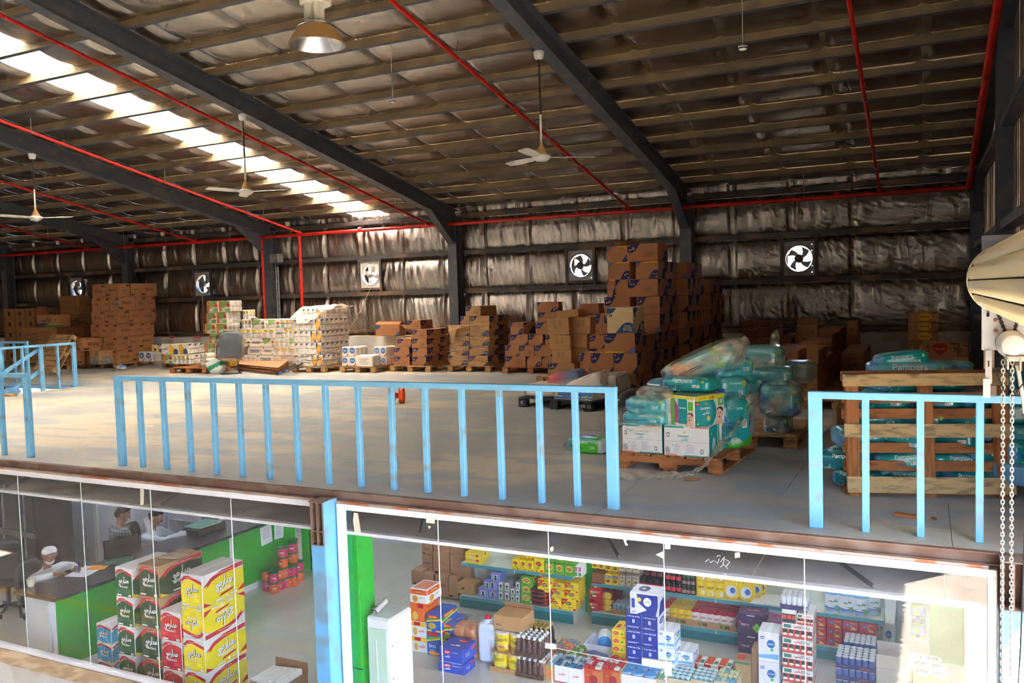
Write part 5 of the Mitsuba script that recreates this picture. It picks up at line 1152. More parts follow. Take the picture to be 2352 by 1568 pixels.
# cable reel
c = at(917, 908, Y=11.45)
k = thing('cable_reel', 'orange and white plastic reel standing on the deck', 'reel'); Rr = rotz(math.radians(115)) @ rotx(math.pi / 2)
r_ = c[2] if c[2] < .16 else .13; c = np.array([c[0], c[1], r_])
part(k, 'flange', G().lathe([(.02, -.008), (r_, -.008), (r_, .008), (.02, .008)], c - Rr @ np.array([0, 0, .08]), 32, C(226, 220, 210), Rr), 'satin')
part(k, 'flange', G().lathe([(.02, -.01), (r_, -.012), (r_, .06), (r_ * .9, .062), (.02, .01)], c + Rr @ np.array([0, 0, .02]), 32, C(230, 86, 24), Rr), 'satin')
part(k, 'core', G().tube([c - Rr @ np.array([0, 0, .09]), c + Rr @ np.array([0, 0, .05])], .045, 16, C(200, 60, 30)), 'satin')
g = G()
for i in range(6): a_ = i * math.pi / 3; g.poly(disc(.085 * math.cos(a_), .085 * math.sin(a_), .018, .03), c - Rr @ np.array([0, 0, .0895]), Rr @ np.array([1, 0, 0]), -(Rr @ np.array([0, 1, 0])), C(190, 50, 30))
part(k, 'slot', g, 'satin')

# ---------------------------------------------------------------- nappy cartons and packs on the near pallet
TEAL, TEAL2 = C(30, 150, 150), C(74, 172, 174)
A0, A1 = at(1418, 1073, Z=0), at(1658, 1092, Z=0); yw = math.atan2(A1[1] - A0[1], A1[0] - A0[0])
Rn = rotz(yw); 
def ln(x, y, z=0.0): return Rn @ np.array([x, y, 0]) + A0 + (0, 0, z)
pallet('orange-brown notched pallet under the white nappy cartons', A0[0], A0[1], float(np.linalg.norm(A1 - A0)), 1.3, 'pallet_orange', 'stringer', yaw=yw, h=.15, boards=6)
def st_nappy(w, h, r): return [(rect(0, h * .93, w * .45, h), TEAL), (rect(w * .6, h * .94, w, h), C(214, 130, 100)), (rect(0, h * .47, w, h * .485), C(190, 186, 180)), (fit(text2d('Pampers', True), w=w * .24, cx=w * .44, cy=h * .66), TEAL), (fit(ARABIC['squiggle'], w=w * .16, cx=w * .46, cy=h * .55), TEAL2), (disc(w * .47, h * .79, w * .025), C(226, 200, 70)), (rect(w * .07, h * .63, w * .13, h * .77).difference(rect(w * .08, h * .65, w * .12, h * .75)), C(50, 44, 90)), (rect(w * .82, h * .12, w * .88, h * .26).difference(rect(w * .83, h * .14, w * .87, h * .24)), C(50, 44, 90)), (lines(w * .24, h * .4, w * .4, 6, h * .05, r), C(190, 184, 196)), (lines(w * .5, h * .4, w * .7, 6, h * .05, r), C(190, 184, 196)), (unary_union([rect(w * (.04 + .012 * i), h * .1, w * (.046 + .012 * i), h * .3) for i in range(8)]), C(110, 104, 130)), (rect(w * .45, 0, w, h * .05), TEAL), (rect(w * .05, h * .03, w * .3, h * .07), C(214, 120, 90)), (disc(w * .2, h * .36, w * .012), C(40, 140, 220))]
def st_nappy_side(w, h, r): return [(rect(0, 0, w, h), TEAL), (rect(w * .78, 0, w * .86, h), C(226, 200, 50)), (disc(w * .2, h * .75, w * .08, h * .07), C(90, 180, 60)), (Polygon([(w * .25, h * .1), (w * .6, h * .1), (w * .55, h * .5), (w * .4, h * .62), (w * .25, h * .4)]), C(170, 210, 210)), (fit(text2d('4', True), h=h * .08, cx=w * .2, cy=h * .75), C(240, 240, 230))]
def face(w, h, cx, cy, s_): # a smiling baby, plainly drawn
    return [(disc(cx, cy - s_ * 1.35, s_ * 1.0, s_ * .6), C(232, 190, 168)), (disc(cx, cy, s_ * .78, s_), C(236, 196, 172)), (disc(cx + s_ * .1, cy + s_ * .62, s_ * .74, s_ * .46).difference(disc(cx - s_ * .1, cy + .1 * s_, s_ * .7, s_ * .72)), C(70, 50, 44)), (disc(cx - s_ * .28, cy + s_ * .12, s_ * .09), C(40, 30, 30)), (disc(cx + s_ * .2, cy + s_ * .12, s_ * .09), C(40, 30, 30)), (disc(cx - s_ * .08, cy - s_ * .42, s_ * .26, s_ * .13), C(170, 60, 70)), (disc(cx - s_ * .08, cy - s_ * .12, s_ * .1, s_ * .07), C(220, 160, 140))]
def st_mega(w, h, r): return [(disc(w * .3, h * .45, w * .42, h * .6).intersection(rect(0, 0, w, h * .84)), TEAL), (disc(w * .3, h * .45, w * .3, h * .42), C(58, 166, 166)), (rect(0, h * .84, w, h), C(226, 206, 44)), (fit(text2d('MEGA BOX', True), w=w * .2, cx=w * .26, cy=h * .91), C(200, 60, 40)), (fit(ARABIC['squiggle'], w=w * .2, cx=w * .55, cy=h * .91), C(200, 60, 40)), (rect(w * .78, h * .62, w * .96, h * .86), C(90, 186, 50)), (disc(w * .87, h * .76, w * .05), C(170, 196, 236)), (fit(text2d('Pampers', True), w=w * .34, cx=w * .33, cy=h * .58), C(236, 240, 240)), (fit(ARABIC['squiggle'], w=w * .24, cx=w * .36, cy=h * .42), C(210, 232, 232)), (disc(w * .37, h * .72, w * .03), C(226, 200, 70)), (disc(w * .08, h * .12, w * .045), C(90, 180, 50)), (fit(text2d('4', True), h=h * .1, cx=w * .08, cy=h * .12), C(240, 246, 230)), (disc(w * .43, h * .25, w * .06), C(230, 196, 90)), (rect(w * .03, h * .72, w * .13, h * .79), C(232, 120, 70))] + face(w, h, w * .8, h * .34, h * .22)
def st_mega_side(w, h, r): return [(rect(0, h * .9, w, h), C(226, 206, 44)), (rect(w * .2, 0, w * .34, h * .9), C(110, 180, 90)), (Polygon([(w * .34, h * .1), (w * .34, h * .85), (w * .48, h * .6), (w * .46, h * .1)]), C(200, 60, 130)), (rect(w * .46, h * .08, w * .76, h * .9), TEAL), (fit(text2d('Pampers', True), w=w * .24, cx=w * .6, cy=h * .6), C(230, 240, 240)), (rect(w * .8, h * .55, w * .96, h * .82), C(90, 186, 50)), (unary_union([rect(w * (.72 + .03 * i), 0, w * (.735 + .03 * i), h * .2) for i in range(7)]), C(60, 60, 60))] + face(w, h, w * .86, h * .3, h * .16)
NW = C(226, 222, 216)
def ncart(lab, x, y, z, w, d, h, fr, sd, yaw=0, **k):
    p = ln(x, y, z); gm = carton_mesh(p[0], p[0] + w, p[1], p[1] + d, p[2], p[2] + h, fr, sd, NW, **k)
    put(thing('nappy_carton', lab, 'carton'), turn(gm, p, Rn @ rotz(yaw)), 'satin')
WN = float(np.linalg.norm(A1 - A0))
ncart('white nappy carton at the left front corner of the orange pallet', .045, .03, .152, .40, .42, .275, st_nappy, st_nappy_side)
ncart('white nappy carton at the right front of the orange pallet', .475, .0, .152, .43, .34, .285, st_nappy, st_nappy_side)
ncart('teal nappy carton with baby face standing behind the right white one', .48, .37, .152, .44, .34, .285, None, st_mega)
k_ = ln(.79, -.01, .438)
def place_mega():
    p = ln(.46, .1, .432); gm = carton_mesh(p[0], p[0] + .36, p[1], p[1] + .42, p[2], p[2] + .285, st_mega_side, st_mega, NW, top=lambda w, h, r: [(rect(0, 0, w, h), C(120, 150, 110)), (rect(w * .92, 0, w, h), C(226, 206, 44))])
    put(thing('nappy_carton', 'large teal and yellow carton with a baby face on top of the white ones', 'carton'), turn(gm, p, Rn @ rotz(-.42)), 'satin')
place_mega()
def npack(lab, c, size, R=np.eye(3), seed=0, col=TEAL, band=True, name='nappy_pack', group=None, e=.42, amp=.025, extra=None):
    def pr(a, b, q):
        if extra:
            z_ = extra(a, b, q)
            if z_: return z_
        if band and abs(q + .02) < .16 and b < -.2 and abs(a) < .75: return C(214, 224, 226)
        if q > .55 and (meshkit.noise(np.array([a * 3, b * 3, seed])) > .62): return C(120, 190, 190)
        if a < -.72: return C(96, 150, 190)
        return None
    k = thing(name, lab, 'nappy pack', group)
    part(k, 'wrapper', blob(c, size, R, e, col, (22, 34), amp * .6, seed, pr), 'gloss')
    r = random.Random(seed); w, h = size[0], size[2]; g = None
    L = [(fit(text2d('Pampers', True), w=w * .4, cx=w * r.uniform(-.08, .1), cy=h * .27 if band else 0), C(214, 232, 230)), (lines(-w * .3, -h * .02, w * .1, 2, h * .09, r), C(60, 90, 130)), (rect(w * .16, -h * .14, w * .3, h * .04), C(236, 238, 236)), (unary_union([rect(w * (.17 + .018 * i), -h * .12, w * (.178 + .018 * i), h * .02) for i in range(6)]), C(40, 40, 46)), (disc(w * -.36, h * .02, h * .1), C(40, 110, 190)), (disc(w * .36, h * .26, h * .1), C(170, 196, 90)), (fit(ARABIC['bambers'], w=w * .24, cx=-w * .2, cy=-h * .3), C(206, 228, 226))]
    G_ = G()
    for i_, (q, cc) in enumerate(L): G_.merge(label_on(c, size, R, e, q, cc, .010 + .0008 * i_))
    part(k, 'print', G_, 'gloss')
    return k
npack('upper of two teal nappy packs under film at the left of the pallet', ln(.27, .22, .60), (.44, .34, .15), Rn, 1, TEAL2)
npack('lower of two teal nappy packs under film at the left of the pallet', ln(.26, .2, .475), (.46, .36, .13), Rn, 2, TEAL2)
npack('teal nappy pack behind the two filmed packs', ln(.42, .52, .62), (.5, .3, .2), Rn @ rotz(.3), 3)
npack('teal pack lying flat on the big yellow-edged carton', ln(.62, .42, .79), (.52, .36, .14), Rn @ rotz(-.1), 4)
npack('long nappy pack in a dusty bag slanting up over the pile', ln(.66, .62, .96), (.72, .36, .22), Rn @ rotz(.1) @ roty(-.42), 5, TEAL2, extra=lambda a, b, q: C(214, 160, 120) if -.75 < a < -.35 and b < -.2 else (C(206, 196, 170) if -.3 < a < .1 and b < -.3 and abs(q) < .4 else (C(150, 190, 80) if abs(a - .55) < .1 and b < -.3 else None)))
for lab, x, y, z_, s_, sd in (('teal pack leaning at the right rear of the near pallet', .86, .86, .68, (.3, .3, .3), 6), ('bundle of nappy packs in clear film at the right of the near pallet', .86, .72, .42, (.36, .5, .46), 7), ('teal pack showing at the back of the near pile', .82, .98, .9, (.46, .34, .2), 8), ('teal pack at the back left of the near pile', .3, .8, .5, (.5, .4, .6), 9)):
    npack(lab, ln(x, y, z_), s_, Rn @ rotz(.1 * sd), sd, TEAL if sd % 2 else TEAL2)
npack('white and grey pack in film at the right end of the near pallet', ln(.93, 1.02, .36), (.26, .3, .36), Rn, 12, C(150, 160, 160))
npack('bright green pack at the right edge of the near pallet', ln(.97, .72, .21), (.2, .4, .13), Rn @ rotz(-.15), 10, C(70, 180, 40), extra=lambda a, b, q: C(222, 226, 222) if b < -.2 and q > -.1 and a > -.2 else None)
obj('wrap_sheet', 'dusty clear film drawn over the two teal packs at the left', 'plastic film', blob(ln(.25, .25, .53), (.66, .56, .44), Rn, .7, (.5,) * 3, (20, 30), .03, 21), 'stretch_film')
obj('wrap_sheet', 'crumpled dusty film lying on the big carton', 'plastic film', blob(ln(.36, .1, .72), (.38, .3, .14), Rn @ rotz(-.5), .9, (.5,) * 3, (20, 30), .12, 22), 'bag_film')
obj('nappy_bag', 'dusty clear bag around the slanting nappy pack', 'bag', blob(ln(.68, .62, .97), (.86, .42, .29), Rn @ rotz(.1) @ roty(-.42), .6, (.5,) * 3, (22, 30), .05, 23), 'bag_film')
obj('nappy_bag', 'crumpled end of the dusty bag at the top of the near pile', 'bag', blob(ln(.98, .66, 1.06), (.2, .22, .3), Rn @ roty(.4), .9, (.5,) * 3, (20, 28), .12, 24), 'bag_film')
obj('wrap_sheet', 'clear film around the packs at the right of the near pallet', 'plastic film', blob(ln(.87, .75, .42), (.42, .62, .58), Rn, .7, (.5,) * 3, (20, 30), .05, 25), 'stretch_film')
# film tail: from the load down to the deck
def ribbon(lab, pts, w, tw, m='bag_film'):
    pts = np.asarray(pts, float); t = np.linspace(0, len(pts) - 1, 60); P = np.stack([np.interp(t, np.arange(len(pts)), pts[:, j]) for j in range(3)], 1)
    for _ in range(6): P[1:-1] = (P[:-2] + P[1:-1] * 2 + P[2:]) / 4
    rows = []
    for i, p in enumerate(P):
        q = np.linspace(-.5, .5, 9); off = np.asarray(tw(i / 59.0))
        rows.append([p + off * w * s_ + np.array([0, 0, .012 * math.sin(12 * s_ + i * .4) + .008 * math.sin(i * .9)]) for s_ in q])
    S = np.array(rows); i, j = np.meshgrid(np.arange(59), np.arange(8), indexing='ij'); i, j = i.ravel(), j.ravel()
    S[..., 2] = np.maximum(S[..., 2], .006)
    return obj('film_tail', lab, 'plastic film', G().add(S.reshape(-1, 3), np.stack([i * 9 + j, (i + 1) * 9 + j, (i + 1) * 9 + j + 1, i * 9 + j + 1], 1)), m)
ribbon('twisted strip of dusty film trailing from the pallet along the deck', [at(1415, 1094, Z=.03), at(1500, 1093, Z=.03), at(1570, 1090, Z=.05), at(1612, 1078, Z=.08), at(1630, 1052, Y=7.6)], .16, lambda u: (.35, .85, .25))
ribbon('strip of film slanting down the right side of the nappy cartons', [at(1632, 1052, Y=7.6), at(1660, 1015, Y=7.85), at(1700, 975, Y=8.1), at(1725, 930, Y=8.3), at(1732, 880, Y=8.4)], .14, lambda u: (.9, .1, .5))
# pack on the deck
g0 = at(1350, 1040, Z=0)
npack('green and white nappy pack lying alone on the deck', (g0[0], g0[1] + .1, .08), (.46, .3, .16), rotz(-.2), 31, C(70, 184, 44), extra=lambda a, b, q: C(214, 216, 220) if a > .72 or (b < -.3 and -.1 < q < .25) else (C(90, 60, 140) if q > .3 and a < .1 and b > -.5 else None))
obj('wrap_sheet', 'clear film end beside the green pack on the deck', 'plastic film', blob((g0[0] - .2, g0[1] + .1, .05), (.2, .3, .1), rotz(-.2), .9, (.5,) * 3, amp=.1, seed=32), 'stretch_film')

# ---------------------------------------------------------------- second nappy pile, further back
P0 = at(1752, 1036, Z=0); P1 = at(1825, 1034, Z=0)
pallet('pallet under the tall pile of bagged nappy packs', P1[0] - .95, 9.12, .97, 1.2, 'pallet_wood', 'block', boards=7)
def fp(px, py, Y): return at(px, py, Y=Y)
for lab, l, r_, yt, yb, Y, D, col, sd, yaw, bag in (('dark blue-green pack at the bottom of the bagged pile', 1752, 1811, 957, 1003, 9.25, .4, C(24, 96, 110), 41, 0, True), ('big upright bagged nappy pack marked 3 in the tall pile', 1742, 1834, 883, 958, 9.15, .4, TEAL2, 42, 0, True), ('teal bagged pack second from top of the tall pile', 1722, 1820, 845, 892, 9.4, .36, TEAL, 43, .05, True), ('bagged pack standing on top of the tall pile with knotted ears', 1699, 1793, 796, 852, 9.5, .4, TEAL2, 44, .1, True), ('bagged pack sticking out right of the tall pile', 1795, 1866, 832, 880, 9.8, .36, C(120, 160, 156), 45, -.2, True)):
    a, b = fp(l, (yt + yb) / 2, Y), fp(r_, (yt + yb) / 2, Y); zt, zb = fp((l + r_) / 2, yt, Y)[2], fp((l + r_) / 2, yb, Y)[2]
    c = np.array([(a[0] + b[0]) / 2, Y + D / 2, (zt + zb) / 2]); s_ = (b[0] - a[0], D, zt - zb)
    ex = (lambda a, b, q: C(190, 130, 110) if -.5 < a < .1 and q < .1 and b < -.3 and a + q < -.2 else (C(40, 100, 190) if a > .5 and q < -.4 and b < -.3 else None)) if sd == 42 else None
    npack(lab, c, s_, rotz(yaw), sd, col, extra=ex)
    if bag: obj('nappy_bag', 'dusty clear bag around the ' + lab, 'bag', blob(c, np.array(s_) * (1.09, 1.08, 1.1), rotz(yaw), .5, (.5,) * 3, (22, 30), .03, sd + 50), 'bag_film')
for px, py, h_, sd in ((1712, 790, .2, 61), (1779, 782, .25, 62)):
    p = fp(px, py, 9.65); obj('bag_ear', ['left twisted ear of the knotted bag', 'right tall twisted ear of the knotted bag'][sd - 61], 'bag', blob(p, (.11, .08, h_), roty(.15 if sd == 62 else -.1), 1.3, (.5,) * 3, (18, 18), .08, sd), 'bag_film')
for i, (px, py) in enumerate(((1668, 872), (1688, 905), (1708, 880))): npack(['teal pack wedged left of the tall pile', 'teal pack with white label wedged between the two piles', 'blue-striped pack between the two piles'][i], fp(px, py, 9.3), (.3, .36, .18), rotz(.4 - .5 * i) @ roty(.5 * (i - 1)), 70 + i)

# ---------------------------------------------------------------- cartons at the back right
def kk_(lab, l, c, yt, yb, Y, r=None, st=st_small, sd=st_small, z0=None, col=KRAFT3, D=.45, **k): return K(lab, l, c, yt, yb, Y, r, st, sd, z0=z0, col=col, D=D, **k)
def stack_under(lab, l, c, Y, z, n, r=None, D=.45, st=st_small, col=KRAFT3, base=.14):
    x0, x1, y0, y1, _, _ = survey(l, c, 800, 840, Y, r, D=D)
    h = (z - base) / n
    for i in range(n): carton(f'{lab}, {ord_(i)} from below', x0, x1, y0, y1, base + i * h, base + (i + 1) * h - .003, st, st, col, tape=False)
pallet('pallet below the back right cartons', -2.1, 13.4, 1.2, 1.2, 'pallet_wood'); pallet('rear pallet below the back right cartons', -2.1, 16.4, 1.2, 1.2, 'pallet_wood'); pallet('pallet below the film-wrapped cartons by the back wall', -3.5, 16.2, 1.2, 1.2, 'pallet_wood')
stack_under('dark carton low in the wrapped stack by the back wall', 1700, 1815, 16.4, .49, 1, 1830)
for i, (l, c) in enumerate(((1697, 1735), (1736, 1777), (1778, 1818))): kk_(f'dark carton, {ord_(i)} from the left in second layer of the wrapped back stack', l, c, 772, 805, 16.5, None, z0=.49)
zt = at(1750, 772, Y=16.5)[2]
for i, (l, c) in enumerate(((1703.8, 1736.8), (1737.7, 1767), (1768, 1799))): kk_(f'dark carton, {ord_(i)} from the left in the top layer of the wrapped back stack', l, c, 732, 767, 16.5, None, lambda w, h, r: [(fit(ARABIC['squiggle'], w=w * .6, cx=w * .5, cy=h * .72), C(110, 50, 40))], None, z0=zt + (.0), col=C(130, 84, 60))
wrap_sheet('clear film fluttering over the wrapped back stack', -3.25, -2.2, 16.42, 17.2, .3, zt + .35, seed=33, dip=.1)
stack_under('brown carton under the pale carton by the back wall', 1829, 1878, 16.6, at(1850, 785, Y=16.6)[2], 2, 1885)
kk_('pale carton with a mark high by the back wall', 1829, 1878, 745, 785, 16.6, 1880, lambda w, h, r: [(lines(w * .3, h * .2, w * .8, 1, h * .1, r), INK), (fit(text2d('A', False), h=h * .12, cx=w * .8, cy=h * .6), INK)], z0=at(1850, 785, Y=16.6)[2], col=KRAFT2, flaps=[('b', 1.9, .12)])
stack_under('brown carton below the dusty open one at the back', 1880.5, 1931, 16.2, at(1900, 790, Y=16.2)[2], 2, 1945)
kk_('dusty brown carton with number on its upper edge at the back', 1880.5, 1931, 754, 790, 16.2, 1945, lambda w, h, r: [(fit(text2d('12x6', False), w=w * .3, cx=w * .45, cy=h * .9), INK)], z0=at(1900, 790, Y=16.2)[2], tape=True)
stack_under('dark carton at the right end of the back row', 1946, 1971, 16.4, 1.05, 3, 1976)
stack_under('brown carton under the one marked 4', 1820.7, 1888.6, 14.4, at(1850, 839, Y=14.4)[2], 1, 1900)
z4 = at(1850, 839, Y=14.4)[2]
kk_('tan carton marked 4 near the upper right corner', 1820.7, 1888.6, 798, 839, 14.4, 1903, z0=z4, col=KRAFT2)
stack_under('brown carton behind the one marked 4', 1836, 1910, 15.1, .66, 2, 1925)
kk_('flat dusty carton on top behind the one marked 4', 1836, 1910, 784, 797, 15.1, 1928, st_none, z0=.66, flaps=[('r', 1.4, .12)])
stack_under('brown carton under the one with curly black lettering', 1792, 1833, 13.8, at(1812, 841, Y=13.8)[2], 1, 1866)
z5 = at(1812, 841, Y=13.8)[2]
kk_('carton with curly black lettering left of the one marked 4', 1765, 1833, 806, 841, 13.8, 1866, st_text, z0=z5, col=KRAFT, tape=True)
stack_under('carton under the square brown one behind the slanting pack', 1660, 1712, 12.6, at(1690, 858, Y=12.6)[2], 1, 1722)
kk_('square brown carton with black lettering behind the slanting nappy pack', 1660, 1712, 808, 858, 12.6, 1722, st_text, z0=at(1690, 858, Y=12.6)[2], col=KRAFT, tape=True)
stack_under('dark carton in the column right of the bagged pile', 1853, 1878, 12.4, .62, 2, 1915, D=.6)
kk_('torn brown carton in the column right of the bagged pile', 1853, 1880, 862, 892, 12.3, 1900, z0=.62, flaps=[('f', 2.2, .1)])
pallet('pallet glimpsed right of the bagged nappy pile', -2.0, 12.15, 1.0, 1.2, 'pallet_wood')
stack_under('dark carton below the lettered dark one at the right', 1933, 1985, 13.5, at(1960, 856, Y=13.5)[2], 1, 2000, base=.02)
kk_('dark brown carton with faint black lettering at the right', 1933, 1985, 808, 856, 13.5, 2000, st_text, z0=at(1960, 856, Y=13.5)[2], col=C(120, 84, 54))
stack_under('small brown carton standing by the teal packs', 2005, 2025, 10.6, at(2015, 830, Y=10.6)[2], 2, 2032, base=.02)
def st_yellow(w, h, r): return [(disc(w * .55, h * .5, w * .22, h * .42), C(210, 160, 40)), (fit(text2d('BabyJoy', True), w=w * .3, cx=w * .55, cy=h * .5), C(90, 40, 30)), (fit(text2d('1', True), h=h * .4, cx=w * .14, cy=h * .5), C(200, 140, 40)), (rect(w * .8, h * .84, w * .97, h * .92), INK)]
def st_heart(w, h, r): return [(unary_union([disc(w * .42, h * .62, w * .13, h * .3), disc(w * .58, h * .62, w * .13, h * .3), Polygon([(w * .3, h * .5), (w * .7, h * .5), (w * .5, h * .02)])]), C(170, 40, 36)), (fit(text2d('BabyJoy', True), w=w * .28, cx=w * .5, cy=h * .52), C(210, 170, 130)), (fit(text2d('3', True), h=h * .4, cx=w * .14, cy=h * .5), C(150, 70, 50)), (rect(w * .8, h * .84, w * .97, h * .92), INK), (disc(w * .93, h * .5, w * .03, h * .2), C(70, 100, 50))]
YB = 16.3
stack_under('brown carton at the foot of the yellow-printed stack', 2087, 2158, YB, at(2120, 783, Y=YB)[2], 2, None, st=st_yellow, base=.02)
z = at(2120, 783, Y=YB)[2]
for i in range(3): z = kk_(f'carton with yellow oval print, {ord_(i)} from below in the stack by the right wall', 2085.5, 2155.6, 743 - 21.5, 765 - 21, YB, None, st_yellow, None, z0=z, col=KRAFT)
stack_under('flattened-looking carton under the red heart carton', 2117, 2226, 15.4, at(2160, 818, Y=15.4)[2], 2, None, base=.02, col=KRAFT, st=st_none)
kk_('carton with a red heart print at the back right', 2119, 2200, 784, 817, 15.4, None, st_heart, None, z0=at(2160, 818, Y=15.4)[2], col=KRAFT)
kk_('small carton with green leaf beside the red heart carton', 2201, 2224, 788, 816, 15.45, None, lambda w, h, r: [(disc(w * .3, h * .5, w * .12, h * .25), C(70, 100, 50)), (rect(w * .5, h * .84, w * .9, h * .92), INK)], None, z0=at(2160, 818, Y=15.4)[2], col=KRAFT)

# ---------------------------------------------------------------- pallet stood on edge with a heap of nappy packs behind
ea, eb = at(1946, 1141, Z=0), at(2334, 1147, Z=0); ye = math.atan2(eb[1] - ea[1], eb[0] - ea[0])
pallet('big pallet standing on edge behind the right guard rail', 0, 0, 1.2, 1.06, 'pallet_orange', 'stringer', R=rotz(ye) @ rotx(math.radians(80)), o=ea + (0, .02, .0), h=.14) if False else None
k = thing('pallet', 'big pallet standing on edge behind the right guard rail', 'pallet')
Wp = float(np.linalg.norm(eb - ea)); Rp = rotz(ye) @ rotx(math.radians(-7)); 
def pb(n, lo, hi, m):
    lo, hi = np.array(lo, float), np.array(hi, float); part(k, n, G().obox(Rp @ ((lo + hi) / 2) + ea, hi - lo, Rp, b=.004), m)
for z0_, z1_ in ((.035, .165), (.475, .585), (.885, .985)): pb('face_board', (rng.uniform(-.01, .01), 0, z0_), (Wp + rng.uniform(-.02, .02), .02, z1_), 'pallet_pale_x')
for x_ in (.02, Wp / 2 - .04, Wp - .11): pb('stringer', (x_, .022, .0), (x_ + .095, .115, .97), 'pallet_orange_z')
for z0_ in (.0, .2, .345, .62, .75, .93): pb('back_board', (0, .117, z0_), (Wp, .137, z0_ + .085), 'pallet_orange_x')
HEAP = [(.22, .38, .1), (.62, .42, .1), (1.0, .4, .1), (.1, .45, .24), (.48, .4, .25), (.86, .42, .24), (1.15, .42, .28), (.2, .5, .40), (.58, .42, .41), (.95, .44, .42), (1.28, .5, .44), (.3, .5, .56), (.68, .46, .57), (1.02, .46, .58), (.42, .55, .72), (.8, .5, .72), (1.12, .55, .70), (.5, .6, .86), (.85, .6, .87)]
for i, (x_, y_, z_) in enumerate(HEAP):
    c = rotz(ye) @ np.array([x_, y_, 0]) + ea + (0, 0, z_)
    npack(f'teal nappy pack in the heap behind the upright pallet, {ord_(min(i // 4, 9))} layer, {ord_(i % 4)} from the left', c, (.42, .5, .155), rotz(rng.uniform(-.5, .5)) @ roty(rng.uniform(-.12, .12)), 100 + i, TEAL if i % 3 else C(18, 116, 120), group='nappy packs heaped behind the upright pallet')
c = at(2068, 827, Y=8.0); npack('bright teal nappy pack lying highest on the heap behind the upright pallet', c, (.42, .34, .15), rotz(.2) @ roty(-.12), 131, C(10, 160, 160))
c = at(2085, 850, Y=7.95); npack('wide pale teal pack just under the topmost one', c, (.66, .5, .16), rotz(.1), 132, TEAL2)
obj('nappy_bag', 'clear bag end beside the topmost teal packs', 'bag', blob(at(2170, 848, Y=8.0), (.2, .2, .14), None, 1.0, (.5,) * 3, amp=.1, seed=133), 'bag_film')
for i, (px, py, Y) in enumerate(((2330, 945, 7.9), (2335, 1000, 7.8), (2332, 1035, 7.7), (2338, 1085, 7.6), (2300, 870, 8.2), (2190, 852, 8.3))): npack(['teal pack bulging out right of the upright pallet', 'white-labelled pack right of the upright pallet', 'teal pack low at the right of the upright pallet', 'dark teal pack lowest at the right edge', 'teal pack behind the strap at the right', 'teal and orange pack behind the upright pallet top board'][i], at(px, py, Y=Y), (.26, .3, .18), rotz(.3 * i), 140 + i, TEAL if i % 2 == 0 else TEAL2)
def st_orange(w, h, r): return [(disc(w * .62, h * .5, w * .4, h * .28), C(222, 84, 30)), (fit(text2d('6', True), h=h * .2, cx=w * .7, cy=h * .5), C(240, 220, 200)), (fit(text2d('JOY', False), w=w * .3, cx=w * .3, cy=h * .1), C(180, 60, 40))]
p = at(1942, 1014, Z=0)
carton('brown carton with orange oval beside the upright pallet', p[0] - .08, p[0] + .3, 9.6, 9.95, .0, .40, st_orange, None, KRAFT2, tape=True)
carton('brown carton with red writing on the orange-oval carton', p[0] - .0, p[0] + .34, 9.65, 9.95, .402, .62, st_orange, None, KRAFT2, tape=False)
for lab, q, s_, a_ in (('wood chip on the deck before the near pallet', at(1590, 1100, Z=.01), (.13, .03, .012), .5), ('flat piece of reddish wood on the deck before the upright pallet', at(2082, 1183, Z=.012), (.16, .07, .02), -.25), ('tiny wood chip on the deck at the right', at(2145, 1190, Z=.008), (.03, .05, .01), .2)):
    obj('wood_chip', lab, 'wood chip', G().obox(q, s_, rotz(a_), b=.003), 'pallet_orange_x')
obj('deck_clamp', 'small rusty block by the foot of the upright pallet', 'block', G().box(at(1938, 1113, Z=0) + (-.03, -.02, 0), at(1938, 1113, Z=0) + (.03, .03, .05), b=.004), 'pallet_orange_x')
# ---------------------------------------------------------------- inside the shop
ZF = ZG + .004
def SB(lab, l, c, r, yt, yb, z0=None, D=.3, front=st_none, side=None, top=None, col=C(236, 236, 238), Y=None, name='carton', cat='carton', flip=False, sflip=None, group=None, mat_='satin', tape=False, flaps=None, W=None, put_=True):
    """A box on the shop floor (or on z0): c, yb is its near right bottom corner, l its left edge, r the end of its right side, yt the top at the corner."""
    p = at(c, yb, Z=ZF if z0 is None else z0) if Y is None else at(c, yb, Y=Y)
    z = (ZF if z0 is None else z0); x1, y0 = p[0], p[1]
    x0 = x1 - W if W else at(l, yb, Y=y0)[0]; y1 = at(r, (yt + yb) / 2, X=x1)[1] if r else y0 + D
    y1 = min(max(y1, y0 + .08), y0 + 1.2)
    z1 = at(c, yt, Y=y0)[2]
    carton(lab, x0, x1, y0, y1, z, z1 - .0015, front, side, col, tape=tape, flaps=flaps, name=name, cat=cat, flip=flip, sflip=sflip, group=group, mat_=mat_, top=top)
    return x0, x1, y0, y1, z, z1
def P(*items):
    """A print in fractions of the face: (kind, ...) tuples."""
    def fn(w, h, r):
        L = []
        for it in items:
            k, c = it[0], it[-1]
            if k == 'r': L.append((rect(it[1] * w, it[2] * h, it[3] * w, it[4] * h), c))
            elif k == 'd': L.append((disc(it[1] * w, it[2] * h, it[3] * w, it[4] * h), c))
            elif k == 't': L.append((fit(text2d(it[1], True), w=it[4] * w, h=it[5] * h if len(it) > 6 else None, cx=it[2] * w, cy=it[3] * h), c))
            elif k == 'a': L.append((fit(ARABIC[it[1]], w=it[4] * w, h=.4 * h, cx=it[2] * w, cy=it[3] * h), c))
            elif k == 'p': L.append((Polygon([(a * w, b * h) for a, b in it[1]]), c))
            elif k == 'l': L.append((lines(it[1] * w, it[2] * h, it[3] * w, it[4], .06 * h, r), c))
        return L
    return fn
GD = C(60, 210, 30); WHT = C(240, 240, 242); RED = C(196, 30, 44); YEL = C(240, 214, 20); BLU = C(34, 50, 150)
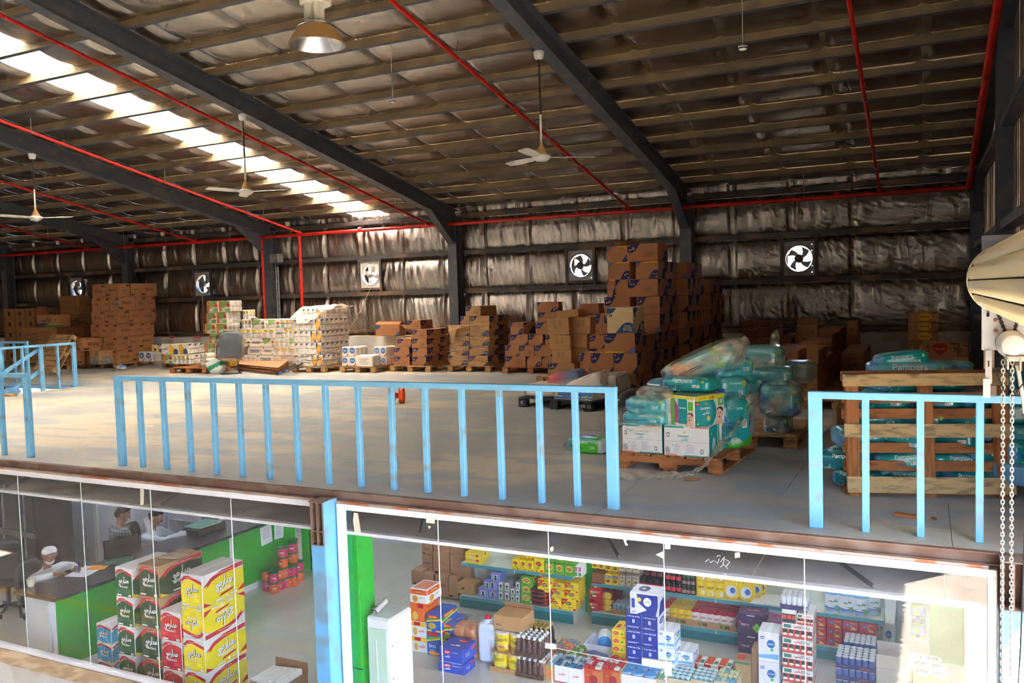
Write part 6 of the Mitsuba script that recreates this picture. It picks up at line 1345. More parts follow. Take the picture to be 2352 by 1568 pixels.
# cash counter
ct = thing('counter', 'long shop counter with green panels and dark stone top', 'counter')
part(ct, 'body', G().box((-10.12, 6.62, ZF), (-9.70, 11.18, -1.84), C(226, 230, 232)), 'satin')
part(ct, 'worktop', G().box((-10.2, 6.52, -1.84), (-9.42, 11.18, -1.80), b=.006), 'granite')
ys_ = [6.68, 9.66]
for a, b in zip(ys_, ys_[1:] + [11.18]): part(ct, 'green_panel', G().box((-9.70, a + .03, ZF + .1), (-9.685, b - .03, -1.93), b=.002), 'green_panel')
for y_ in ys_: part(ct, 'white_strip', G().box((-9.70, y_ - .03, ZF), (-9.68, y_ + .03, -1.84), C(234, 236, 238)), 'satin')
part(ct, 'white_strip', G().box((-9.70, 6.62, -1.93), (-9.68, 11.18, -1.84), C(234, 236, 238)), 'satin'); part(ct, 'plinth', G().box((-9.70, 6.62, ZF), (-9.683, 11.18, ZF + .1), C(230, 232, 234)), 'satin')
for i, (ya, yb_, za, zb) in enumerate(((10.30, 10.56, -2.25, -1.95), (10.62, 10.84, -2.24, -1.97))):
    g = G().obox((-9.672, (ya + yb_) / 2, (za + zb) / 2), (.002, yb_ - ya, zb - za), rotx(.06 - .12 * i), C(232, 234, 240)); 
    for q in range(5): g.obox((-9.6705, (ya + yb_) / 2, zb - .05 - .035 * q), (.001, (yb_ - ya) * .6, .008), rotx(.06), C(150, 152, 160))
    obj('notice', ['left of two white paper notices on the green counter', 'right of two white paper notices on the green counter'][i], 'paper', g, 'matte')
for i, (x, y, w, d, c_, lab) in enumerate(((-10.0, 7.38, .3, .42, C(240, 240, 244), 'white paper sheets on the counter before the man in the cap'), (-9.97, 7.55, .24, .2, C(236, 150, 40), 'orange folder on the counter'), (-9.95, 7.86, .36, .36, C(50, 96, 76), 'green printed file lying on the counter'))):
    obj('paper' if i != 1 else 'folder', lab, 'paper', G().obox((x, y, -1.797 + .004 * (i + 1)), (w, d, .006), rotz(.3 + .2 * i), c_), 'matte')
obj('mug', 'cream mug at the near end of the counter', 'mug', G().lathe([(0, 0), (.034, 0), (.042, .02), (.046, .1), (.04, .1), (.036, .015), (0, .012)], (-10.15, 6.72, -1.80), 20, C(236, 232, 204)).tube([(-10.195, 6.72, -1.725 + .0), (-10.225, 6.72, -1.73), (-10.225, 6.72, -1.765), (-10.192, 6.72, -1.775)], .006, 6, C(236, 232, 204)), 'gloss')
k = thing('monitor', 'thin dark monitor standing on the counter beside the standing man', 'monitor')
part(k, 'screen', G().obox((-10.1, 8.05, -1.66), (.03, .5, .26), rotz(-.35), C(20, 22, 28), b=.006), 'gloss'); part(k, 'foot', G().obox((-10.1, 8.05, -1.79), (.14, .2, .012), rotz(-.35), C(24, 24, 28)), 'gloss')
k = thing('document_tray', 'dark tray of green files on the counter near the man in the white shirt', 'tray')
part(k, 'tray', G().box((-10.15, 9.15, -1.80), (-9.8, 9.7, -1.70), C(28, 32, 40), b=.01), 'satin')
for i in range(3): part(k, 'file', G().obox((-9.98, 9.42, -1.695 + .012 * i), (.3, .42, .01), rotz(.1 * i - .1), [C(70, 140, 120), C(200, 210, 214), C(110, 170, 160)][i]), 'matte')
obj('small_box', 'small white box at the far end of the counter', 'box', G().box((-10.12, 10.1, -1.80), (-9.95, 10.3, -1.72), C(226, 228, 234), b=.003).box((-9.949, 10.12, -1.79), (-9.948, 10.28, -1.75), C(120, 40, 60)), 'satin')
# partition, cabinet, shelf behind the counter
pw = struct('wall_partition'); ya = 9.95
g = G().box((-16, ya, ZF), (-12.2, ya + .06, ZC), C(226, 230, 240)); put(pw, g, 'satin')
for x in (-15.3, -14.6, -13.95, -13.1, -12.25): part(pw, 'mullion', G().box((x - .05, ya - .03, ZF), (x + .05, ya, ZC), C(236, 240, 246), b=.004), 'satin')
for a, b in zip((-15.25, -14.55, -13.9, -13.05), (-14.65, -14.0, -13.15, -12.3)):
    part(pw, 'panel', G().box((a, ya - .012, ZF + .1), (b, ya, -1.75), C(214, 222, 240), b=.004), 'satin'); part(pw, 'rail', G().box((a, ya - .03, -1.75), (b, ya, -1.68), C(236, 240, 246)), 'satin')
    part(pw, 'glazing', G().box((a, ya - .008, -1.68), (b, ya, -.6), C(170, 176, 176)), 'gloss')
part(pw, 'green_door', G().box((-13.3, ya - .014, -1.66), (-13.2, ya - .004, -.7), C(40, 150, 60)), 'satin')
sobj('wall_partition_side', G().box((-12.26, ya + .06, ZF), (-12.2, 13, ZC), C(214, 218, 232)), 'satin')
k = thing('display_cabinet', 'tall dark glass-door cabinet at the left edge of the shop', 'cabinet')
part(k, 'body', G().box((-14.9, 8.9, ZF), (-13.25, 9.6, -.75), C(34, 40, 48), b=.01), 'gloss')
for x in (-14.6, -14.05, -13.5): part(k, 'door_rail', G().box((x, 8.88, ZF + .3), (x + .03, 8.9, -.9), C(120, 128, 134)), 'satin')
part(k, 'base', G().box((-14.9, 8.87, -2.1), (-13.22, 8.9, -2.0), C(70, 74, 80)), 'satin')
k = thing('file_shelf', 'white shelf with folders behind the counter', 'shelf')
for z in (-2.1, -1.75, -1.45, -1.1): part(k, 'board', G().box((-12.1, 10.6, z), (-10.9, 10.95, z + .025), C(222, 224, 232), b=.003), 'satin')
for x in (-12.1, -10.93): part(k, 'side', G().box((x, 10.6, ZF), (x + .03, 10.95, -.9), C(222, 224, 232)), 'satin')
part(k, 'back', G().box((-12.1, 10.95, ZF), (-10.9, 10.97, -.9), C(200, 204, 216)), 'satin')
for i in range(12):
    z = (-1.725, -1.425)[i % 2]; x = -12.0 + .17 * (i // 2) ; obj('folder', f'folder lying on the white shelf, {ord_(i // 2)} from the left on the {["lower", "upper"][i % 2]} board', 'folder', G().obox((x + .08, 10.76, z + .03), (.15, .26, .055), rotz(rng.uniform(-.2, .2)), rng.choice([C(60, 70, 90), C(190, 196, 206), C(120, 126, 140), C(70, 110, 100)])), 'matte', group='folders on the white shelf')
# office chairs
def office_chair(x, y, a, lab, seat=-2.42):
    k = thing('office_chair', lab, 'chair'); R = rotz(a); o = np.array([x, y, 0.0]); q = lambda *p: R @ np.array(p, float) + o
    BK = C(26, 30, 38)
    part(k, 'seat', blob(q(0, 0, seat), (.5, .5, .1), R, .4, BK, amp=.01), 'satin'); part(k, 'backrest', blob(q(0, .25, seat + .40), (.5, .1, .62), R @ rotx(-.12), .5, BK, amp=.01), 'satin')
    part(k, 'column', G().tube([q(0, 0, ZF + .08), q(0, 0, seat - .04)], .03, 10, C(30, 30, 34)), 'satin')
    for i in range(5):
        t = i * 2 * math.pi / 5; part(k, 'foot', G().tube([q(0, 0, ZF + .11), q(.3 * math.cos(t), .3 * math.sin(t), ZF + .075)], [.03, .018], 8, C(28, 28, 32)), 'satin'); part(k, 'castor', G().tube([q(.3 * math.cos(t) - .012, .3 * math.sin(t), ZF + .03), q(.3 * math.cos(t) + .012, .3 * math.sin(t), ZF + .03)], .03, 10, C(20, 20, 22)), 'satin')
    for s_ in (-.27, .27): part(k, 'armrest', G().tube([q(s_, .18, seat + .02), q(s_, .2, seat + .2), q(s_, -.05, seat + .23), q(s_, -.16, seat + .16), q(s_, -.1, seat - .02)], .022, 8, BK), 'satin')
office_chair(-12.55, 7.95, -2.2, 'black office chair standing empty at the left edge of the shop')
office_chair(-10.72, 7.32, math.pi * .60, 'black office chair behind the man in the white cap')
office_chair(-11.0, 9.2, math.pi * .6, 'black office chair behind the man in the white shirt')
# ---------------------------------------------------------------- people
import manifold3d as m3
def limb(parts_, refine=.02, smooth_n=8):
    """One continuous surface: hulls of balls along the bones, joined, refined and smoothed."""
    def ball(p, r): return m3.Manifold.sphere(1.0, 16).scale((r if np.ndim(r) == 0 else tuple(r)) if np.ndim(r) else (r, r, r)).translate(tuple(np.asarray(p, float)))
    M_ = None
    for b in parts_:
        h = m3.Manifold.batch_hull([ball(p, r) for p, r in b]); M_ = h if M_ is None else M_ + h
    M_ = M_.refine_to_length(refine); q = M_.to_mesh()
    t = trimesh.Trimesh(np.array(q.vert_properties[:, :3]), np.array(q.tri_verts), process=True); trimesh.smoothing.filter_taubin(t, iterations=smooth_n); return t
def hand(p, d, up, r=.0085, curl=.5):
    """Palm and five bent fingers: p wrist, d forward, up the back of the hand."""
    d = d / np.linalg.norm(d); s = np.cross(d, up); s /= np.linalg.norm(s); n = np.cross(s, d); L = []
    pal = [p, p + d * .05 + s * .03, p + d * .05 - s * .03, p + d * .088 + s * .028, p + d * .088 - s * .03]
    L.append([(pal[0], .024)] + [(q, .013) for q in pal[1:]])
    for i, (o, ln) in enumerate(((.03, .065), (.01, .075), (-.011, .07), (-.03, .055))):
        a = p + d * .088 + s * o; b = a + (d * math.cos(curl * .5) - n * math.sin(curl * .5)) * ln * .5; c = b + (d * math.cos(curl * 1.4) - n * math.sin(curl * 1.4)) * ln * .5
        L += [[(a, r * 1.1), (b, r)], [(b, r), (c, r * .8)]]
    a = p + d * .03 + s * .03; b = a + d * .03 + s * .03 - n * .01; c = b + d * .032 + s * .008 - n * .008
    return L + [[(a, r * 1.3), (b, r * 1.1)], [(b, r * 1.1), (c, r * .9)]]
def person(lab, J, skin, shirt, trousers, hair, face_dir, sleeve=.55, cap=None, beard=None, check=False, grips=None):
    """J: joints in metres (head, neck, sl, sr, el, er, wl, wr, chest, hip, hl, hr, kl, kr, fl, fr)."""
    J = {k: np.asarray(v, float) for k, v in J.items()}
    f = np.asarray(face_dir, float); f /= np.linalg.norm(f); up = np.array([0, 0, 1.0]); up = up - f * f.dot(up); up /= np.linalg.norm(up); s = np.cross(f, up)
    h = J['head']; k = thing('person', lab, 'person')
    B_ = [[(h + up * .03, (.076, .09, .09)), (h + up * .02 + f * .02, .078), (h - up * .06 + f * .035, .055)], [(h - up * .03 - f * .02, .055), (J['neck'], .054)],
          [(h + f * .082 + up * .012, .011), (h + f * .10 - up * .018, .014)], [(h + f * .078 - up * .052 + s * .015, .012), (h + f * .078 - up * .052 - s * .015, .012)]]
    for e in (-1, 1): B_.append([(h + s * e * .078 - up * .01, (.012, .02, .03)), (h + s * e * .08 + up * .012 - f * .005, .014)])
    for a, (S, E, W) in (('l', ('sl', 'el', 'wl')), ('r', ('sr', 'er', 'wr'))):
        m = J[S] + (J[E] - J[S]) * sleeve if sleeve < 1 else J[E] + (J[W] - J[E]) * (sleeve - 1)
        if sleeve < 1: B_ += [[(J[S], .045), (J[E], .040)]]
        B_ += [[(J[E], .040), (J[W], .028)]] + hand(J[W], (J[W] - J[E]) if not grips else np.asarray(grips[a], float), np.array([0, 0, 1.0]) if abs((J[W] - J[E])[2]) < .25 else np.array([1.0, 0, 0]))
    B_ += [[(J['neck'], .05), (J['chest'], .08)]]
    for S in ('sl', 'sr'): B_ += [[(J['chest'], .07), (J[S], .045)]]
    t = limb(B_, .012, 6); put(k, G().add(t.vertices, t.faces, skin), 'satin')
    C_ = [[(J['chest'], (.15, .12, .12)), (J['hip'], (.15, .12, .10))], [(J['chest'], .10), (J['neck'] - up * .035, .058)]]
    for S, E, W in (('sl', 'el', 'wl'), ('sr', 'er', 'wr')):
        C_ += [[(J['chest'] + (J[S] - J['chest']) * .3, .10), (J[S], .064)]]
        if sleeve < 1: C_ += [[(J[S], .064), (J[S] + (J[E] - J[S]) * sleeve, .062)]]
        else: C_ += [[(J[S], .062), (J[E], .052)], [(J[E], .052), (J[E] + (J[W] - J[E]) * (sleeve - 1), .042)]]
    t = limb(C_, .018, 8); v = np.asarray(t.vertices); v = v + (meshkit.fbm(v * 9, 3, 3)[:, None] - .5) * .018 * np.asarray(t.vertex_normals)
    col = np.tile(np.asarray(shirt, float), (len(v), 1))
    part(k, 'shirt', G().add(v, t.faces, col), 'plaid_shirt' if check else 'matte')
    D_ = [[(J['hip'], (.15, .12, .10)), (J['hl'], .095)], [(J['hip'], (.15, .12, .10)), (J['hr'], .095)]]
    for H_, K_, F_ in (('hl', 'kl', 'fl'), ('hr', 'kr', 'fr')): D_ += [[(J[H_], .09), (J[K_], .062)], [(J[K_], .062), (J[F_] + (0, 0, .06), .05)]]
    t = limb(D_, .025, 8); part(k, 'trousers', G().add(t.vertices, t.faces, trousers), 'matte')
    for F_ in ('fl', 'fr'): part(k, 'shoe', blob(J[F_] + np.array([f[0], f[1], 0]) * .06 + (0, 0, .035), (.1, .26, .08), rotz(math.atan2(-f[0], f[1])), .7, C(30, 28, 28), amp=.02), 'satin')
    if cap:
        t = limb([[(h + up * .05 - f * .012, (.086, .098, .06)), (h + up * .095 - f * .012, (.07, .078, .03))]], .012, 4); part(k, 'cap', G().add(t.vertices, t.faces, cap), 'matte')
        if hair: t = limb([[(h + up * .0 - f * .04, (.082, .07, .06))]], .012, 3); part(k, 'hair', G().add(t.vertices, t.faces, hair), 'matte')
    else:
        t = limb([[(h + up * .06 - f * .012, (.086, .096, .075)), (h - f * .05 + up * .0, (.082, .062, .07))], [(h + up * .085 + f * .035, (.07, .05, .035))]], .011, 3)
        v = np.asarray(t.vertices); v = v + (meshkit.noise(v * 60)[:, None] - .5) * .01 * np.asarray(t.vertex_normals); part(k, 'hair', G().add(v, t.faces, hair), 'matte')
    g = G()
    for e in (-1, 1): g.merge(blob(h + f * .083 + s * e * .03 + up * .022, (.018, .01, .01), None, 1, C(30, 22, 20), (8, 10), 0))
    part(k, 'eyes', g, 'satin')
    g = G()
    for e in (-1, 1): g.merge(blob(h + f * .088 + s * e * .03 + up * .042, (.034, .012, .008), None, 1, hair or C(90, 86, 82), (8, 10), 0))
    if beard is None: g.merge(blob(h + f * .094 - up * .038, (.05, .016, .012), None, 1, hair or C(120, 116, 110), (8, 10), 0))
    part(k, 'eyebrows', g, 'matte')
    if beard:
        t = limb([[(h + f * .05 - up * .085, (.05, .045, .035)), (h + f * .06 - up * .06 + s * .03, .03), (h + f * .06 - up * .06 - s * .03, .03)]], .012, 3); part(k, 'beard', G().add(t.vertices, t.faces, beard), 'matte')
    return k
mat('plaid_shirt', principled(proc(lambda p, n, uv: mix(mix(C(92, 100, 104), C(60, 68, 74), smoothstep(.55, .75, dr.abs(dr.sin(p.z * 70)))), C(130, 138, 140), .5 * smoothstep(.8, .95, dr.abs(dr.sin((p.x + p.y) * 55 + p.z * 4))))), .85))
SK = C(150, 104, 80)
# seated man in the white cap, writing at the near end of the counter: faces +x, bent over
hx, hy, hz = -10.42, 7.18, -1.555
person('seated man in a white skullcap and white shirt writing at the counter', dict(head=(hx, hy, hz), neck=(hx - .09, hy + .03, hz - .15), sl=(hx - .12, hy + .26, hz - .25), sr=(hx - .08, hy - .16, hz - .27), el=(hx + .0, hy + .32, -1.80), er=(hx + .02, hy - .27, -1.80), wl=(hx + .24, hy + .20, -1.765), wr=(hx + .22, hy - .10, -1.765), chest=(hx - .16, hy + .05, hz - .33), hip=(hx - .3, hy + .04, -2.30), hl=(hx - .28, hy + .14, -2.34), hr=(hx - .28, hy - .06, -2.34), kl=(hx + .12, hy + .16, -2.38), kr=(hx + .12, hy - .08, -2.38), fl=(hx + .1, hy + .16, ZF), fr=(hx + .1, hy - .08, ZF)), SK, C(222, 222, 226), C(200, 200, 204), None, (.75, -.45, -.45), 1.85, C(240, 240, 244), C(200, 196, 190))
obj('pen', 'blue pen standing by the hands of the man in the cap', 'pen', G().tube([(-10.02, 7.30, -1.79), (-10.05, 7.33, -1.66)], .006, 6, C(40, 60, 170)), 'satin')
# standing man in the checked shirt, seen from behind, holding a sheet
hx, hy, hz = -10.62, 8.50, -1.36
person('standing man with black hair and grey checked shirt holding a paper', dict(head=(hx, hy, hz), neck=(hx - .03, hy - .03, hz - .15), sl=(hx - .19, hy - .02, hz - .23), sr=(hx + .17, hy - .10, hz - .23), el=(hx - .18, hy + .1, hz - .50), er=(hx + .24, hy - .05, hz - .50), wl=(hx + .02, hy + .24, hz - .40), wr=(hx + .28, hy + .17, hz - .49), chest=(hx - .02, hy - .07, hz - .30), hip=(hx - .04, hy - .08, hz - .70), hl=(hx - .13, hy - .06, hz - .76), hr=(hx + .07, hy - .1, hz - .76), kl=(hx - .12, hy - .02, ZF + .46), kr=(hx + .09, hy - .06, ZF + .46), fl=(hx - .12, hy - .06, ZF), fr=(hx + .10, hy - .1, ZF)), SK, C(90, 98, 102), C(50, 52, 58), C(22, 20, 20), (.62, .66, -.25), .8, check=True)
obj('paper', 'white sheet held up by the man in the checked shirt', 'paper', G().obox((hx + .12, hy + .36, hz - .26), (.004, .22, .3), rotz(.5) @ roty(-.3), C(236, 236, 242)), 'matte')
# man in the white shirt reaching to the right
hx, hy, hz = -10.50, 8.98, -1.52
person('man in a pale blue-white shirt reaching over the papers', dict(head=(hx, hy, hz), neck=(hx - .05, hy - .03, hz - .15), sl=(hx - .10, hy + .16, hz - .25), sr=(hx + .0, hy - .22, hz - .25), el=(hx + .12, hy + .26, hz - .36), er=(hx + .22, hy - .06, hz - .32), wl=(hx + .33, hy + .38, hz - .24), wr=(hx + .42, hy + .2, hz - .24), chest=(hx - .08, hy - .04, hz - .33), hip=(hx - .16, hy - .06, hz - .72), hl=(hx - .16, hy + .04, hz - .76), hr=(hx - .12, hy - .16, hz - .76), kl=(hx + .0, hy + .06, ZF + .46), kr=(hx + .04, hy - .16, ZF + .46), fl=(hx - .05, hy + .06, ZF), fr=(hx - .02, hy - .16, ZF)), SK, C(206, 214, 226), C(60, 62, 70), C(26, 24, 24), (.8, .5, -.3), 1.9)
# a fourth man mostly hidden by the ceiling edge
hx, hy, hz = -10.75, 10.35, -1.35
person('man in a brown checked shirt, his head hidden by the white ceiling edge', dict(head=(hx, hy, hz), neck=(hx, hy - .03, hz - .15), sl=(hx - .18, hy + .05, hz - .24), sr=(hx + .14, hy - .14, hz - .24), el=(hx - .1, hy - .08, hz - .48), er=(hx + .3, hy - .16, hz - .44), wl=(hx + .2, hy - .1, hz - .42), wr=(hx + .5, hy - .02, hz - .42), chest=(hx, hy - .05, hz - .32), hip=(hx - .04, hy - .04, hz - .72), hl=(hx - .1, hy + .04, hz - .78), hr=(hx, hy - .14, hz - .78), kl=(hx - .1, hy + .06, ZF + .46), kr=(hx + .02, hy - .14, ZF + .46), fl=(hx - .1, hy + .06, ZF), fr=(hx, hy - .14, ZF)), SK, C(96, 84, 70), C(60, 56, 52), C(22, 20, 20), (.8, -.5, -.2), 1.8, check=True)
# ---------------------------------------------------------------- goods at the front of the shop: crisps cartons
def st_marami(base, edge):
    def fn(w, h, r):
        wd = w > .45
        wave = [(0, h * .62), (w * .12, h * .78), (w * .3, h * .86), (w * .55, h * .84), (w, h * .72)]
        L = [(Polygon([(0, 0), (w, 0), (w, h * .78), (w * .6, h * .86), (w * .3, h * .84), (w * .1, h * .72), (0, h * .58)]), base)]
        top = [(w * .02, h * .80), (w * .18, h * .93), (w * .4, h * .96), (w * .98, h * .82), (w * .98, h * .72), (w * .4, h * .86), (w * .18, h * .82), (w * .05, h * .66), (w * .10, h * .74)]
        if wd: top = [(w * .02, h * .62), (w * .2, h * .84), (w * .45, h * .95), (w * .98, h * 1.0), (w * .98, h * .86), (w * .45, h * .82), (w * .22, h * .72), (w * .08, h * .54), (w * .12, h * .64)]
        L += [(Polygon(top).buffer(0), C(204, 44, 62)), (lines(w * .3, h * .90, w * .8, 1, h * .03, r), C(240, 220, 220))]
        L.append((fit(ARABIC['marami'], w=w * (.42 if wd else .62), cx=w * .5 + .008, cy=h * .54 - .004), C(40, 40, 30)))
        L.append((fit(ARABIC['marami'], w=w * (.42 if wd else .62), cx=w * .5, cy=h * .54), WHT))
        L.append((fit(text2d('Marami', True), w=w * (.3 if wd else .46), cx=w * .5, cy=h * .36), WHT))
        if wd: L += [(Polygon([(w * .38, h * .16), (w * .7, h * .24), (w * .74, h * .31), (w * .42, h * .23)]), C(196, 40, 50)), (rect(w * .3, h * .05, w * .46, h * .1), WHT), (disc(w * .56, h * .11, h * .05), WHT), (rect(w * .64, h * .09, w * .82, h * .14), WHT), (Polygon([(w * .8, h * .1), (w, h * .3), (w, h * .12)]), edge), (Polygon([(0, 0), (w * .2, 0), (0, h * .16)]), edge)]
        else: L += [(lines(w * .06, h * .27, w * .34, 4, h * .04, r), tuple(min(1, q * 1.6 + .05) for q in base)), (lines(w * .62, h * .27, w * .94, 3, h * .04, r), tuple(min(1, q * 1.6 + .05) for q in base)), (rect(w * .08, h * .04, w * .36, h * .09), WHT), (rect(w * .76, h * .03, w * .92, h * .12), C(226, 220, 210))]
        return L
    return fn
MG, MY, MR, MB = st_marami(C(36, 104, 62), C(226, 206, 40)), st_marami(C(240, 222, 16), C(206, 40, 50)), st_marami(C(206, 40, 56), C(240, 200, 30)), st_marami(C(70, 168, 204), C(240, 200, 30))
MGb = st_marami(C(52, 82, 50), C(220, 190, 30))
WB = C(232, 230, 228)
xy = at(463, 1323, Z=-1.15); xM, yM = xy[0], xy[1]; hM = .352
def crisps(lab, xr, y0, n, st, w, d, col=WB, h=hM, dx=.004, flipm=None):
    for i in range(n):
        carton(f'{lab}, {"topmost" if i == n - 1 else ord_(i) + " from below"}', xr - w + dx * i, xr + dx * i, y0, y0 + d, ZF + i * h, ZF + (i + 1) * h - .002, st, st, col, name='crisps_carton', tape=i == n - 1, flip=(flipm == i), mat_='satin')
crisps('yellow crisps carton at the right of the crisps stacks', xM - .016, yM, 5, MY, .31, .60, h=(-1.15 - ZF) / 5, flipm=3)
xr = at(415, 1400, Y=yM + .02)[0]; zt = at(405, 1407, Y=yM + .02)[2]; n = 4; crisps('red crisps carton left of the yellow stack', at(412, 1405, Y=yM + .02)[0], yM + .02, n, MR, .30, .5, h=(zt - ZF) / n)
zt = at(356, 1300, Y=yM + .04)[2]; crisps('brown cardboard crisps carton with green print', at(362, 1330, Y=yM + .04)[0], yM + .04, 5, MGb, .31, .62, C(176, 138, 98), h=(zt - ZF) / 5)
zt = at(298, 1306, Y=yM + .06)[2]; crisps('white crisps carton with green print at the left', at(301, 1330, Y=yM + .06)[0], yM + .06, 5, MG, .27, .6, h=(zt - ZF) / 5)
zt = at(255, 1437, Y=yM + .2)[2]; crisps('light blue crisps carton, lowest stack at the left', at(254, 1460, Y=yM + .2)[0], yM + .2, 4, MB, .25, .36, h=(zt - ZF) / 4)
for p_ in ((-7.9, 6.9),): obj('cardboard_piece', 'loose cardboard flap lying on the brown crisps carton', 'cardboard', G().obox((at(400, 1276, Z=at(356, 1300, Y=yM + .04)[2] + .01)[0], at(400, 1276, Z=at(356, 1300, Y=yM + .04)[2] + .01)[1], at(356, 1300, Y=yM + .04)[2] + .012), (.26, .2, .006), rotz(.1), C(196, 172, 150)), 'matte')
# white cartons of tissue at the bottom edge of the left window
b0 = at(590, 1558, Z=-2.2)
carton('open brown carton holding white packets at the bottom of the left window', b0[0] - .1, b0[0] + .34, b0[1] - .02, b0[1] + .4, ZF, -2.24, None, None, C(150, 116, 84), tape=False, flaps=[('b', 1.6, .1)])
for i in range(8): obj('white_packet', f'white packet standing in the brown carton, {ord_(i)} from the left', 'packet', G().box((b0[0] - .08 + .05 * i, b0[1], -2.5), (b0[0] - .035 + .05 * i, b0[1] + .34, -2.21 + .004 * i), C(232, 234, 236), b=.006), 'satin', group='white packets in the brown carton')
# drink powder tubs
def tub(lab, x, y, z, col, a=0.0, r_=.073, h=.165, group=None, lid=C(18, 104, 60), txt='TANG', name='powder_tub'):
    k = thing(name, lab, 'tub', group)
    part(k, 'body', G().lathe([(0, 0), (r_ * .94, 0), (r_, .008), (r_, h * .84), (r_ * .97, h * .87)], (x, y, z), 26, col), 'gloss')
    part(k, 'lid', G().lathe([(r_ * 1.01, h * .86), (r_ * 1.03, h * .87), (r_ * 1.03, h * .985), (r_ * .98, h), (0, h)], (x, y, z), 26, lid), 'gloss')
    g = G()
    for q, c_ in ((disc(0, h * .42, r_ * .75, h * .26), C(26, 60, 60)), (disc(0, h * .28, r_ * .6, h * .15), C(236, 150, 40)), (fit(text2d(txt, True), w=r_ * 1.2, cx=0, cy=h * .5), WHT), (rect(-r_ * 1.9, h * .15, -r_ * 1.35, h * .45), C(220, 200, 190))):
        q = q.segmentize(.02)
        for p_ in getattr(q, 'geoms', [q]):
            if p_.geom_type != 'Polygon' or p_.is_empty: continue
            v, f = trimesh.creation.triangulate_polygon(p_, engine='earcut'); v = np.asarray(v)[:, :2]; f = np.asarray(f); A, B_, D_ = v[f[:, 0]], v[f[:, 1]], v[f[:, 2]]
            f = np.where(((B_ - A)[:, 0] * (D_ - A)[:, 1] - (B_ - A)[:, 1] * (D_ - A)[:, 0] < 0)[:, None], f[:, ::-1], f)
            t = v[:, 0] / r_ + a; g.add(np.stack([x + (r_ + .0015 + .0004 * len(g.v)) * np.sin(t), y - (r_ + .0015 + .0004 * len(g.v)) * np.cos(t), z + v[:, 1]], 1), f, c_)
    part(k, 'label', g, 'gloss'); return k
OR_, PK = C(232, 100, 36), C(206, 44, 100)
TG = [(611, 1361, 2, 'po', .5), (598, 1350, 2, 'po'[::-1] and 'po', .2), (633, 1352, 2, 'po', .4), (646, 1344, 2, 'op', .1), (667, 1340, 2, 'op', 0.0), (683, 1333, 2, 'op', .6)]
def at_floor(px, py): return at(px, py, Z=ZF)
cols_ = {'o': OR_, 'p': PK}
spots = [(623, 1363, 'op', .7, 'front left'), (606, 1357, 'po', .9, 'left end'), (636, 1355, 'po', .5, 'second in front'), (650, 1350, 'op', .5, 'middle'), (667, 1347, 'oo', -.2, 'right front'), (681, 1336, 'op', .4, 'right end')]
for px, py, cc, a, nm in spots:
    q = at_floor(px, py)
    for i, c_ in enumerate(cc): tub(f'{"orange" if c_ == "o" else "pink"} drink powder tub, {nm} column of the floor group, {["bottom", "upper"][i]} one', q[0], q[1] + .075, ZF + .166 * i, cols_[c_] if not (i and cc == 'oo') else PK, a)
for (px, py), c3, nm in (((633, 1357), 'op', 'left'), ((656, 1345), 'op', 'right')):
    q = at_floor(px, py)
    q = q + (0, .2, 0)
    for i in range(2): tub(f'{["orange", "pink"][i]} drink powder tub with hidden label, rear {nm} column, {["third", "fourth"][i]} level', q[0], q[1], ZF + .166 * (i + 2), [OR_, PK][i], .5 * i)
    for i in range(2): tub(f'drink powder tub in the rear {nm} column, {["bottom", "second"][i]} level', q[0], q[1], ZF + .166 * i, [PK, OR_][i], .2)
q = at_floor(645, 1343) + (.0, .34, 0)
for i in range(4): tub(f'drink powder tub in the rearmost column by the counter, {ord_(i)} level', q[0], q[1], ZF + .166 * i, [PK, OR_, OR_, OR_][i], .4)
# green pillars and white cartons at the right of the counter
gp = struct('wall_pillar')
put(gp, G().box((-9.60, 11.2, ZF), (-9.2, 11.6, ZC)), 'green_panel')
part(gp, 'joint', G().box((-9.42, 11.193, ZF), (-9.405, 11.2, ZC), C(20, 60, 30)), 'matte')
for i in range(2): carton(f'white and green carton right of the green pillar, {["bottom", "top"][i]}', -8.98, -8.66, 11.0, 11.3, ZF + .46 * i, ZF + .46 * (i + 1) - .004, P(('r', .55, .15, .9, .55, C(226, 240, 230)), ('l', .1, .8, .5, 5, C(80, 140, 100))), P(('r', .1, .2, .8, .6, C(40, 130, 90))), C(214, 222, 218), tape=False, mat_='satin')
sobj('wall_pillar', G().box((-4.72, 6.10, ZF), (-4.585, 6.32, ZC)), 'green_panel'); part('wall_pillar_001', 'joint', G().box((-4.722, 6.097, -1.66), (-4.583, 6.10, -1.65), C(20, 60, 30)), 'matte')
sobj('wall_pillar', G().box((-4.40, 11.15, ZF), (-4.22, 11.4, ZC)), 'green_panel')
sobj('wall_pillar', G().box((.05, 11.2, ZF), (.41, 11.6, ZC)), 'green_panel')
# standing air conditioner with a pipe offcut on top
k = thing('air_conditioner', 'tall white standing air conditioner just inside the right window', 'air conditioner')
part(k, 'body', G().box((-4.53, 6.10, ZF), (-4.27, 6.46, -1.15), C(222, 224, 222), b=.02), 'satin'); part(k, 'front_panel', G().box((-4.51, 6.092, ZF + .2), (-4.31, 6.10, -1.25), C(180, 206, 188), b=.004), 'gloss')
part(k, 'seam', G().box((-4.42, 6.088, ZF + .2), (-4.415, 6.093, -1.35), C(226, 230, 228)), 'gloss')
g = G()
for zz in (-1.4, -1.7, -2.0): g.box((-4.271, 6.115, zz), (-4.268, 6.125, zz + .012), C(90, 90, 90))
part(k, 'screw', g, 'satin')
p = at(838, 1378, Z=-1.12)
k = thing('pipe_offcut', 'short grey plastic pipe lying on the air conditioner', 'pipe'); a_, b_ = np.array([-4.47, 6.16, -1.125]), np.array([-4.47, 6.33, -1.08])
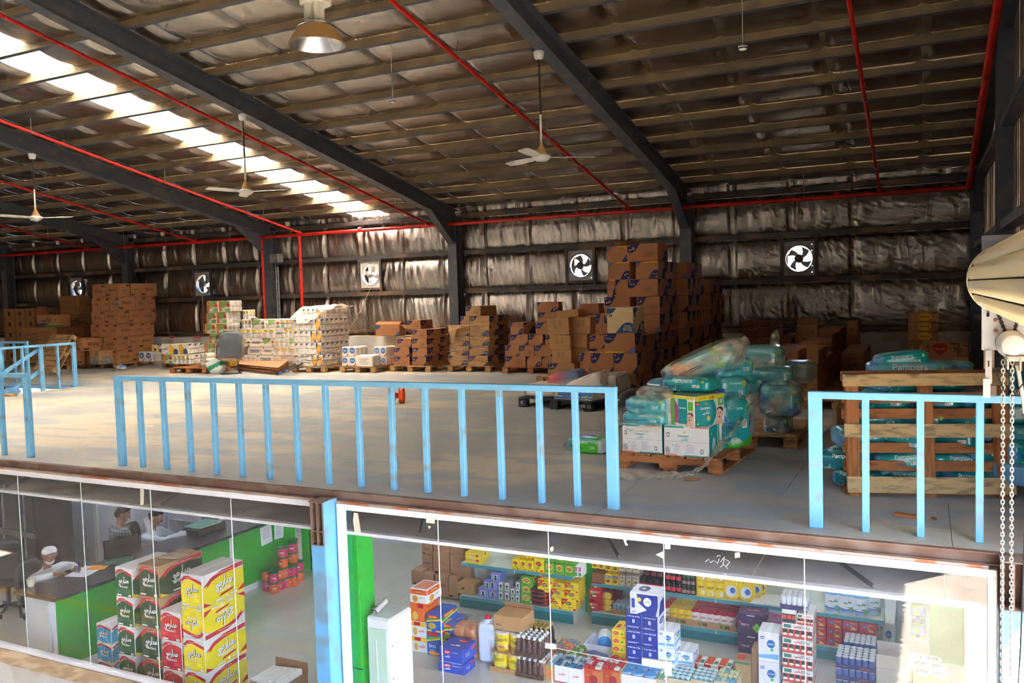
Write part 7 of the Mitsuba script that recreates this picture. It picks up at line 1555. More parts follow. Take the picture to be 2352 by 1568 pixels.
aa = np.linspace(0, 2 * np.pi, 24); d = (b_ - a_) / np.linalg.norm(b_ - a_); u = np.cross(d, [1, 0, 0]); w_ = np.array([1.0, 0, 0]); g = G()
for r_, fl in ((.026, 1), (.022, -1)):
    v = np.vstack([a_ + r_ * (np.cos(aa)[:, None] * w_ + np.sin(aa)[:, None] * u), b_ + r_ * (np.cos(aa)[:, None] * w_ + np.sin(aa)[:, None] * u)]); j = np.arange(23); g.add(v, np.stack([j, j + 1, j + 25, j + 24], 1)[:, ::fl], C(196, 194, 190))
put(k, g, 'satin')
obj('wire_coil', 'small coil of dark wire on the air conditioner', 'wire', G().tube([(-4.50 + .03 * math.cos(t), 6.2 + .05 * math.sin(t), -1.14 + .004 * t) for t in np.linspace(0, 14, 60)], .004, 5, C(70, 70, 70)), 'matte')

# ---------------------------------------------------------------- gondola shelves
def gondola(lab, x0, x1, yf, zbase, zshelf, backz=-1.0, sx=()):
    k = thing('shelf_unit', lab, 'shelf'); yb = yf + .5; TL = C(28, 118, 122); GR = C(214, 220, 210)
    part(k, 'kick_plate', G().box((x0, yf, ZF), (x1, yf + .02, zbase - .05), TL), 'satin'); part(k, 'base_shelf', G().box((x0, yf - .0, zbase - .05), (x1, yb, zbase - .004), GR), 'satin'); part(k, 'price_rail', G().box((x0 - .005, yf - .012, zbase - .05), (x1 + .005, yf, zbase), C(70, 146, 158), b=.003), 'satin')
    part(k, 'back_panel', G().box((x0, yb, ZF), (x1, yb + .03, backz), GR), 'satin'); part(k, 'end_panel', G().box((x1 - .02, yf + .02, ZF), (x1, yb, zbase - .05), GR), 'satin')
    part(k, 'upper_shelf', G().box((x0 + .02, yf + .04, zshelf - .035), (x1 + .0, yb, zshelf - .003), GR), 'satin'); part(k, 'price_rail', G().box((x0 + .015, yf + .028, zshelf - .045), (x1 + .005, yf + .04, zshelf), C(70, 146, 158), b=.003), 'satin')
    for x in (x0, x1 - .03) + tuple(sx): part(k, 'upright', G().box((x, yb - .03, zbase), (x + .03, yb, backz), C(200, 206, 198)), 'satin')
    for x in sx:
        for z in (zbase, zshelf): part(k, 'rail_joint', G().box((x, yf - .014 if z == zbase else yf + .024, z - .05), (x + .012, yf + .03, z + .002), C(200, 206, 204)), 'satin')
    return k
G1, G2 = 10.66, 10.78
z1b, z1s, z2b, z2s = -2.72, -2.24, -2.73, -2.33
gondola('teal-edged shelf unit with tea packets, left of the green pillar', -6.2, -4.40, G1, z1b, z1s, sx=(-5.30,))
gondola('long teal-edged shelf unit with coffee and milk tins, right of the green pillar', -4.17, -.45, G2, z2b, z2s, sx=(-2.45, -1.35))
def goods(lab, zz, y0, items, front, side=None, col=YEL, D=.1, n=1, name='packet', cat='packet', group=None, mat_='satin', rows=1, wid=None):
    """Packets side by side on a shelf: items (left px, right px, top px, bottom px), each n deep; every packet of its own."""
    for i, (l, c, yt, yb) in enumerate(items):
        z0 = zz[i] if isinstance(zz, (list, tuple)) else zz
        x0, x1 = at(l, yb, Y=y0)[0], at(c, yb, Y=y0)[0]; h = at(c, yt, Y=y0)[2] - at(c, yb, Y=y0)[2]
        for j in range(n):
            carton(f'{lab}, {ord_(i)} from the left' + ('' if n == 1 else f', {ord_(j)} from the front'), x0 + .002, x1 - .002, y0 + j * D, y0 + (j + 1) * D - .003, z0, z0 + h, front if j == 0 else None, side if i == len(items) - 1 else None, col, tape=False, name=name, cat=cat, group=group, mat_=mat_, top=P(('r', .1, .1, .9, .9, tuple(np.array(col) * .9))) if j else None)
S5 = lambda x, y: (1040 + x * .2381, 1230 + y * .2381)
def z5(items): return [(S5(a, 0)[0], S5(b, 0)[0], S5(0, c)[1], S5(0, d)[1]) for a, b, c, d in items]
TEA = P(('d', .5, .62, .3, .16, C(190, 40, 40)), ('t', 'Lipton', .5, .62, .42, WHT), ('l', .2, .34, .8, 2, C(120, 90, 20)), ('d', .3, .1, .08, .06, C(190, 60, 30)), ('d', .8, .12, .12, .08, C(200, 50, 40)), ('d', .55, .42, .1, .05, GD))
TEA2 = P(('p', [(0, 1), (.5, 1), (.15, .45), (0, .4)], C(190, 44, 40)), ('t', '20', .16, .78, .2, YEL), ('d', .5, .6, .2, .15, C(170, 40, 40)), ('t', 'Lipton', .5, .6, .28, WHT), ('l', .45, .3, .85, 2, C(150, 110, 30)), ('d', .9, .12, .08, .09, RED), ('d', .42, .48, .1, .06, GD))
GTEA = P(('d', .5, .6, .34, .3, C(216, 206, 60)), ('d', .5, .62, .24, .14, C(190, 40, 40)), ('t', 'Lipton', .5, .62, .34, WHT), ('l', .25, .3, .8, 2, C(60, 110, 40)), ('d', .5, .42, .12, .06, GD))
GRN = C(110, 176, 60)
goods('yellow tea packet on the upper tea shelf', z1s, G1 + .05, z5([(570, 640, 215, 315), (643, 710, 220, 320), (712, 778, 230, 330), (782, 880, 215, 345)]), TEA, TEA, YEL, .09, 3)
goods('yellow tea packet in the second row up on the tea shelf', [z1s + .16] * 2, G1 + .09, z5([(640, 710, 135, 222), (712, 790, 145, 232)]), TEA, TEA, YEL, .1)
goods('green tea packet on the upper tea shelf', z1s, G1 + .05, z5([(885, 980, 255, 360), (985, 1074, 265, 370), (1076, 1175, 280, 385)]), GTEA, GTEA, GRN, .12, 3)
goods('green tea packet stacked second on the upper tea shelf', [z1s + .165] * 3, G1 + .05, z5([(885, 980, 150, 255), (985, 1074, 160, 262), (1076, 1175, 175, 278)]), GTEA, GTEA, GRN, .12)
goods('narrow pink and white packet at the right end of the tea shelf', z1s, G1 + .05, z5([(1180, 1210, 280, 390), (1212, 1245, 285, 395)]), P(('r', .1, .5, .9, .9, C(206, 130, 150)), ('r', .1, .1, .9, .4, C(90, 160, 110))), None, WHT, .1, 2)
PAG = P(('r', .0, .55, 1, .6, C(220, 120, 40)), ('a', 'squiggle', .4, .8, .5, C(240, 240, 230)), ('a', 'squiggle', .4, .3, .5, C(240, 240, 230)), ('d', .8, .55, .1, .2, C(206, 60, 110)))
goods('yellow wafer packet at the left end of the upper tea shelf', [z1s, z1s + .075], G1 + .05, [(1069, 1104, 1276, 1291), (1068, 1103, 1262, 1276)], PAG, PAG, C(236, 206, 30), .2)
goods('yellow wafer packet behind at the left end of the upper tea shelf', [z1s, z1s + .075], G1 + .27, [(1084, 1115, 1274, 1288), (1084, 1115, 1260, 1273)], PAG, PAG, C(236, 206, 30), .15)
BLF = P(('r', .3, .15, .7, .75, C(226, 226, 240)), ('d', .5, .55, .12, .16, C(40, 40, 70)), ('r', .36, .18, .64, .4, C(60, 60, 110)), ('t', 'KUWAIT', .5, .88, .6, C(200, 60, 80)), ('d', .2, .45, .1, .08, GD))
goods('pale blue tea carton on the lower tea shelf', [z1b, z1b, z1b + .135, z1b + .13, z1b + .26], G1 + .03, z5([(248, 341, 510, 605), (343, 435, 525, 617), (337, 432, 425, 525), (298, 368, 385, 480), (365, 460, 325, 417)]), BLF, None, C(126, 146, 222), .2)
SIL = P(('r', .16, .1, .84, .9, C(230, 232, 240)), ('d', .5, .55, .22, .16, C(50, 50, 80)), ('r', .35, .16, .65, .38, C(60, 60, 90)), ('d', .5, .25, .22, .1, GD))
goods('silver tea tin on the lower tea shelf', [z1b, z1b, z1b + .135, z1b + .135, z1b, z1b, z1b + .1, z1b + .1, z1b + .2], G1 + .04, z5([(437, 492, 535, 622), (496, 551, 540, 628), (437, 492, 430, 522), (496, 551, 435, 527), (555, 601, 565, 632), (603, 651, 570, 641), (555, 601, 490, 556), (603, 651, 490, 558), (603, 653, 415, 482)]), SIL, None, C(160, 162, 160), .1, 2, name='tea_tin', cat='tin')
goods('green tea carton in the column on the lower tea shelf', [z1b, z1b + .125, z1b + .25], G1 + .03, z5([(655, 757, 560, 658), (655, 763, 465, 562), (655, 768, 365, 467)]), GTEA, GTEA, GRN, .2)
goods('yellow and red tea carton on the lower tea shelf', [z1b, z1b, z1b + .13, z1b + .13, z1b + .26, z1b + .26, z1b + .21, z1b + .34], G1 + .03, z5([(935, 1048, 595, 692), (1050, 1190, 610, 722), (950, 1076, 490, 597), (1079, 1217, 505, 617), (967, 1076, 395, 472), (1079, 1210, 410, 505), (815, 963, 400, 520), (830, 960, 300, 400)]), TEA2, TEA2, C(238, 206, 30), .14, 2)
for i in range(4): obj('sausage_pack', f'dark red vacuum sausage pack on the lower tea shelf, {ord_(i)} from below', 'packet', blob(at(1240, 1390, Y=G1 + .1) * (1, 1, 0) + (0, .0, z1b + .032 + .062 * i), (.30, .16, .075), None, .55, C(150, 50, 34), amp=.05, seed=i, print_=lambda a, b, c: C(30, 26, 30) if c > .2 and abs(a) < .7 else (C(236, 230, 220) if a < -.75 else None)), 'gloss', group='sausage packs')
carton('plain brown carton at the left end of the lower tea shelf', *survey(1049, 1089, 1344, 1372, G1 + .06, 1111, z0=z1b), P(('l', .2, .5, .5, 2, INK), ('d', .4, .6, .05, .1, INK)), None, KRAFT2, tape=False)
# brown cartons stacked behind the left shelf
for i, (l, c, r_, yt, yb, Y, tx) in enumerate(((995, 1031, 1033, 1271, 1323, 11.0, 'pop bek'), (1034, 1080, 1082, 1281, 1329, 11.0, 'pop bek'), (970, 994, 996, 1275, 1318, 11.1, 'algur'), (969, 994, 996, 1250, 1274, 11.1, 'algur'), (996, 1031, 1032, 1250, 1271, 11.05, ''), (1032, 1064, 1066, 1255, 1281, 11.05, ''), (945, 970, 972, 1312, 1345, 10.9, ''), (968, 996, 998, 1320, 1352, 10.9, ''), (1000, 1029, 1034, 1323, 1373, 10.85, '500'), (1030, 1052, 1060, 1328, 1376, 10.85, ''))):
    x0, x1, y0, y1, za, zb = survey(l, c, yt, yb, Y, D=.35)
    carton(['brown carton with red popcorn lettering, left one behind the tea shelf', 'brown carton with red popcorn lettering, right one behind the tea shelf', 'brown carton with purple word, lower one at the left rear', 'brown carton with purple word, upper one at the left rear', 'plain brown carton, top left of the pile behind the tea shelf', 'plain brown carton, top right of the pile behind the tea shelf', 'low brown carton at the far left of the pile', 'low brown carton second from left in the pile', 'tall brown carton with a black number in the pile', 'tall plain brown carton at the right foot of the pile'][i], x0, x1, y0, y1, za, zb, P(('t', tx, .5, .55, .6, C(190, 70, 60) if 'pop' in tx else C(120, 70, 110)), ('r', .1, .05, .3, .15, INK)) if tx else P(('r', .15, .08, .4, .16, INK)), None, C(168, 126, 92), tape=True)
carton('brown carton supporting the rear pile left', *(lambda s_: (s_[0], s_[1], s_[2], s_[3], ZF, s_[4] - .003))(survey(969, 994, 1318, 1330, 11.1, D=.3)), None, None, C(160, 120, 88), tape=False)
for i, (l, c) in enumerate(((996, 1031), (1034, 1080))): carton(['brown carton under the left popcorn carton', 'brown carton under the right popcorn carton'][i], *(lambda s_: (s_[0], s_[1], s_[2], s_[3], ZF, s_[4] - .003))(survey(l, c, 1323 + 6 * i, 1335, 11.15, D=.3)), None, None, C(160, 120, 88), tape=False)

# ---- second unit: coffee, tins, powder
S6 = lambda a, b, c, d: (1340 + a * .32738, 1340 + b * .32738, 1250 + c * .32738, 1250 + d * .32738)
def z6(items): return [S6(*q) for q in items]
NES = P(('r', .1, .62, .9, .86, C(40, 70, 160)), ('d', .5, .35, .34, .2, C(150, 96, 40)), ('d', .4, .5, .14, .07, GD), ('t', 'NESQ', .5, .74, .6, WHT))
CUP = P(('d', .5, .4, .36, .22, C(226, 210, 180)), ('d', .5, .45, .26, .1, C(140, 90, 50)), ('t', 'CAFE', .5, .8, .6, C(60, 40, 40)), ('d', .45, .5, .14, .06, GD))
YF = G2 + .06
goods('yellow and blue cocoa packet on the coffee shelf', [z2s, z2s, z2s + .19, z2s + .19, z2s + .2, z2s + .2], YF, z6([(150, 198, 222, 292), (200, 247, 226, 300), (152, 198, 150, 212), (203, 246, 155, 217), (60, 103, 140, 207), (105, 148, 145, 215)]), NES, NES, C(240, 206, 40), .12, 2)
carton('small brown carton at the left end of the coffee shelf', *survey(*S6(60, 148, 210, 288), YF, z0=z2s), None, None, KRAFT3, tape=False)
goods('cappuccino packet with a cup on the coffee shelf', [z2s] * 3 + [z2s + .2] * 3, YF, z6([(250, 294, 228, 303), (297, 340, 232, 310), (342, 392, 238, 319), (250, 294, 160, 222), (297, 342, 165, 228), (345, 394, 170, 234)]), CUP, CUP, C(206, 190, 176), .12, 2)
def jar(lab, px, py, z, Y, r_, h, body, lid, n=1, group=None, label=None, name='jar', cat='jar', liquid=None):
    x = at(px, py, Y=Y)[0]
    for j in range(n):
        k = thing(name, lab + ('' if n == 1 else f', {ord_(j)} from the front'), cat, group); y = Y + r_ + j * (2 * r_ + .004)
        part(k, 'body', G().lathe([(0, 0), (r_ * .9, 0), (r_, .006), (r_, h * .7), (r_ * .8, h * .82)], (x, y, z), 18, body), 'gloss'); part(k, 'lid', G().lathe([(r_ * .82, h * .8), (r_ * .85, h * .81), (r_ * .85, h * .98), (r_ * .8, h), (0, h)], (x, y, z), 18, lid), 'gloss')
        if label is not None and j == 0:
            t = np.linspace(-.9, .9, 7); v = np.vstack([np.stack([x + (r_ + .001) * np.sin(t), y - (r_ + .001) * np.cos(t), z + 0 * t + zz], 1) for zz in (h * .15, h * .5)]); i_ = np.arange(6); part(k, 'label', G().add(v, np.stack([i_, i_ + 1, i_ + 8, i_ + 7], 1), label), 'gloss')
for i, x in enumerate((418, 464, 506, 548)): jar(f'dark coffee jar with red label, {ord_(i)} from the left in the lower row', *S6(x, x, 300, 320)[::3], z2s, YF, .05, .16, C(44, 28, 26), C(36, 28, 30), 2, label=C(186, 40, 48))
for i, x in enumerate((440, 490, 535)): jar(f'dark coffee jar on top of the lower row, {ord_(i)} from the left', *S6(x, x, 240, 260)[::3], z2s + .162, YF + .03, .048, .15, C(48, 32, 30), C(40, 30, 30), 1, label=C(120, 60, 60))
for i, x in enumerate((592, 629, 668)):
    for q in range(2): jar(f'coffee jar with white letters, {ord_(i)} from the left, {["lower", "upper"][q]}', *S6(x, x, 340, 350)[::3], z2s + .152 * q, YF, .042, .15, C(50, 30, 28), C(40, 30, 30), 2, label=C(206, 60, 70))
for i, x in enumerate((705, 736, 768)):
    for q in range(2): jar(f'small coffee jar with green cap, {ord_(i)} from the left, {["lower", "upper"][q]}', *S6(x, x, 350, 360)[::3], z2s + .122 * q, YF, .034, .12, C(56, 36, 34), C(40, 90, 50), 2, label=C(150, 120, 110))
def can(lab, x, y, z, r_, h, col, lid, band=None, txt=None, tc=C(30, 60, 50), group=None, name='tin', cat='tin', label2=None):
    k = thing(name, lab, cat, group); p = [(0, 0), (r_, 0), (r_, h * .94), (r_ * .97, h * .95)]
    part(k, 'body', G().lathe([(0, 0), (r_, 0), (r_, h * .3), (r_, h * .31), (r_, h * .95)], (x, y, z), 22, np.array([col, col, col if band is None else band, col, col])), 'gloss'); part(k, 'lid', G().lathe([(r_ * 1.015, h * .93), (r_ * 1.03, h * .94), (r_ * 1.03, h * .99), (r_ * .97, h), (0, h * .995)], (x, y, z), 22, lid), 'gloss')
    if txt or label2 is not None:
        g = G(); n_ = 0
        for q, c_ in ([(rect(-r_ * .8, h * .1, r_ * .8, h * .4), label2)] if label2 is not None else []) + ([(fit(text2d(txt, True) if txt not in ARABIC else ARABIC[txt], w=r_ * 1.3, cx=0, cy=h * .62), tc)] if txt else []):
            for p_ in getattr(q.segmentize(.03), 'geoms', [q.segmentize(.03)]):
                v, f = trimesh.creation.triangulate_polygon(p_, engine='earcut'); v = np.asarray(v)[:, :2]; f = np.asarray(f); A, B_, D_ = v[f[:, 0]], v[f[:, 1]], v[f[:, 2]]
                f = np.where(((B_ - A)[:, 0] * (D_ - A)[:, 1] - (B_ - A)[:, 1] * (D_ - A)[:, 0] < 0)[:, None], f[:, ::-1], f); t = v[:, 0] / r_ + .25; n_ += 1
                g.add(np.stack([x + (r_ + .001 + .0004 * n_) * np.sin(t), y - (r_ + .001 + .0004 * n_) * np.cos(t), z + v[:, 1]], 1), f, c_)
        part(k, 'label', g, 'gloss')
    return k
for i, x in enumerate((819, 883, 946)):
    for q in range(2): can(f'tall yellow milk powder tin on the upper shelf, {ord_(i)} from the left, {["lower", "upper"][q]}', at(*S6(x, x, 380, 380)[::3], Y=YF)[0], YF + .07, z2s + .205 * q, .065, .2, C(240, 206, 30), C(236, 204, 40), txt='NIDO', label2=C(226, 226, 220))
for i, (a, b, c, d, yy) in enumerate(((985, 1090, 255, 395, 0), (1088, 1195, 265, 408, 0), (1150, 1230, 262, 398, .14), (1180, 1248, 262, 392, .26))):
    l, r_, t_, b_ = S6(a, b, c, d); x0, x1 = at(l, b_, Y=YF)[0], at(r_, b_, Y=YF)[0]; c_ = np.array([(x0 + x1) / 2, YF + .08 + yy, z2s + .19]); s_ = (x1 - x0 + .02, .14, .38)
    k = thing('powder_bag', ['yellow milk powder bag with dark letters, left one', 'yellow milk powder bag with Arabic letters', 'yellow milk powder bag third from the left, half hidden', 'yellow milk powder bag rearmost at the right'][i], 'bag')
    part(k, 'bag', blob(c_, s_, None, .55, C(240, 206, 30), (22, 28), .015, i), 'gloss'); part(k, 'print', label_on(c_, s_, None, .55, fit(text2d('NIDO', True) if i != 1 else ARABIC['squiggle'], w=s_[0] * .7, cx=0, cy=.09), C(40, 70, 50), .006).merge(label_on(c_, s_, None, .55, disc(0, -.07, .07, .08), C(232, 232, 232), .006)).merge(label_on(c_, s_, None, .55, disc(.02, -.06, .035, .04), C(80, 120, 190), .008)), 'gloss')
RC = P(('t', 'NESCAFE', .5, .75, .7, WHT), ('d', .4, .35, .24, .18, C(90, 50, 30)), ('d', .45, .38, .18, .1, C(226, 200, 170)), ('d', .3, .6, .12, .06, GD))
goods('red coffee packet on the lower coffee shelf', [z2b, z2b + .16, z2b + .31], YF - .02, z6([(36, 105, 418, 482), (38, 128, 345, 420), (52, 130, 305, 350)]), RC, RC, C(190, 28, 34), .2)
for i in range(3): obj('coffee_bag', f'red coffee bag lying on the lower coffee shelf, {ord_(i)} from below', 'bag', blob(at(*S6(150, 150, 470, 480)[::3], Y=YF + .1) * (1, 1, 0) + (0, 0, z2b + .05 + .085 * i), (.28, .2, .1), None, .6, C(180, 26, 32), amp=.05, seed=i, print_=lambda a, b, c: C(230, 200, 60) if b < -.5 and a > .2 else None), 'gloss', group='red coffee bags')
for i in range(2): obj('coffee_pack', f'dark red coffee pack behind the red bags, {["left", "right"][i]}', 'packet', G().box((at(1375 + 30 * i, 1390, Y=YF + .22)[0], YF + .22, z2b), (at(1398 + 30 * i, 1390, Y=YF + .22)[0], YF + .3, z2b + .3), C(120, 26, 30), b=.01), 'gloss')
tx0, tx1 = at(1406, 1405, Y=YF)[0], at(1460, 1420, Y=YF)[0]
def tray(lab, x0, x1, y0, y1, z, h, col, front=None, name='tray'):
    k = thing(name, lab, 'tray'); g = G(); t = .004
    g.box((x0, y0, z), (x1, y1, z + t), col); g.box((x0, y0, z), (x1, y0 + t, z + h), col); g.box((x0, y1 - t, z), (x1, y1, z + h), col); g.box((x0, y0, z), (x0 + t, y1, z + h), col); g.box((x1 - t, y0, z), (x1, y1, z + h), col)
    if front:
        for n_, (q, c_) in enumerate(front(x1 - x0, h, rng)): g.poly(q, (x0, y0, z), (1, 0, 0), (0, 0, 1), c_, .001 + .0005 * n_)
    put(k, g, 'matte'); return k
BAR = P(('r', .4, .25, .75, .75, C(110, 80, 56)), ('d', .5, .5, .05, .2, GD))
tray('brown tray of pale blue milk cans on the lower coffee shelf', tx0 - .01, tx1 + .01, YF - .01, YF + .42, z2b, .07, KRAFT2, BAR)
for i in range(5):
    for j in range(6): can(f'small pale blue can in the tray on the coffee shelf, row {ord_(j)} from the front, {ord_(i)} from the left', tx0 + .032 + .064 * i, YF + .03 + .066 * j, z2b + .006, .03, .12, C(130, 176, 214), C(190, 196, 200), group='pale blue cans in the tray', name='can', cat='can')
xs6 = [at(1340 + q * .32738, 1410, Y=YF)[0] for q in (575, 628, 680, 727, 778, 830, 880, 931, 984, 1036)]
for a, b in ((0, 1), (1, 4), (4, 7), (7, 10)):
    tray(['brown tray at the left of the powder tins', 'brown tray of yellow powder tins', 'brown tray of red-lidded tins, middle', 'brown tray of red-lidded tins, right'][[0, 1, 4, 7].index(a)], xs6[a] - .075, xs6[b - 1] + .075, YF - .035, YF + .45, z2b, .08, KRAFT2, BAR)
for i, x in enumerate(xs6):
    for j in range(4):
        yl = 1 <= i <= 3
        can(f'{"yellow" if yl else "white"} infant powder tin with {"yellow" if yl else "red"} lid, {ord_(i)} from the left, {ord_(j)} row from the front', x, YF + .04 + .115 * j, z2b + .006, .053, .185, C(240, 206, 40) if yl else C(232, 222, 214), C(236, 200, 40) if yl else C(214, 36, 60), C(226, 60, 70) if not yl else None, 'NIDO' if yl and j == 0 else ('Milk' if j == 0 else None), C(190, 60, 70), group='infant powder tins on the lower shelf')
# right part: white, pink and red cartons, big pale blue tins
SAU = P(('p', [(0, .12), (1, .12), (1, .3), (0, .22)], C(110, 180, 226)), ('d', .62, .62, .2, .14, C(40, 110, 190)), ('t', 'Saudia', .62, .62, .3, WHT), ('d', .66, .42, .07, .05, GD), ('l', .1, .85, .35, 2, C(60, 90, 170)))
SAUP = P(('p', [(0, .12), (1, .12), (1, .3), (0, .22)], C(120, 170, 220)), ('d', .62, .62, .2, .14, C(150, 40, 110)), ('t', 'Saudia', .62, .62, .3, WHT), ('d', .66, .42, .07, .05, GD))
for i in range(4):
    for j, (l, c) in enumerate(((1724, 1757), (1758, 1800))):
        x0, x1 = at(l, 1430, Y=G2 + .04)[0], at(c, 1430, Y=G2 + .04)[0]; pk = i < 3 and j == 1
        carton(f'{"pink" if pk else "white"} milk carton on the lower shelf right of the tins, {ord_(i)} layer, {["left", "right"][j]}', x0, x1 - .004, G2 + .04, G2 + .4, z2b + .105 * i, z2b + .105 * (i + 1) - .002, SAUP if pk else SAU, None, C(224, 120, 176) if pk else C(230, 234, 240), tape=False, mat_='satin')
RED2 = P(('d', .3, .55, .12, .2, C(60, 110, 200)), ('t', 'Luna', .3, .55, .16, WHT), ('p', [(.5, 0), (.9, 0), (.8, .3), (.6, .35)], C(226, 170, 100)), ('d', .55, .4, .07, .1, GD), ('l', .5, .8, .9, 2, C(230, 190, 180)))
for i in range(3):
    for j, (l, c) in enumerate(((1862, 1898), (1899, 1935), (1936, 1972), (1973, 2014))):
        x0, x1 = at(l, 1460, Y=G2 + .04)[0], at(c, 1460, Y=G2 + .04)[0]
        carton(f'red milk carton on the lower right shelf, {ord_(i)} layer, {ord_(j)} from the left', x0, x1 - .004, G2 + .04, G2 + .42, z2b + .115 * i, z2b + .115 * (i + 1) - .002, RED2, RED2, C(196, 40, 50), tape=False, mat_='satin', group='red milk cartons')
for i, (px, py, yy) in enumerate(((1910, 1403, 0), (1943, 1406, 0), (1975, 1412, -.02), (2003, 1406, .12), (1990, 1400, .26))):
    can(f'big white and blue milk powder tin on the upper right shelf, {ord_(i)} from the left', at(px, py, Y=G2 + .06)[0], G2 + .15 + yy, z2s, .088, .25, C(226, 234, 244), C(120, 186, 236), C(40, 90, 190), 'squiggle', C(40, 120, 90), label2=C(80, 160, 110))
# ---------------------------------------------------------------- goods on the shop floor
S4 = lambda x, y: (880 + x * .3883, 1220 + y * .3883)
def F4(lab, l, c, r, yt, yb, **k):
    (l, yb_), (c, yt_) = S4(l, yb), S4(c, yt); return SB(lab, l, c, S4(r, 0)[0] if r else None, yt_, yb_, **k)
IND_O = P(('r', 0, .62, 1, 1, C(236, 96, 30)), ('r', .2, .7, .75, .95, RED), ('t', 'Indomie', .47, .82, .45, YEL), ('d', .3, .3, .16, .24, C(220, 150, 60)), ('t', 'CURRY', .65, .4, .3, C(230, 140, 70)))
IND_OS = P(('p', [(0, .4), (.5, 1), (1, 1), (1, .8), (0, .1)], C(236, 110, 40)), ('d', .35, .3, .2, .24, C(236, 200, 90)), ('r', .55, .75, .95, .98, RED))
IND_Y = P(('r', 0, .7, 1, 1, C(236, 190, 40)), ('r', .2, .74, .6, .98, RED), ('d', .28, .35, .14, .26, C(226, 170, 60)), ('a', 'squiggle', .68, .4, .4, C(206, 60, 50)))
IND_B = P(('p', [(0, .62), (1, .8), (1, .9), (0, .74)], C(60, 170, 80)), ('p', [(0, .55), (1, .72), (1, .8), (0, .62)], C(236, 200, 40)), ('r', .1, .78, .8, 1, RED), ('t', 'Indomie', .45, .89, .5, YEL), ('d', .4, .35, .28, .2, C(190, 160, 50)), ('r', .0, .0, 1, .12, C(236, 196, 40)), ('d', .5, .1, .16, .1, C(40, 80, 190)))
IND_5 = P(('p', [(0, .62), (1, .8), (1, .9), (0, .74)], C(60, 170, 80)), ('p', [(0, .55), (1, .72), (1, .8), (0, .62)], C(236, 200, 40)), ('r', .05, .82, .8, 1, RED), ('t', '5in1', .4, .4, .5, WHT), ('l', .2, .26, .7, 2, C(200, 210, 240)), ('d', .5, .1, .4, .08, C(236, 160, 40)))
INB = C(40, 90, 190)
x0, x1, y0, y1, za, zb = F4('yellow and white noodle carton, bottom of the orange noodle stack', 173, 262, None, 632, 722, front=IND_Y, side=IND_Y, D=.32)
zz = zb
for lab, l, c, r, yt, yb, fr, col, fl in (('yellow and white noodle carton, second from below in the orange stack', 168, 258, None, 542, 632, IND_Y, WHT, False), ('orange noodle carton turned on its side, third in the orange stack', 163, 245, 325, 432, 542, IND_OS, C(236, 110, 40), False), ('orange and white noodle carton on top of the orange stack', 160, 262, 330, 350, 432, IND_O, C(236, 234, 232), False)):
    xl, xr_ = at(*S4(l, yb), Y=y0)[0], at(*S4(c, yb), Y=y0)[0]; h = at(*S4(c, yt), Y=y0)[2] - at(*S4(c, yb), Y=y0)[2]
    carton(lab, xl, xr_, y0, y0 + .36, zz, zz + h - .002, fr, IND_O if r else fr, col, tape=False, mat_='satin', top=P(('r', .1, .1, .9, .9, C(236, 120, 60))) if 'top' in lab else None); zz += h
F4('blue five-in-one noodle carton left of the orange stack', 122, 172, None, 560, 702, front=IND_5, col=INB, D=.3)
a = F4('blue five-in-one noodle carton under the left blue noodle box', 262, 345, None, 602, 742, front=IND_5, side=IND_5, col=INB, D=.34)
xl, xr_ = at(*S4(258, 600), Y=a[2])[0], at(*S4(345, 600), Y=a[2])[0]; carton('blue noodle carton right of the orange stack, upper', xl, xr_, a[2], a[2] + .42, a[5], a[5] + .22, IND_B, IND_B, INB, tape=True, mat_='satin')
a = F4('blue noodle carton hidden behind the cheese boxes', 348, 425, None, 660, 735, front=IND_5, col=INB, D=.36)
carton('blue noodle carton beside the bread bags, upper', at(*S4(348, 655), Y=a[2])[0], at(*S4(425, 655), Y=a[2])[0], a[2], a[2] + .38, a[5], a[5] + .235, IND_B, IND_B, INB, tape=True, mat_='satin')
KR = P(('d', .35, .75, .14, .14, C(226, 60, 60)), ('t', 'KRAFT', .35, .75, .2, WHT), ('a', 'squiggle', .35, .42, .22, WHT), ('l', .55, .8, .9, 1, WHT), ('r', 0, 0, 1, .05, C(226, 226, 232)))
KS = P(('d', .75, .75, .16, .16, C(200, 40, 60)), ('r', .2, .35, .5, .65, C(120, 130, 180)))
KT = P(('d', .6, .75, .2, .12, RED), ('t', 'KRAFT', .6, .75, .28, WHT), ('a', 'squiggle', .5, .35, .4, WHT), ('r', 0, 0, .02, 1, WHT))
b = F4('lower blue and white cheese box on the shop floor', 330, 480, 548, 795, 855, front=KR, side=KS, col=C(50, 70, 170), top=KT)
xl, xr_ = b[0] + .01, b[0] + .01 + (b[1] - b[0]) * .92; carton('upper blue and white cheese box on the shop floor', xl, xr_, b[2] + .01, b[2] + .36, b[5], b[5] + (b[5] - b[4]) * 1.35, KR, KS, C(52, 74, 176), tape=False, mat_='satin', top=KT)
# bread in a clear bag
p = at(*S4(490, 745), Z=ZF)
k = thing('bread_bags', 'clear bag of orange-labelled buns behind the cheese boxes', 'bag of bread')
for i in range(3):
    for j in range(2): part(k, 'bun_pack', blob((p[0] - .08 + .15 * j, p[1] + .1, ZF + .07 + .13 * i), (.17, .3, .14), None, .55, C(206, 150, 110), amp=.03, seed=i * 2 + j, print_=lambda a, b, c: C(226, 110, 70) if abs(a) < .3 else None), 'gloss')
part(k, 'bag', blob((p[0] + .0, p[1] + .1, ZF + .24), (.4, .42, .5), None, .5, (.5,) * 3, (20, 26), .04, 8), 'stretch_film')
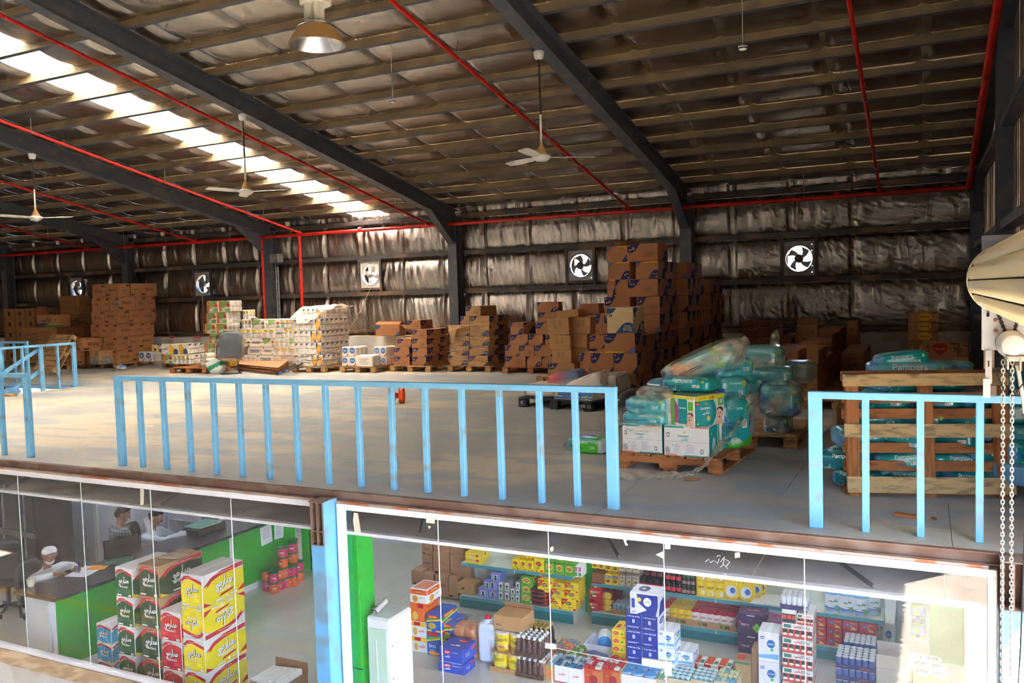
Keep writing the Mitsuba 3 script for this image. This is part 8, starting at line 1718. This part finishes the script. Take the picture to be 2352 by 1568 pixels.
# jerrycan
p = at(*S4(612, 785), Z=ZF); k = thing('jerrycan', 'tall translucent white jerrycan with a red cap', 'jerrycan')
part(k, 'body', blob((p[0], p[1] + .13, ZF + .26), (.25, .26, .52), None, .35, C(214, 224, 240), (28, 32), .004), 'gloss'); part(k, 'neck', G().lathe([(.07, 0), (.05, .02), (.038, .03), (.036, .06), (0, .06)], (p[0] - .01, p[1] + .1, ZF + .51), 20, C(220, 230, 242)), 'gloss'); part(k, 'cap', G().lathe([(.042, 0), (.042, .035), (.036, .042), (0, .042)], (p[0] - .01, p[1] + .1, ZF + .55), 20, C(206, 36, 50)), 'gloss')
obj('string', 'thin blue string lying on the tiles behind the jerrycan', 'string', G().tube([at(*S4(a, b), Z=ZF + .004) for a, b in ((565, 512), (580, 525), (602, 530), (622, 527))], .006, 5, C(150, 200, 226)), 'matte')
# milk powder tins with a carton on top
NY = C(240, 208, 20); p = at(*S4(725, 835), Z=ZF)
tray('brown tray under the wrapped yellow milk powder tins', p[0] - .21, p[0] + .21, p[1] - .02, p[1] + .40, ZF, .06, KRAFT2)
for i, (dx, dy, q) in enumerate(((-.1, .09, 0), (.1, .09, 0), (-.1, .29, 0), (.1, .29, 0), (-.08, .12, 1), (.12, .12, 1), (-.1, .3, 1), (.1, .3, 1))):
    can(f'yellow milk powder tin in the wrapped floor group, {["lower", "upper"][q]} {["front left", "front right", "rear left", "rear right"][i % 4]}', p[0] + dx, p[1] + dy, ZF + .01 + .235 * q, .092, .22, NY, C(236, 236, 236) if q else C(200, 196, 190), C(200, 60, 60) if q else None, 'NIDO', C(30, 50, 40), label2=C(50, 140, 110) if i % 2 else C(236, 220, 120), name='milk_tin')
obj('cardboard_sheet', 'brown cardboard layer between the yellow milk powder tins', 'cardboard', G().box((p[0] - .2, p[1] - .01, ZF + .233), (p[0] + .2, p[1] + .39, ZF + .241), KRAFT2), 'matte')
obj('shrink_wrap', 'clear shrink film round the yellow milk powder tins', 'plastic film', blob((p[0], p[1] + .19, ZF + .24), (.48, .48, .5), None, .5, (.5,) * 3, (20, 28), .05, 12), 'stretch_film')
carton('flat brown carton with a torn top lying on the yellow tins', p[0] - .2, p[0] + .2, p[1] + .1, p[1] + .44, ZF + .48, ZF + .66, P(('l', .1, .4, .3, 2, INK)), None, KRAFT2, tape=True, flaps=[('b', 2.3, .1)])
# bottles in trays
def bottle(lab, x, y, z, r_, h, glass, cap, group):
    k = thing('bottle', lab, 'bottle', group)
    part(k, 'body', G().lathe([(0, 0), (r_ * .95, 0), (r_, .008), (r_, h * .58), (r_ * .45, h * .8), (r_ * .42, h * .9)], (x, y, z), 14, glass), 'gloss'); part(k, 'cap', G().lathe([(r_ * .62, h * .86), (r_ * .62, h * .98), (r_ * .55, h), (0, h)], (x, y, z), 14, cap), 'gloss')
p = at(*S4(862, 870), Z=ZF); x_, y_ = p[0], p[1]
for q in range(2):
    tray(f'film-wrapped bottle tray, {["lower", "upper"][q]} one', x_ - .18, x_ + .18, y_, y_ + .3, ZF + .26 * q, .05, C(90, 60, 40), P(('d', .5, .5, .16, .36, C(60, 20, 20)), ('l', .4, .6, .6, 1, C(226, 190, 90))))
    for i in range(5):
        for j in range(4): bottle(f'brown bottle with white cap, {["lower", "upper"][q]} tray, row {ord_(j)} from the front, {ord_(i)} from the left', x_ - .144 + .072 * i, y_ + .04 + .073 * j, ZF + .26 * q + .006, .033, .235, C(92, 58, 52), C(232, 232, 236), 'bottles with white caps')
obj('shrink_wrap', 'clear film round the two bottle trays', 'plastic film', blob((x_, y_ + .15, ZF + .25), (.42, .36, .5), None, .35, (.5,) * 3, (20, 26), .03, 13), 'stretch_film')
p = at(*S4(905, 700), Z=ZF)
tray('tray of bottles with gold caps behind the white-capped ones', p[0] - .17, p[0] + .17, p[1] - .02, p[1] + .27, ZF, .06, C(90, 60, 40))
for i in range(5):
    for j in range(4): bottle(f'bottle with gold cap, row {ord_(j)} from the front, {ord_(i)} from the left', p[0] - .136 + .068 * i, p[1] + .02 + .068 * j, ZF + .006, .03, .30, C(70, 40, 36), C(196, 170, 90), 'bottles with gold caps')
# open cartons with small packets
def open_box(lab, l, c, yt, yb, front, inner, n=(3, 4), D=.32, col=KRAFT2, packs='packet', py=None, group=None, h=None):
    q = at(c, yb, Z=ZF); x1, y0 = q[0], q[1]; x0 = at(l, yb, Y=y0)[0]; z1 = at(c, yt, Y=y0)[2] if h is None else ZF + h
    tray(lab, x0, x1, y0, y0 + D, ZF, z1 - ZF, col, front, name='open_carton')
    w, d = (x1 - x0 - .02) / n[0], (D - .02) / n[1]
    for i in range(n[0]):
        for j in range(n[1]): inner(f'{packs}, {ord_(i)} from the left, {ord_(j)} row', x0 + .01 + w * (i + .5), y0 + .01 + d * (j + .5), ZF + .006, w, d, z1 - ZF + .005, group or packs)
def small_box(c1, c2):
    def fn(lab, x, y, z, w, d, h, grp):
        cc = jit(rng.choice([c1, c2]), .1); g = G().box((x - w / 2 + .003, y - d / 2 + .003, z), (x + w / 2 - .003, y + d / 2 - .003, z + h + rng.uniform(-.01, .02)), cc, b=.004)
        g.poly(disc(0, 0, w * .28, d * .2), (x, y, z + h + .0205), (1, 0, 0), (0, 1, 0), tuple(np.array(cc) * .55)); obj('packet', lab, 'packet', g, 'satin', group=grp)
    return fn
def small_can(c1, lid):
    def fn(lab, x, y, z, w, d, h, grp): can(lab, x, y, z, min(w, d) * .47, h + .01, c1, lid, group=grp, name='can', cat='can')
    return fn
OJ = P(('d', .5, .45, .3, .25, C(226, 120, 60)), ('a', 'squiggle', .5, .45, .6, C(150, 60, 40)), ('d', .6, .8, .08, .05, GD))
open_box('orange-printed open carton of juice packets, left', 1233, 1253, 1525, 1561, OJ, small_box(C(236, 226, 220), C(226, 120, 70)), (2, 5), packs='juice packet in the left orange-printed carton')
open_box('orange-printed open carton of juice packets, right', 1254, 1274, 1528, 1565, OJ, small_box(C(236, 226, 220), C(150, 190, 210)), (2, 5), packs='juice packet in the right orange-printed carton')
open_box('long open carton of small boxes behind the orange-printed ones', 1270, 1312, 1495, 1520, None, small_box(C(226, 150, 110), C(150, 170, 180)), (5, 4), packs='small box in the long carton')
open_box('open carton of green packets', 1297, 1330, 1508, 1528, None, small_box(C(110, 170, 90), C(206, 214, 180)), (4, 3), packs='green packet in the open carton')
WR = P(('a', 'squiggle', .5, .5, .5, C(190, 30, 50)), ('r', .0, .0, 1, .06, C(190, 30, 50)))
open_box('white open carton with red writing, left', 1275, 1306, 1535, 1570, WR, small_box(C(60, 110, 150), C(190, 200, 206)), (3, 4), col=C(226, 222, 222), packs='blue packet in the left white carton', h=.2)
open_box('white open carton with red writing, right', 1307, 1338, 1540, 1576, WR, small_box(C(60, 110, 150), C(190, 200, 206)), (3, 4), col=C(226, 222, 222), packs='blue packet in the right white carton', h=.2)
RB = P(('r', 0, 0, 1, 1, C(190, 66, 40)), ('r', .55, 0, 1, .9, C(196, 110, 60)), ('d', .6, .4, .22, .25, C(160, 40, 40)), ('d', .3, .6, .06, .05, GD))
open_box('open carton of red and white packets, left', 1338, 1381, 1540, 1578, RB, small_box(C(226, 214, 210), C(206, 50, 66)), (3, 4), packs='red and white packet in the left carton', h=.2)
open_box('open carton of red and white packets, right', 1383, 1424, 1543, 1580, RB, small_box(C(226, 214, 210), C(206, 50, 66)), (3, 4), packs='red and white packet in the right carton', h=.2)
a = at(1404, 1517, Z=ZF); xl = at(1342, 1517, Y=a[1])[0]
tray('white open carton with blue print holding one big tin', xl, a[0], a[1], a[1] + .34, ZF, .17, C(220, 224, 236), P(('p', [(.0, .1), (.5, .3), (.9, .1), (.9, .4), (.4, .6), (0, .4)], C(130, 150, 206))), name='open_carton')
k = thing('milk_tin', 'big blue and white tin lying in the white open carton', 'tin'); part(k, 'body', G().lathe([(0, 0), (.085, 0), (.085, .22), (0, .22)], ((xl + a[0]) / 2 + .06, a[1] + .1, ZF + .15), 24, C(226, 232, 242), rotz(.3) @ rotx(-math.pi / 2) @ rotx(.2)), 'gloss'); part(k, 'band', G().lathe([(.0, -.004), (.087, -.004), (.087, .05)], ((xl + a[0]) / 2 + .06, a[1] + .1, ZF + .15), 24, C(70, 150, 226), rotz(.3) @ rotx(-math.pi / 2) @ rotx(.2)), 'gloss')
YB_ = P(('d', .3, .55, .2, .25, C(206, 50, 40)), ('t', '3in1', .3, .55, .24, WHT), ('d', .7, .5, .1, .15, GD), ('r', 0, 0, 1, .08, C(206, 150, 40)))
q = at(1440, 1539, Z=ZF)
for i in range(5): carton(f'yellow carton in the low stack left of the blue milk cartons, {ord_(i)} from below', at(1407, 1539, Y=q[1])[0], q[0], q[1], q[1] + .3, ZF + .098 * i, ZF + .098 * (i + 1) - .003, YB_, YB_, C(238, 196, 50), tape=False, mat_='satin', top=P(('d', .3, .4, .14, .2, C(206, 60, 50)), ('d', .7, .6, .14, .2, C(226, 120, 60))))
MILK = P(('t', 'A life full of life', .5, .84, .8, WHT), ('r', .42, .42, .58, .66, C(190, 200, 230)), ('l', .1, .2, .9, 2, C(200, 206, 236)), ('r', 0, 0, 1, .03, C(20, 30, 100)))
MSD = P(('p', [(0, 0), (.6, 0), (1, .6), (1, 1), (0, 1)], C(230, 232, 242)), ('d', .5, .5, .26, .2, BLU), ('a', 'squiggle', .5, .5, .36, WHT))
q = at(1512, 1561, Z=ZF); hm = .19
for j, (l, c) in enumerate(((1440, 1475.5), (1477, 1512))):
    for i in range(4): carton(f'deep blue long-life milk carton, {["left", "right"][j]} column, {ord_(i)} from below', at(l, 1545, Y=q[1])[0], at(c, 1545, Y=q[1])[0], q[1], q[1] + .36, ZF + hm * i, ZF + hm * (i + 1) - .003, MILK, MSD, C(40, 54, 150), tape=False, mat_='satin')
ALR = P(('p', [(.2, 0), (.9, 0), (1, .5), (1, .95), (.25, .95), (.3, .55), (.6, .25)], C(40, 54, 150)), ('d', .62, .62, .14, .2, WHT), ('a', 'squiggle', .62, .62, .2, C(40, 140, 110)), ('r', .06, .3, .18, .72, C(60, 76, 180)), ('d', .34, .7, .07, .1, C(236, 200, 60)), ('a', 'squiggle', .13, .12, .16, BLU))
carton('white and blue milk carton on top of the blue milk stack', at(1448, 1415, Y=q[1])[0], at(1513, 1415, Y=q[1])[0], q[1] - .01, q[1] + .3, ZF + hm * 4, ZF + hm * 4 + .265, ALR, P(('p', [(0, 0), (1, 0), (1, .7), (.3, .6)], C(40, 54, 150))), C(228, 230, 240), tape=True, mat_='satin', top=P(('d', .4, .5, .2, .3, C(40, 54, 150)), ('d', .38, .5, .06, .1, C(236, 200, 60))))
def sau(lab, l, c, r, ys, yb, n, D=.3, h=None):
    q = at(c, yb, Z=ZF); xl, xr_ = at(l, yb, Y=q[1])[0], q[0]; zt = at(c, ys, Y=q[1])[2]; h = (zt - ZF) / n
    for i in range(n): carton(f'{lab}, {ord_(i)} from below', xl, xr_, q[1], q[1] + D, ZF + h * i, ZF + h * (i + 1) - .003, SAU, SAU, C(230, 234, 240), tape=i == n - 1, mat_='satin')
sau('white milk carton in the stack right of the blue milk', 1513, 1550, 1565, 1452, 1566, 3)
sau('white milk carton in the low stack beside the orange juice packs', 1551, 1592, 1600, 1499, 1560, 2)
JU = P(('r', 0, .5, .46, 1, C(206, 70, 40)), ('r', .05, .05, .95, .48, C(40, 50, 44)), ('d', .5, .3, .3, .12, C(220, 90, 50)), ('r', .5, .55, 1, 1, C(226, 220, 210)), ('r', .3, .05, .35, .48, C(226, 220, 210)), ('r', .65, .05, .7, .48, C(226, 220, 210)))
for i, (l, c, yt, yb) in enumerate(((1589, 1617, 1524, 1556), (1620, 1649, 1528, 1560), (1650, 1679, 1532, 1563))): SB(f'orange and black juice multipack on the floor, {ord_(i)} from the left', l, c, None, yt, yb, D=.22, front=JU, side=JU, top=P(('r', 0, 0, .6, 1, C(206, 76, 44)), ('r', .65, .1, .95, .5, C(60, 130, 100))), col=C(230, 226, 220))
SB('brown carton of tinned peas standing upright', 1687, 1724, 1733, 1522, 1575, D=.26, front=P(('t', 'GREEN PEAS', .75, .5, .25, C(40, 90, 60)), ('r', 0, .9, 1, 1, C(60, 110, 80)), ('r', 0, 0, .06, 1, C(60, 110, 80))), side=None, col=C(176, 146, 100), mat_='matte', top=P(('r', .1, .2, .6, .8, C(200, 80, 60))))
SB('tall open brown carton right of the peas carton', 1727, 1743, 1750, 1490, 1572, D=.26, col=C(160, 122, 90), mat_='matte')
VIM = P(('r', .0, .9, 1, 1, C(70, 36, 90)), ('t', 'Vimto', .28, .5, .3, WHT), ('t', 'Vimto', .29, .49, .26, C(206, 60, 100)), ('d', .72, .4, .16, .14, C(130, 206, 50)), ('d', .72, .4, .08, .22, C(130, 206, 50)), ('d', .1, .6, .05, .06, C(190, 50, 100)), ('d', .5, .75, .04, .05, C(120, 60, 130)), ('r', .35, .92, .65, .98, C(206, 200, 214)))
q = at(1757, 1513, Z=ZF); xl = at(1693, 1513, Y=q[1])[0]
for i in range(2): carton(f'purple cordial carton with green splash, {["lower", "upper"][i]}', xl + .01, q[0], q[1], q[1] + .32, ZF + .27 * i, ZF + .27 * (i + 1) - .003, VIM, VIM, C(76, 40, 92), tape=False, mat_='satin', top=P(('a', 'squiggle', .5, .5, .5, C(226, 90, 120)), ('d', .2, .3, .05, .08, C(120, 60, 130))))
sau('large white milk carton in front of the purple cordial', 1743, 1790, 1800, 1455, 1592, 2, D=.3)
SB('small white milk carton behind the large white ones', 1757, 1796, 1802, 1443, 1500, D=.3, front=SAU, side=SAU)
STR = P(('r', 0, .62, 1, 1, C(236, 230, 228)), ('r', .06, .7, .3, .94, C(60, 130, 110)), ('t', 'IIIAJ', .75, .82, .3, C(40, 90, 80)), ('a', 'squiggle', .5, .8, .26, C(206, 50, 40)), ('r', 0, 0, 1, .62, C(206, 76, 60)), ('r', .03, .3, .17, .6, C(50, 52, 50)), ('r', .23, .3, .37, .6, C(50, 52, 50)), ('r', .43, .3, .57, .6, C(50, 52, 50)), ('r', .63, .3, .77, .6, C(50, 52, 50)), ('r', .83, .3, .97, .6, C(50, 52, 50)), ('d', .1, .28, .08, .09, C(236, 220, 214)), ('d', .3, .28, .08, .09, C(236, 220, 214)), ('d', .5, .28, .08, .09, C(236, 220, 214)), ('d', .7, .28, .08, .09, C(236, 220, 214)), ('d', .9, .28, .08, .09, C(236, 220, 214)))
STS = P(('r', 0, 0, 1, .3, C(206, 96, 80)), ('r', .1, .4, .9, .8, C(214, 214, 214)), ('d', .3, .2, .1, .12, C(236, 200, 190)), ('d', .7, .2, .1, .12, C(236, 200, 190)))
q = at(1870, 1610, Z=ZF); xl = at(1798, 1600, Y=q[1])[0]; xr_ = at(1868, 1600, Y=q[1])[0]; zt = at(1868, 1438, Y=q[1])[2]; n = 5; h = (zt - ZF) / n
for i in range(n): carton(f'strawberry drink carton in the tall stack, {ord_(i)} from below', xl, xr_, q[1], q[1] + .34, ZF + h * i, ZF + h * (i + 1) - .003, STR, STS, C(232, 228, 226), tape=False, mat_='satin')
xm = xl + (xr_ - xl) * .5
carton('half-size strawberry carton on top left of the tall stack', xl, xm - .01, q[1], q[1] + .3, zt, zt + .15, P(('r', 0, .0, 1, .7, C(60, 50, 46)), ('r', 0, .3, .3, .6, C(206, 80, 60)), ('r', .4, .3, .65, .6, C(206, 80, 60)), ('r', .72, .3, .95, .6, C(206, 80, 60))), None, C(232, 228, 226), tape=False, mat_='satin')
carton('white-topped strawberry carton on top right of the tall stack', xm, xr_ + .01, q[1], q[1] + .34, zt, zt + .12, STR, STS, C(232, 228, 226), tape=False, mat_='satin')
zc_ = zt + .152
tray('dark tray of small white cans on the tall strawberry stack', xl - .02, xm + .06, q[1] + .01, q[1] + .28, zc_, .05, C(70, 66, 110), P(('l', .2, .5, .8, 1, C(190, 190, 206))))
for i in range(5):
    for j in range(4): can(f'small white can on the tall strawberry stack, row {ord_(j)} from the front, {ord_(i)} from the left', xl + .015 + .058 * i, q[1] + .045 + .06 * j, zc_ + .005, .027, .14, C(226, 230, 240), C(214, 218, 222), C(70, 110, 190), group='white cans on the strawberry stack', name='can', cat='can')
for ci, (l, r_, yb, D, nn, nm) in enumerate(((1920, 2010, 1600, .36, 3, 'front'), (1938, 2012, 1560, .3, 3, 'rear'))):
    q = at(r_, yb, Z=ZF); xl = at(l, yb, Y=q[1])[0]; xr_ = q[0]
    for t_ in range(nn):
        z_ = ZF + .135 * t_
        tray(f'blue tray of energy drink cans, {nm} stack, {ord_(t_)} from below', xl, xr_, q[1], q[1] + D, z_, .05, C(54, 60, 120), P(('r', .6, .3, .85, .7, C(170, 60, 60)), ('l', .15, .5, .4, 1, C(190, 160, 60))))
        for i in range(6):
            for j in range(5): 
                if j and t_ < nn - 1 and i < 5: continue
                can(f'blue and silver can, {nm} stack, {ord_(t_)} tray from below, {ord_(j)} row, {ord_(i)} from the left', xl + (xr_ - xl) * (i + .5) / 6, q[1] + D * (j + .5) / 5, z_ + .006, (xr_ - xl) / 12.8, .125, C(80, 100, 180), C(206, 210, 216), C(200, 206, 226), group='blue and silver drink cans', name='can', cat='can')
LW = [(2030, 1490), (2066, 1497), (2105, 1507), (2142, 1512), (2034, 1505), (2074, 1512), (2112, 1522), (2153, 1529), (2080, 1528), (2118, 1541), (2158, 1547)]
for i, (px, py) in enumerate(LW):
    q = at(px, py, Z=ZF + .245); 
    can(f'large white-lidded milk powder tin on the floor at the right, {ord_(i)} counted from the back left', q[0], q[1], ZF, .095, .245, C(226, 214, 120) if i > 7 else C(222, 226, 226), C(240, 240, 240), C(90, 170, 90) if i == 9 else None, None, label2=C(80, 160, 100) if i == 9 else C(190, 170, 120), group='white-lidded milk powder tins', name='milk_tin')
    g = G().poly(rect(-.05, -.03, .05, .03).difference(rect(-.042, -.022, .042, .022)), (q[0], q[1], ZF + .2465), (1, 0, 0), (0, 1, 0), C(60, 60, 70)); g.poly(fit(strokes([[(0, 0), (.5, .5), (1, 0)], [(0, .5), (1, .5)]], .1), w=.06), (q[0], q[1], ZF + .2468), (1, 0, 0), (0, 1, 0), C(60, 60, 70)); part(list(labels)[-1] if list(labels)[-1].startswith('milk_tin') else 'milk_tin', 'lid_print', g, 'matte')
q = at(2040, 1600, Z=ZF)
carton('open white carton with raised flaps in front of the white-lidded tins', at(2012, 1560, Y=q[1])[0], at(2086, 1560, Y=q[1])[0], q[1], q[1] + .36, ZF, at(2040, 1535, Y=q[1])[2], None, None, C(222, 216, 208), tape=False, flaps=[('b', 1.9, .2), ('f', 2.2, .14), ('r', 1.0, .12)], mat_='satin')
SB('white milk carton by the right end of the shelf', 2019, 2055, 2062, 1433, 1500, D=.26, front=SAU, side=SAU)
q = at(2125, 1466, Z=ZF); xl = at(2092, 1466, Y=q[1])[0]
for i in range(3): carton(f'blue noodle carton in the stack by the bright back wall, {ord_(i)} from below', xl, q[0], q[1], q[1] + .2, ZF + .245 * i, ZF + .245 * (i + 1) - .003, IND_B, None, C(50, 130, 210), tape=False, mat_='satin')
# row of open cartons along the very bottom
for i, (l, c, yt, yb, inner, nm, n_) in enumerate(((1418, 1506, 1556, 1590, small_can(C(200, 214, 232), C(90, 160, 220)), 'wide can with blue lid in the bottom row', (3, 2)), (1507, 1532, 1560, 1592, small_box(C(130, 190, 140), C(226, 236, 226)), 'green and white packet in the bottom row', (3, 3)), (1534, 1586, 1562, 1594, small_can(C(130, 190, 200), C(196, 220, 226)), 'pale teal can in the left bottom carton', (4, 4)), (1588, 1640, 1564, 1597, small_can(C(130, 190, 200), C(196, 220, 226)), 'pale teal can in the right bottom carton', (4, 4)), (1641, 1690, 1566, 1600, small_box(C(120, 180, 200), C(226, 226, 180)), 'blue and yellow packet in the bottom row', (4, 3)))):
    open_box(['white open carton of wide blue-lidded cans at the bottom edge', 'open carton of green and white packets at the bottom edge', 'open carton of pale teal cans at the bottom edge, left', 'open carton of pale teal cans at the bottom edge, right', 'open carton of blue and yellow packets at the bottom edge'][i], l, c, yt, yb, None, inner, n_, D=.34, col=C(196, 180, 150) if i else C(226, 220, 216), packs=nm, h=.15)

# ---------------------------------------------------------------- marks on the panes: tape, paper scraps, writing, clamps
def pane_bit(lab, pts, col, name='tape', y=5.989):
    g = G(); P3 = [at(px, py, Y=y) for px, py in pts]; poly = Polygon([(p_[0], p_[2]) for p_ in P3]).buffer(0)
    g.prism(poly, (0, y, 0), (1, 0, 0), (0, 0, 1), .002, col); return obj(name, lab, 'tape' if name == 'tape' else 'paper scrap', g, 'matte')
CR = C(214, 208, 186)
for lab, pts, nm in (('strip of masking tape on the left window near the checked shirt', [(324, 1119), (328, 1121), (331, 1126), (330, 1158), (323, 1160), (322, 1125)], 'tape'), ('torn vertical tape strip by the blue column, right window', [(813, 1177), (822, 1178), (824, 1190), (829, 1222), (815, 1222), (811, 1195)], 'tape'), ('square of tape at the first joint of the right window', [(979, 1188), (999, 1190), (999, 1202), (979, 1200)], 'tape'), ('small paper scrap below the taped first joint', [(983, 1207), (990, 1208), (986, 1215)], 'paper_scrap'), ('curled white scrap stuck left of the third joint', [(1432, 1239), (1439, 1238), (1438, 1245), (1443, 1251), (1437, 1253)], 'paper_scrap'), ('upper rectangle of tape at the third joint', [(1527, 1242), (1540, 1243), (1540, 1261), (1527, 1260)], 'tape'), ('triangular paper scrap at the third joint', [(1506, 1273), (1526, 1264), (1526, 1284)], 'paper_scrap'), ('small square of tape right of the handwriting', [(1688, 1269), (1699, 1268), (1700, 1279), (1688, 1281)], 'tape'), ('white blob of filler on the second pane of the right window', [(1264, 1257), (1270, 1254), (1272, 1262), (1268, 1267), (1263, 1264)], 'paper_scrap')): pane_bit(lab, pts, CR, nm)
g = G()
for ls in ([(1620, 1290), (1628, 1283), (1632, 1292), (1640, 1286), (1648, 1294), (1652, 1282)], [(1655, 1290), (1664, 1278), (1660, 1298)], [(1666, 1284), (1676, 1290), (1668, 1300)], [(1646, 1279), (1650, 1274), (1655, 1277)], [(1660, 1320), (1666, 1316), (1669, 1322)], [(1654, 1302), (1662, 1296), (1672, 1306)]):
    q = [at(*p_, Y=5.989) for p_ in ls]; g.tube(q, .0022, 4, C(214, 214, 214))
obj('handwriting', 'white scribbled writing on the third pane of the right window', 'writing', g, 'matte')
k = thing('glass_clamp', 'metal patch fitting at the upper edge of the inner glass door, left', 'fitting'); y_ = 6.06
for lab_, pts in (('left', [(1254, 1474), (1278, 1478), (1278, 1489), (1254, 1486)]), ('right', [(1476, 1509), (1543, 1518), (1543, 1550), (1528, 1548), (1528, 1532), (1476, 1524)])):
    P3 = [at(px, py, Y=y_) for px, py in pts]; part(k, 'plate', G().prism(Polygon([(p_[0], p_[2]) for p_ in P3]), (0, y_, 0), (1, 0, 0), (0, 0, 1), .02, C(206, 204, 196)), 'satin', smooth=False)
a, b = at(1254, 1482, Y=y_), at(1530, 1536, Y=y_); part(k, 'glass_edge', G().tube([a + (0, -.01, 0), b + (0, -.01, 0)], .003, 5, C(214, 220, 216)), 'gloss')
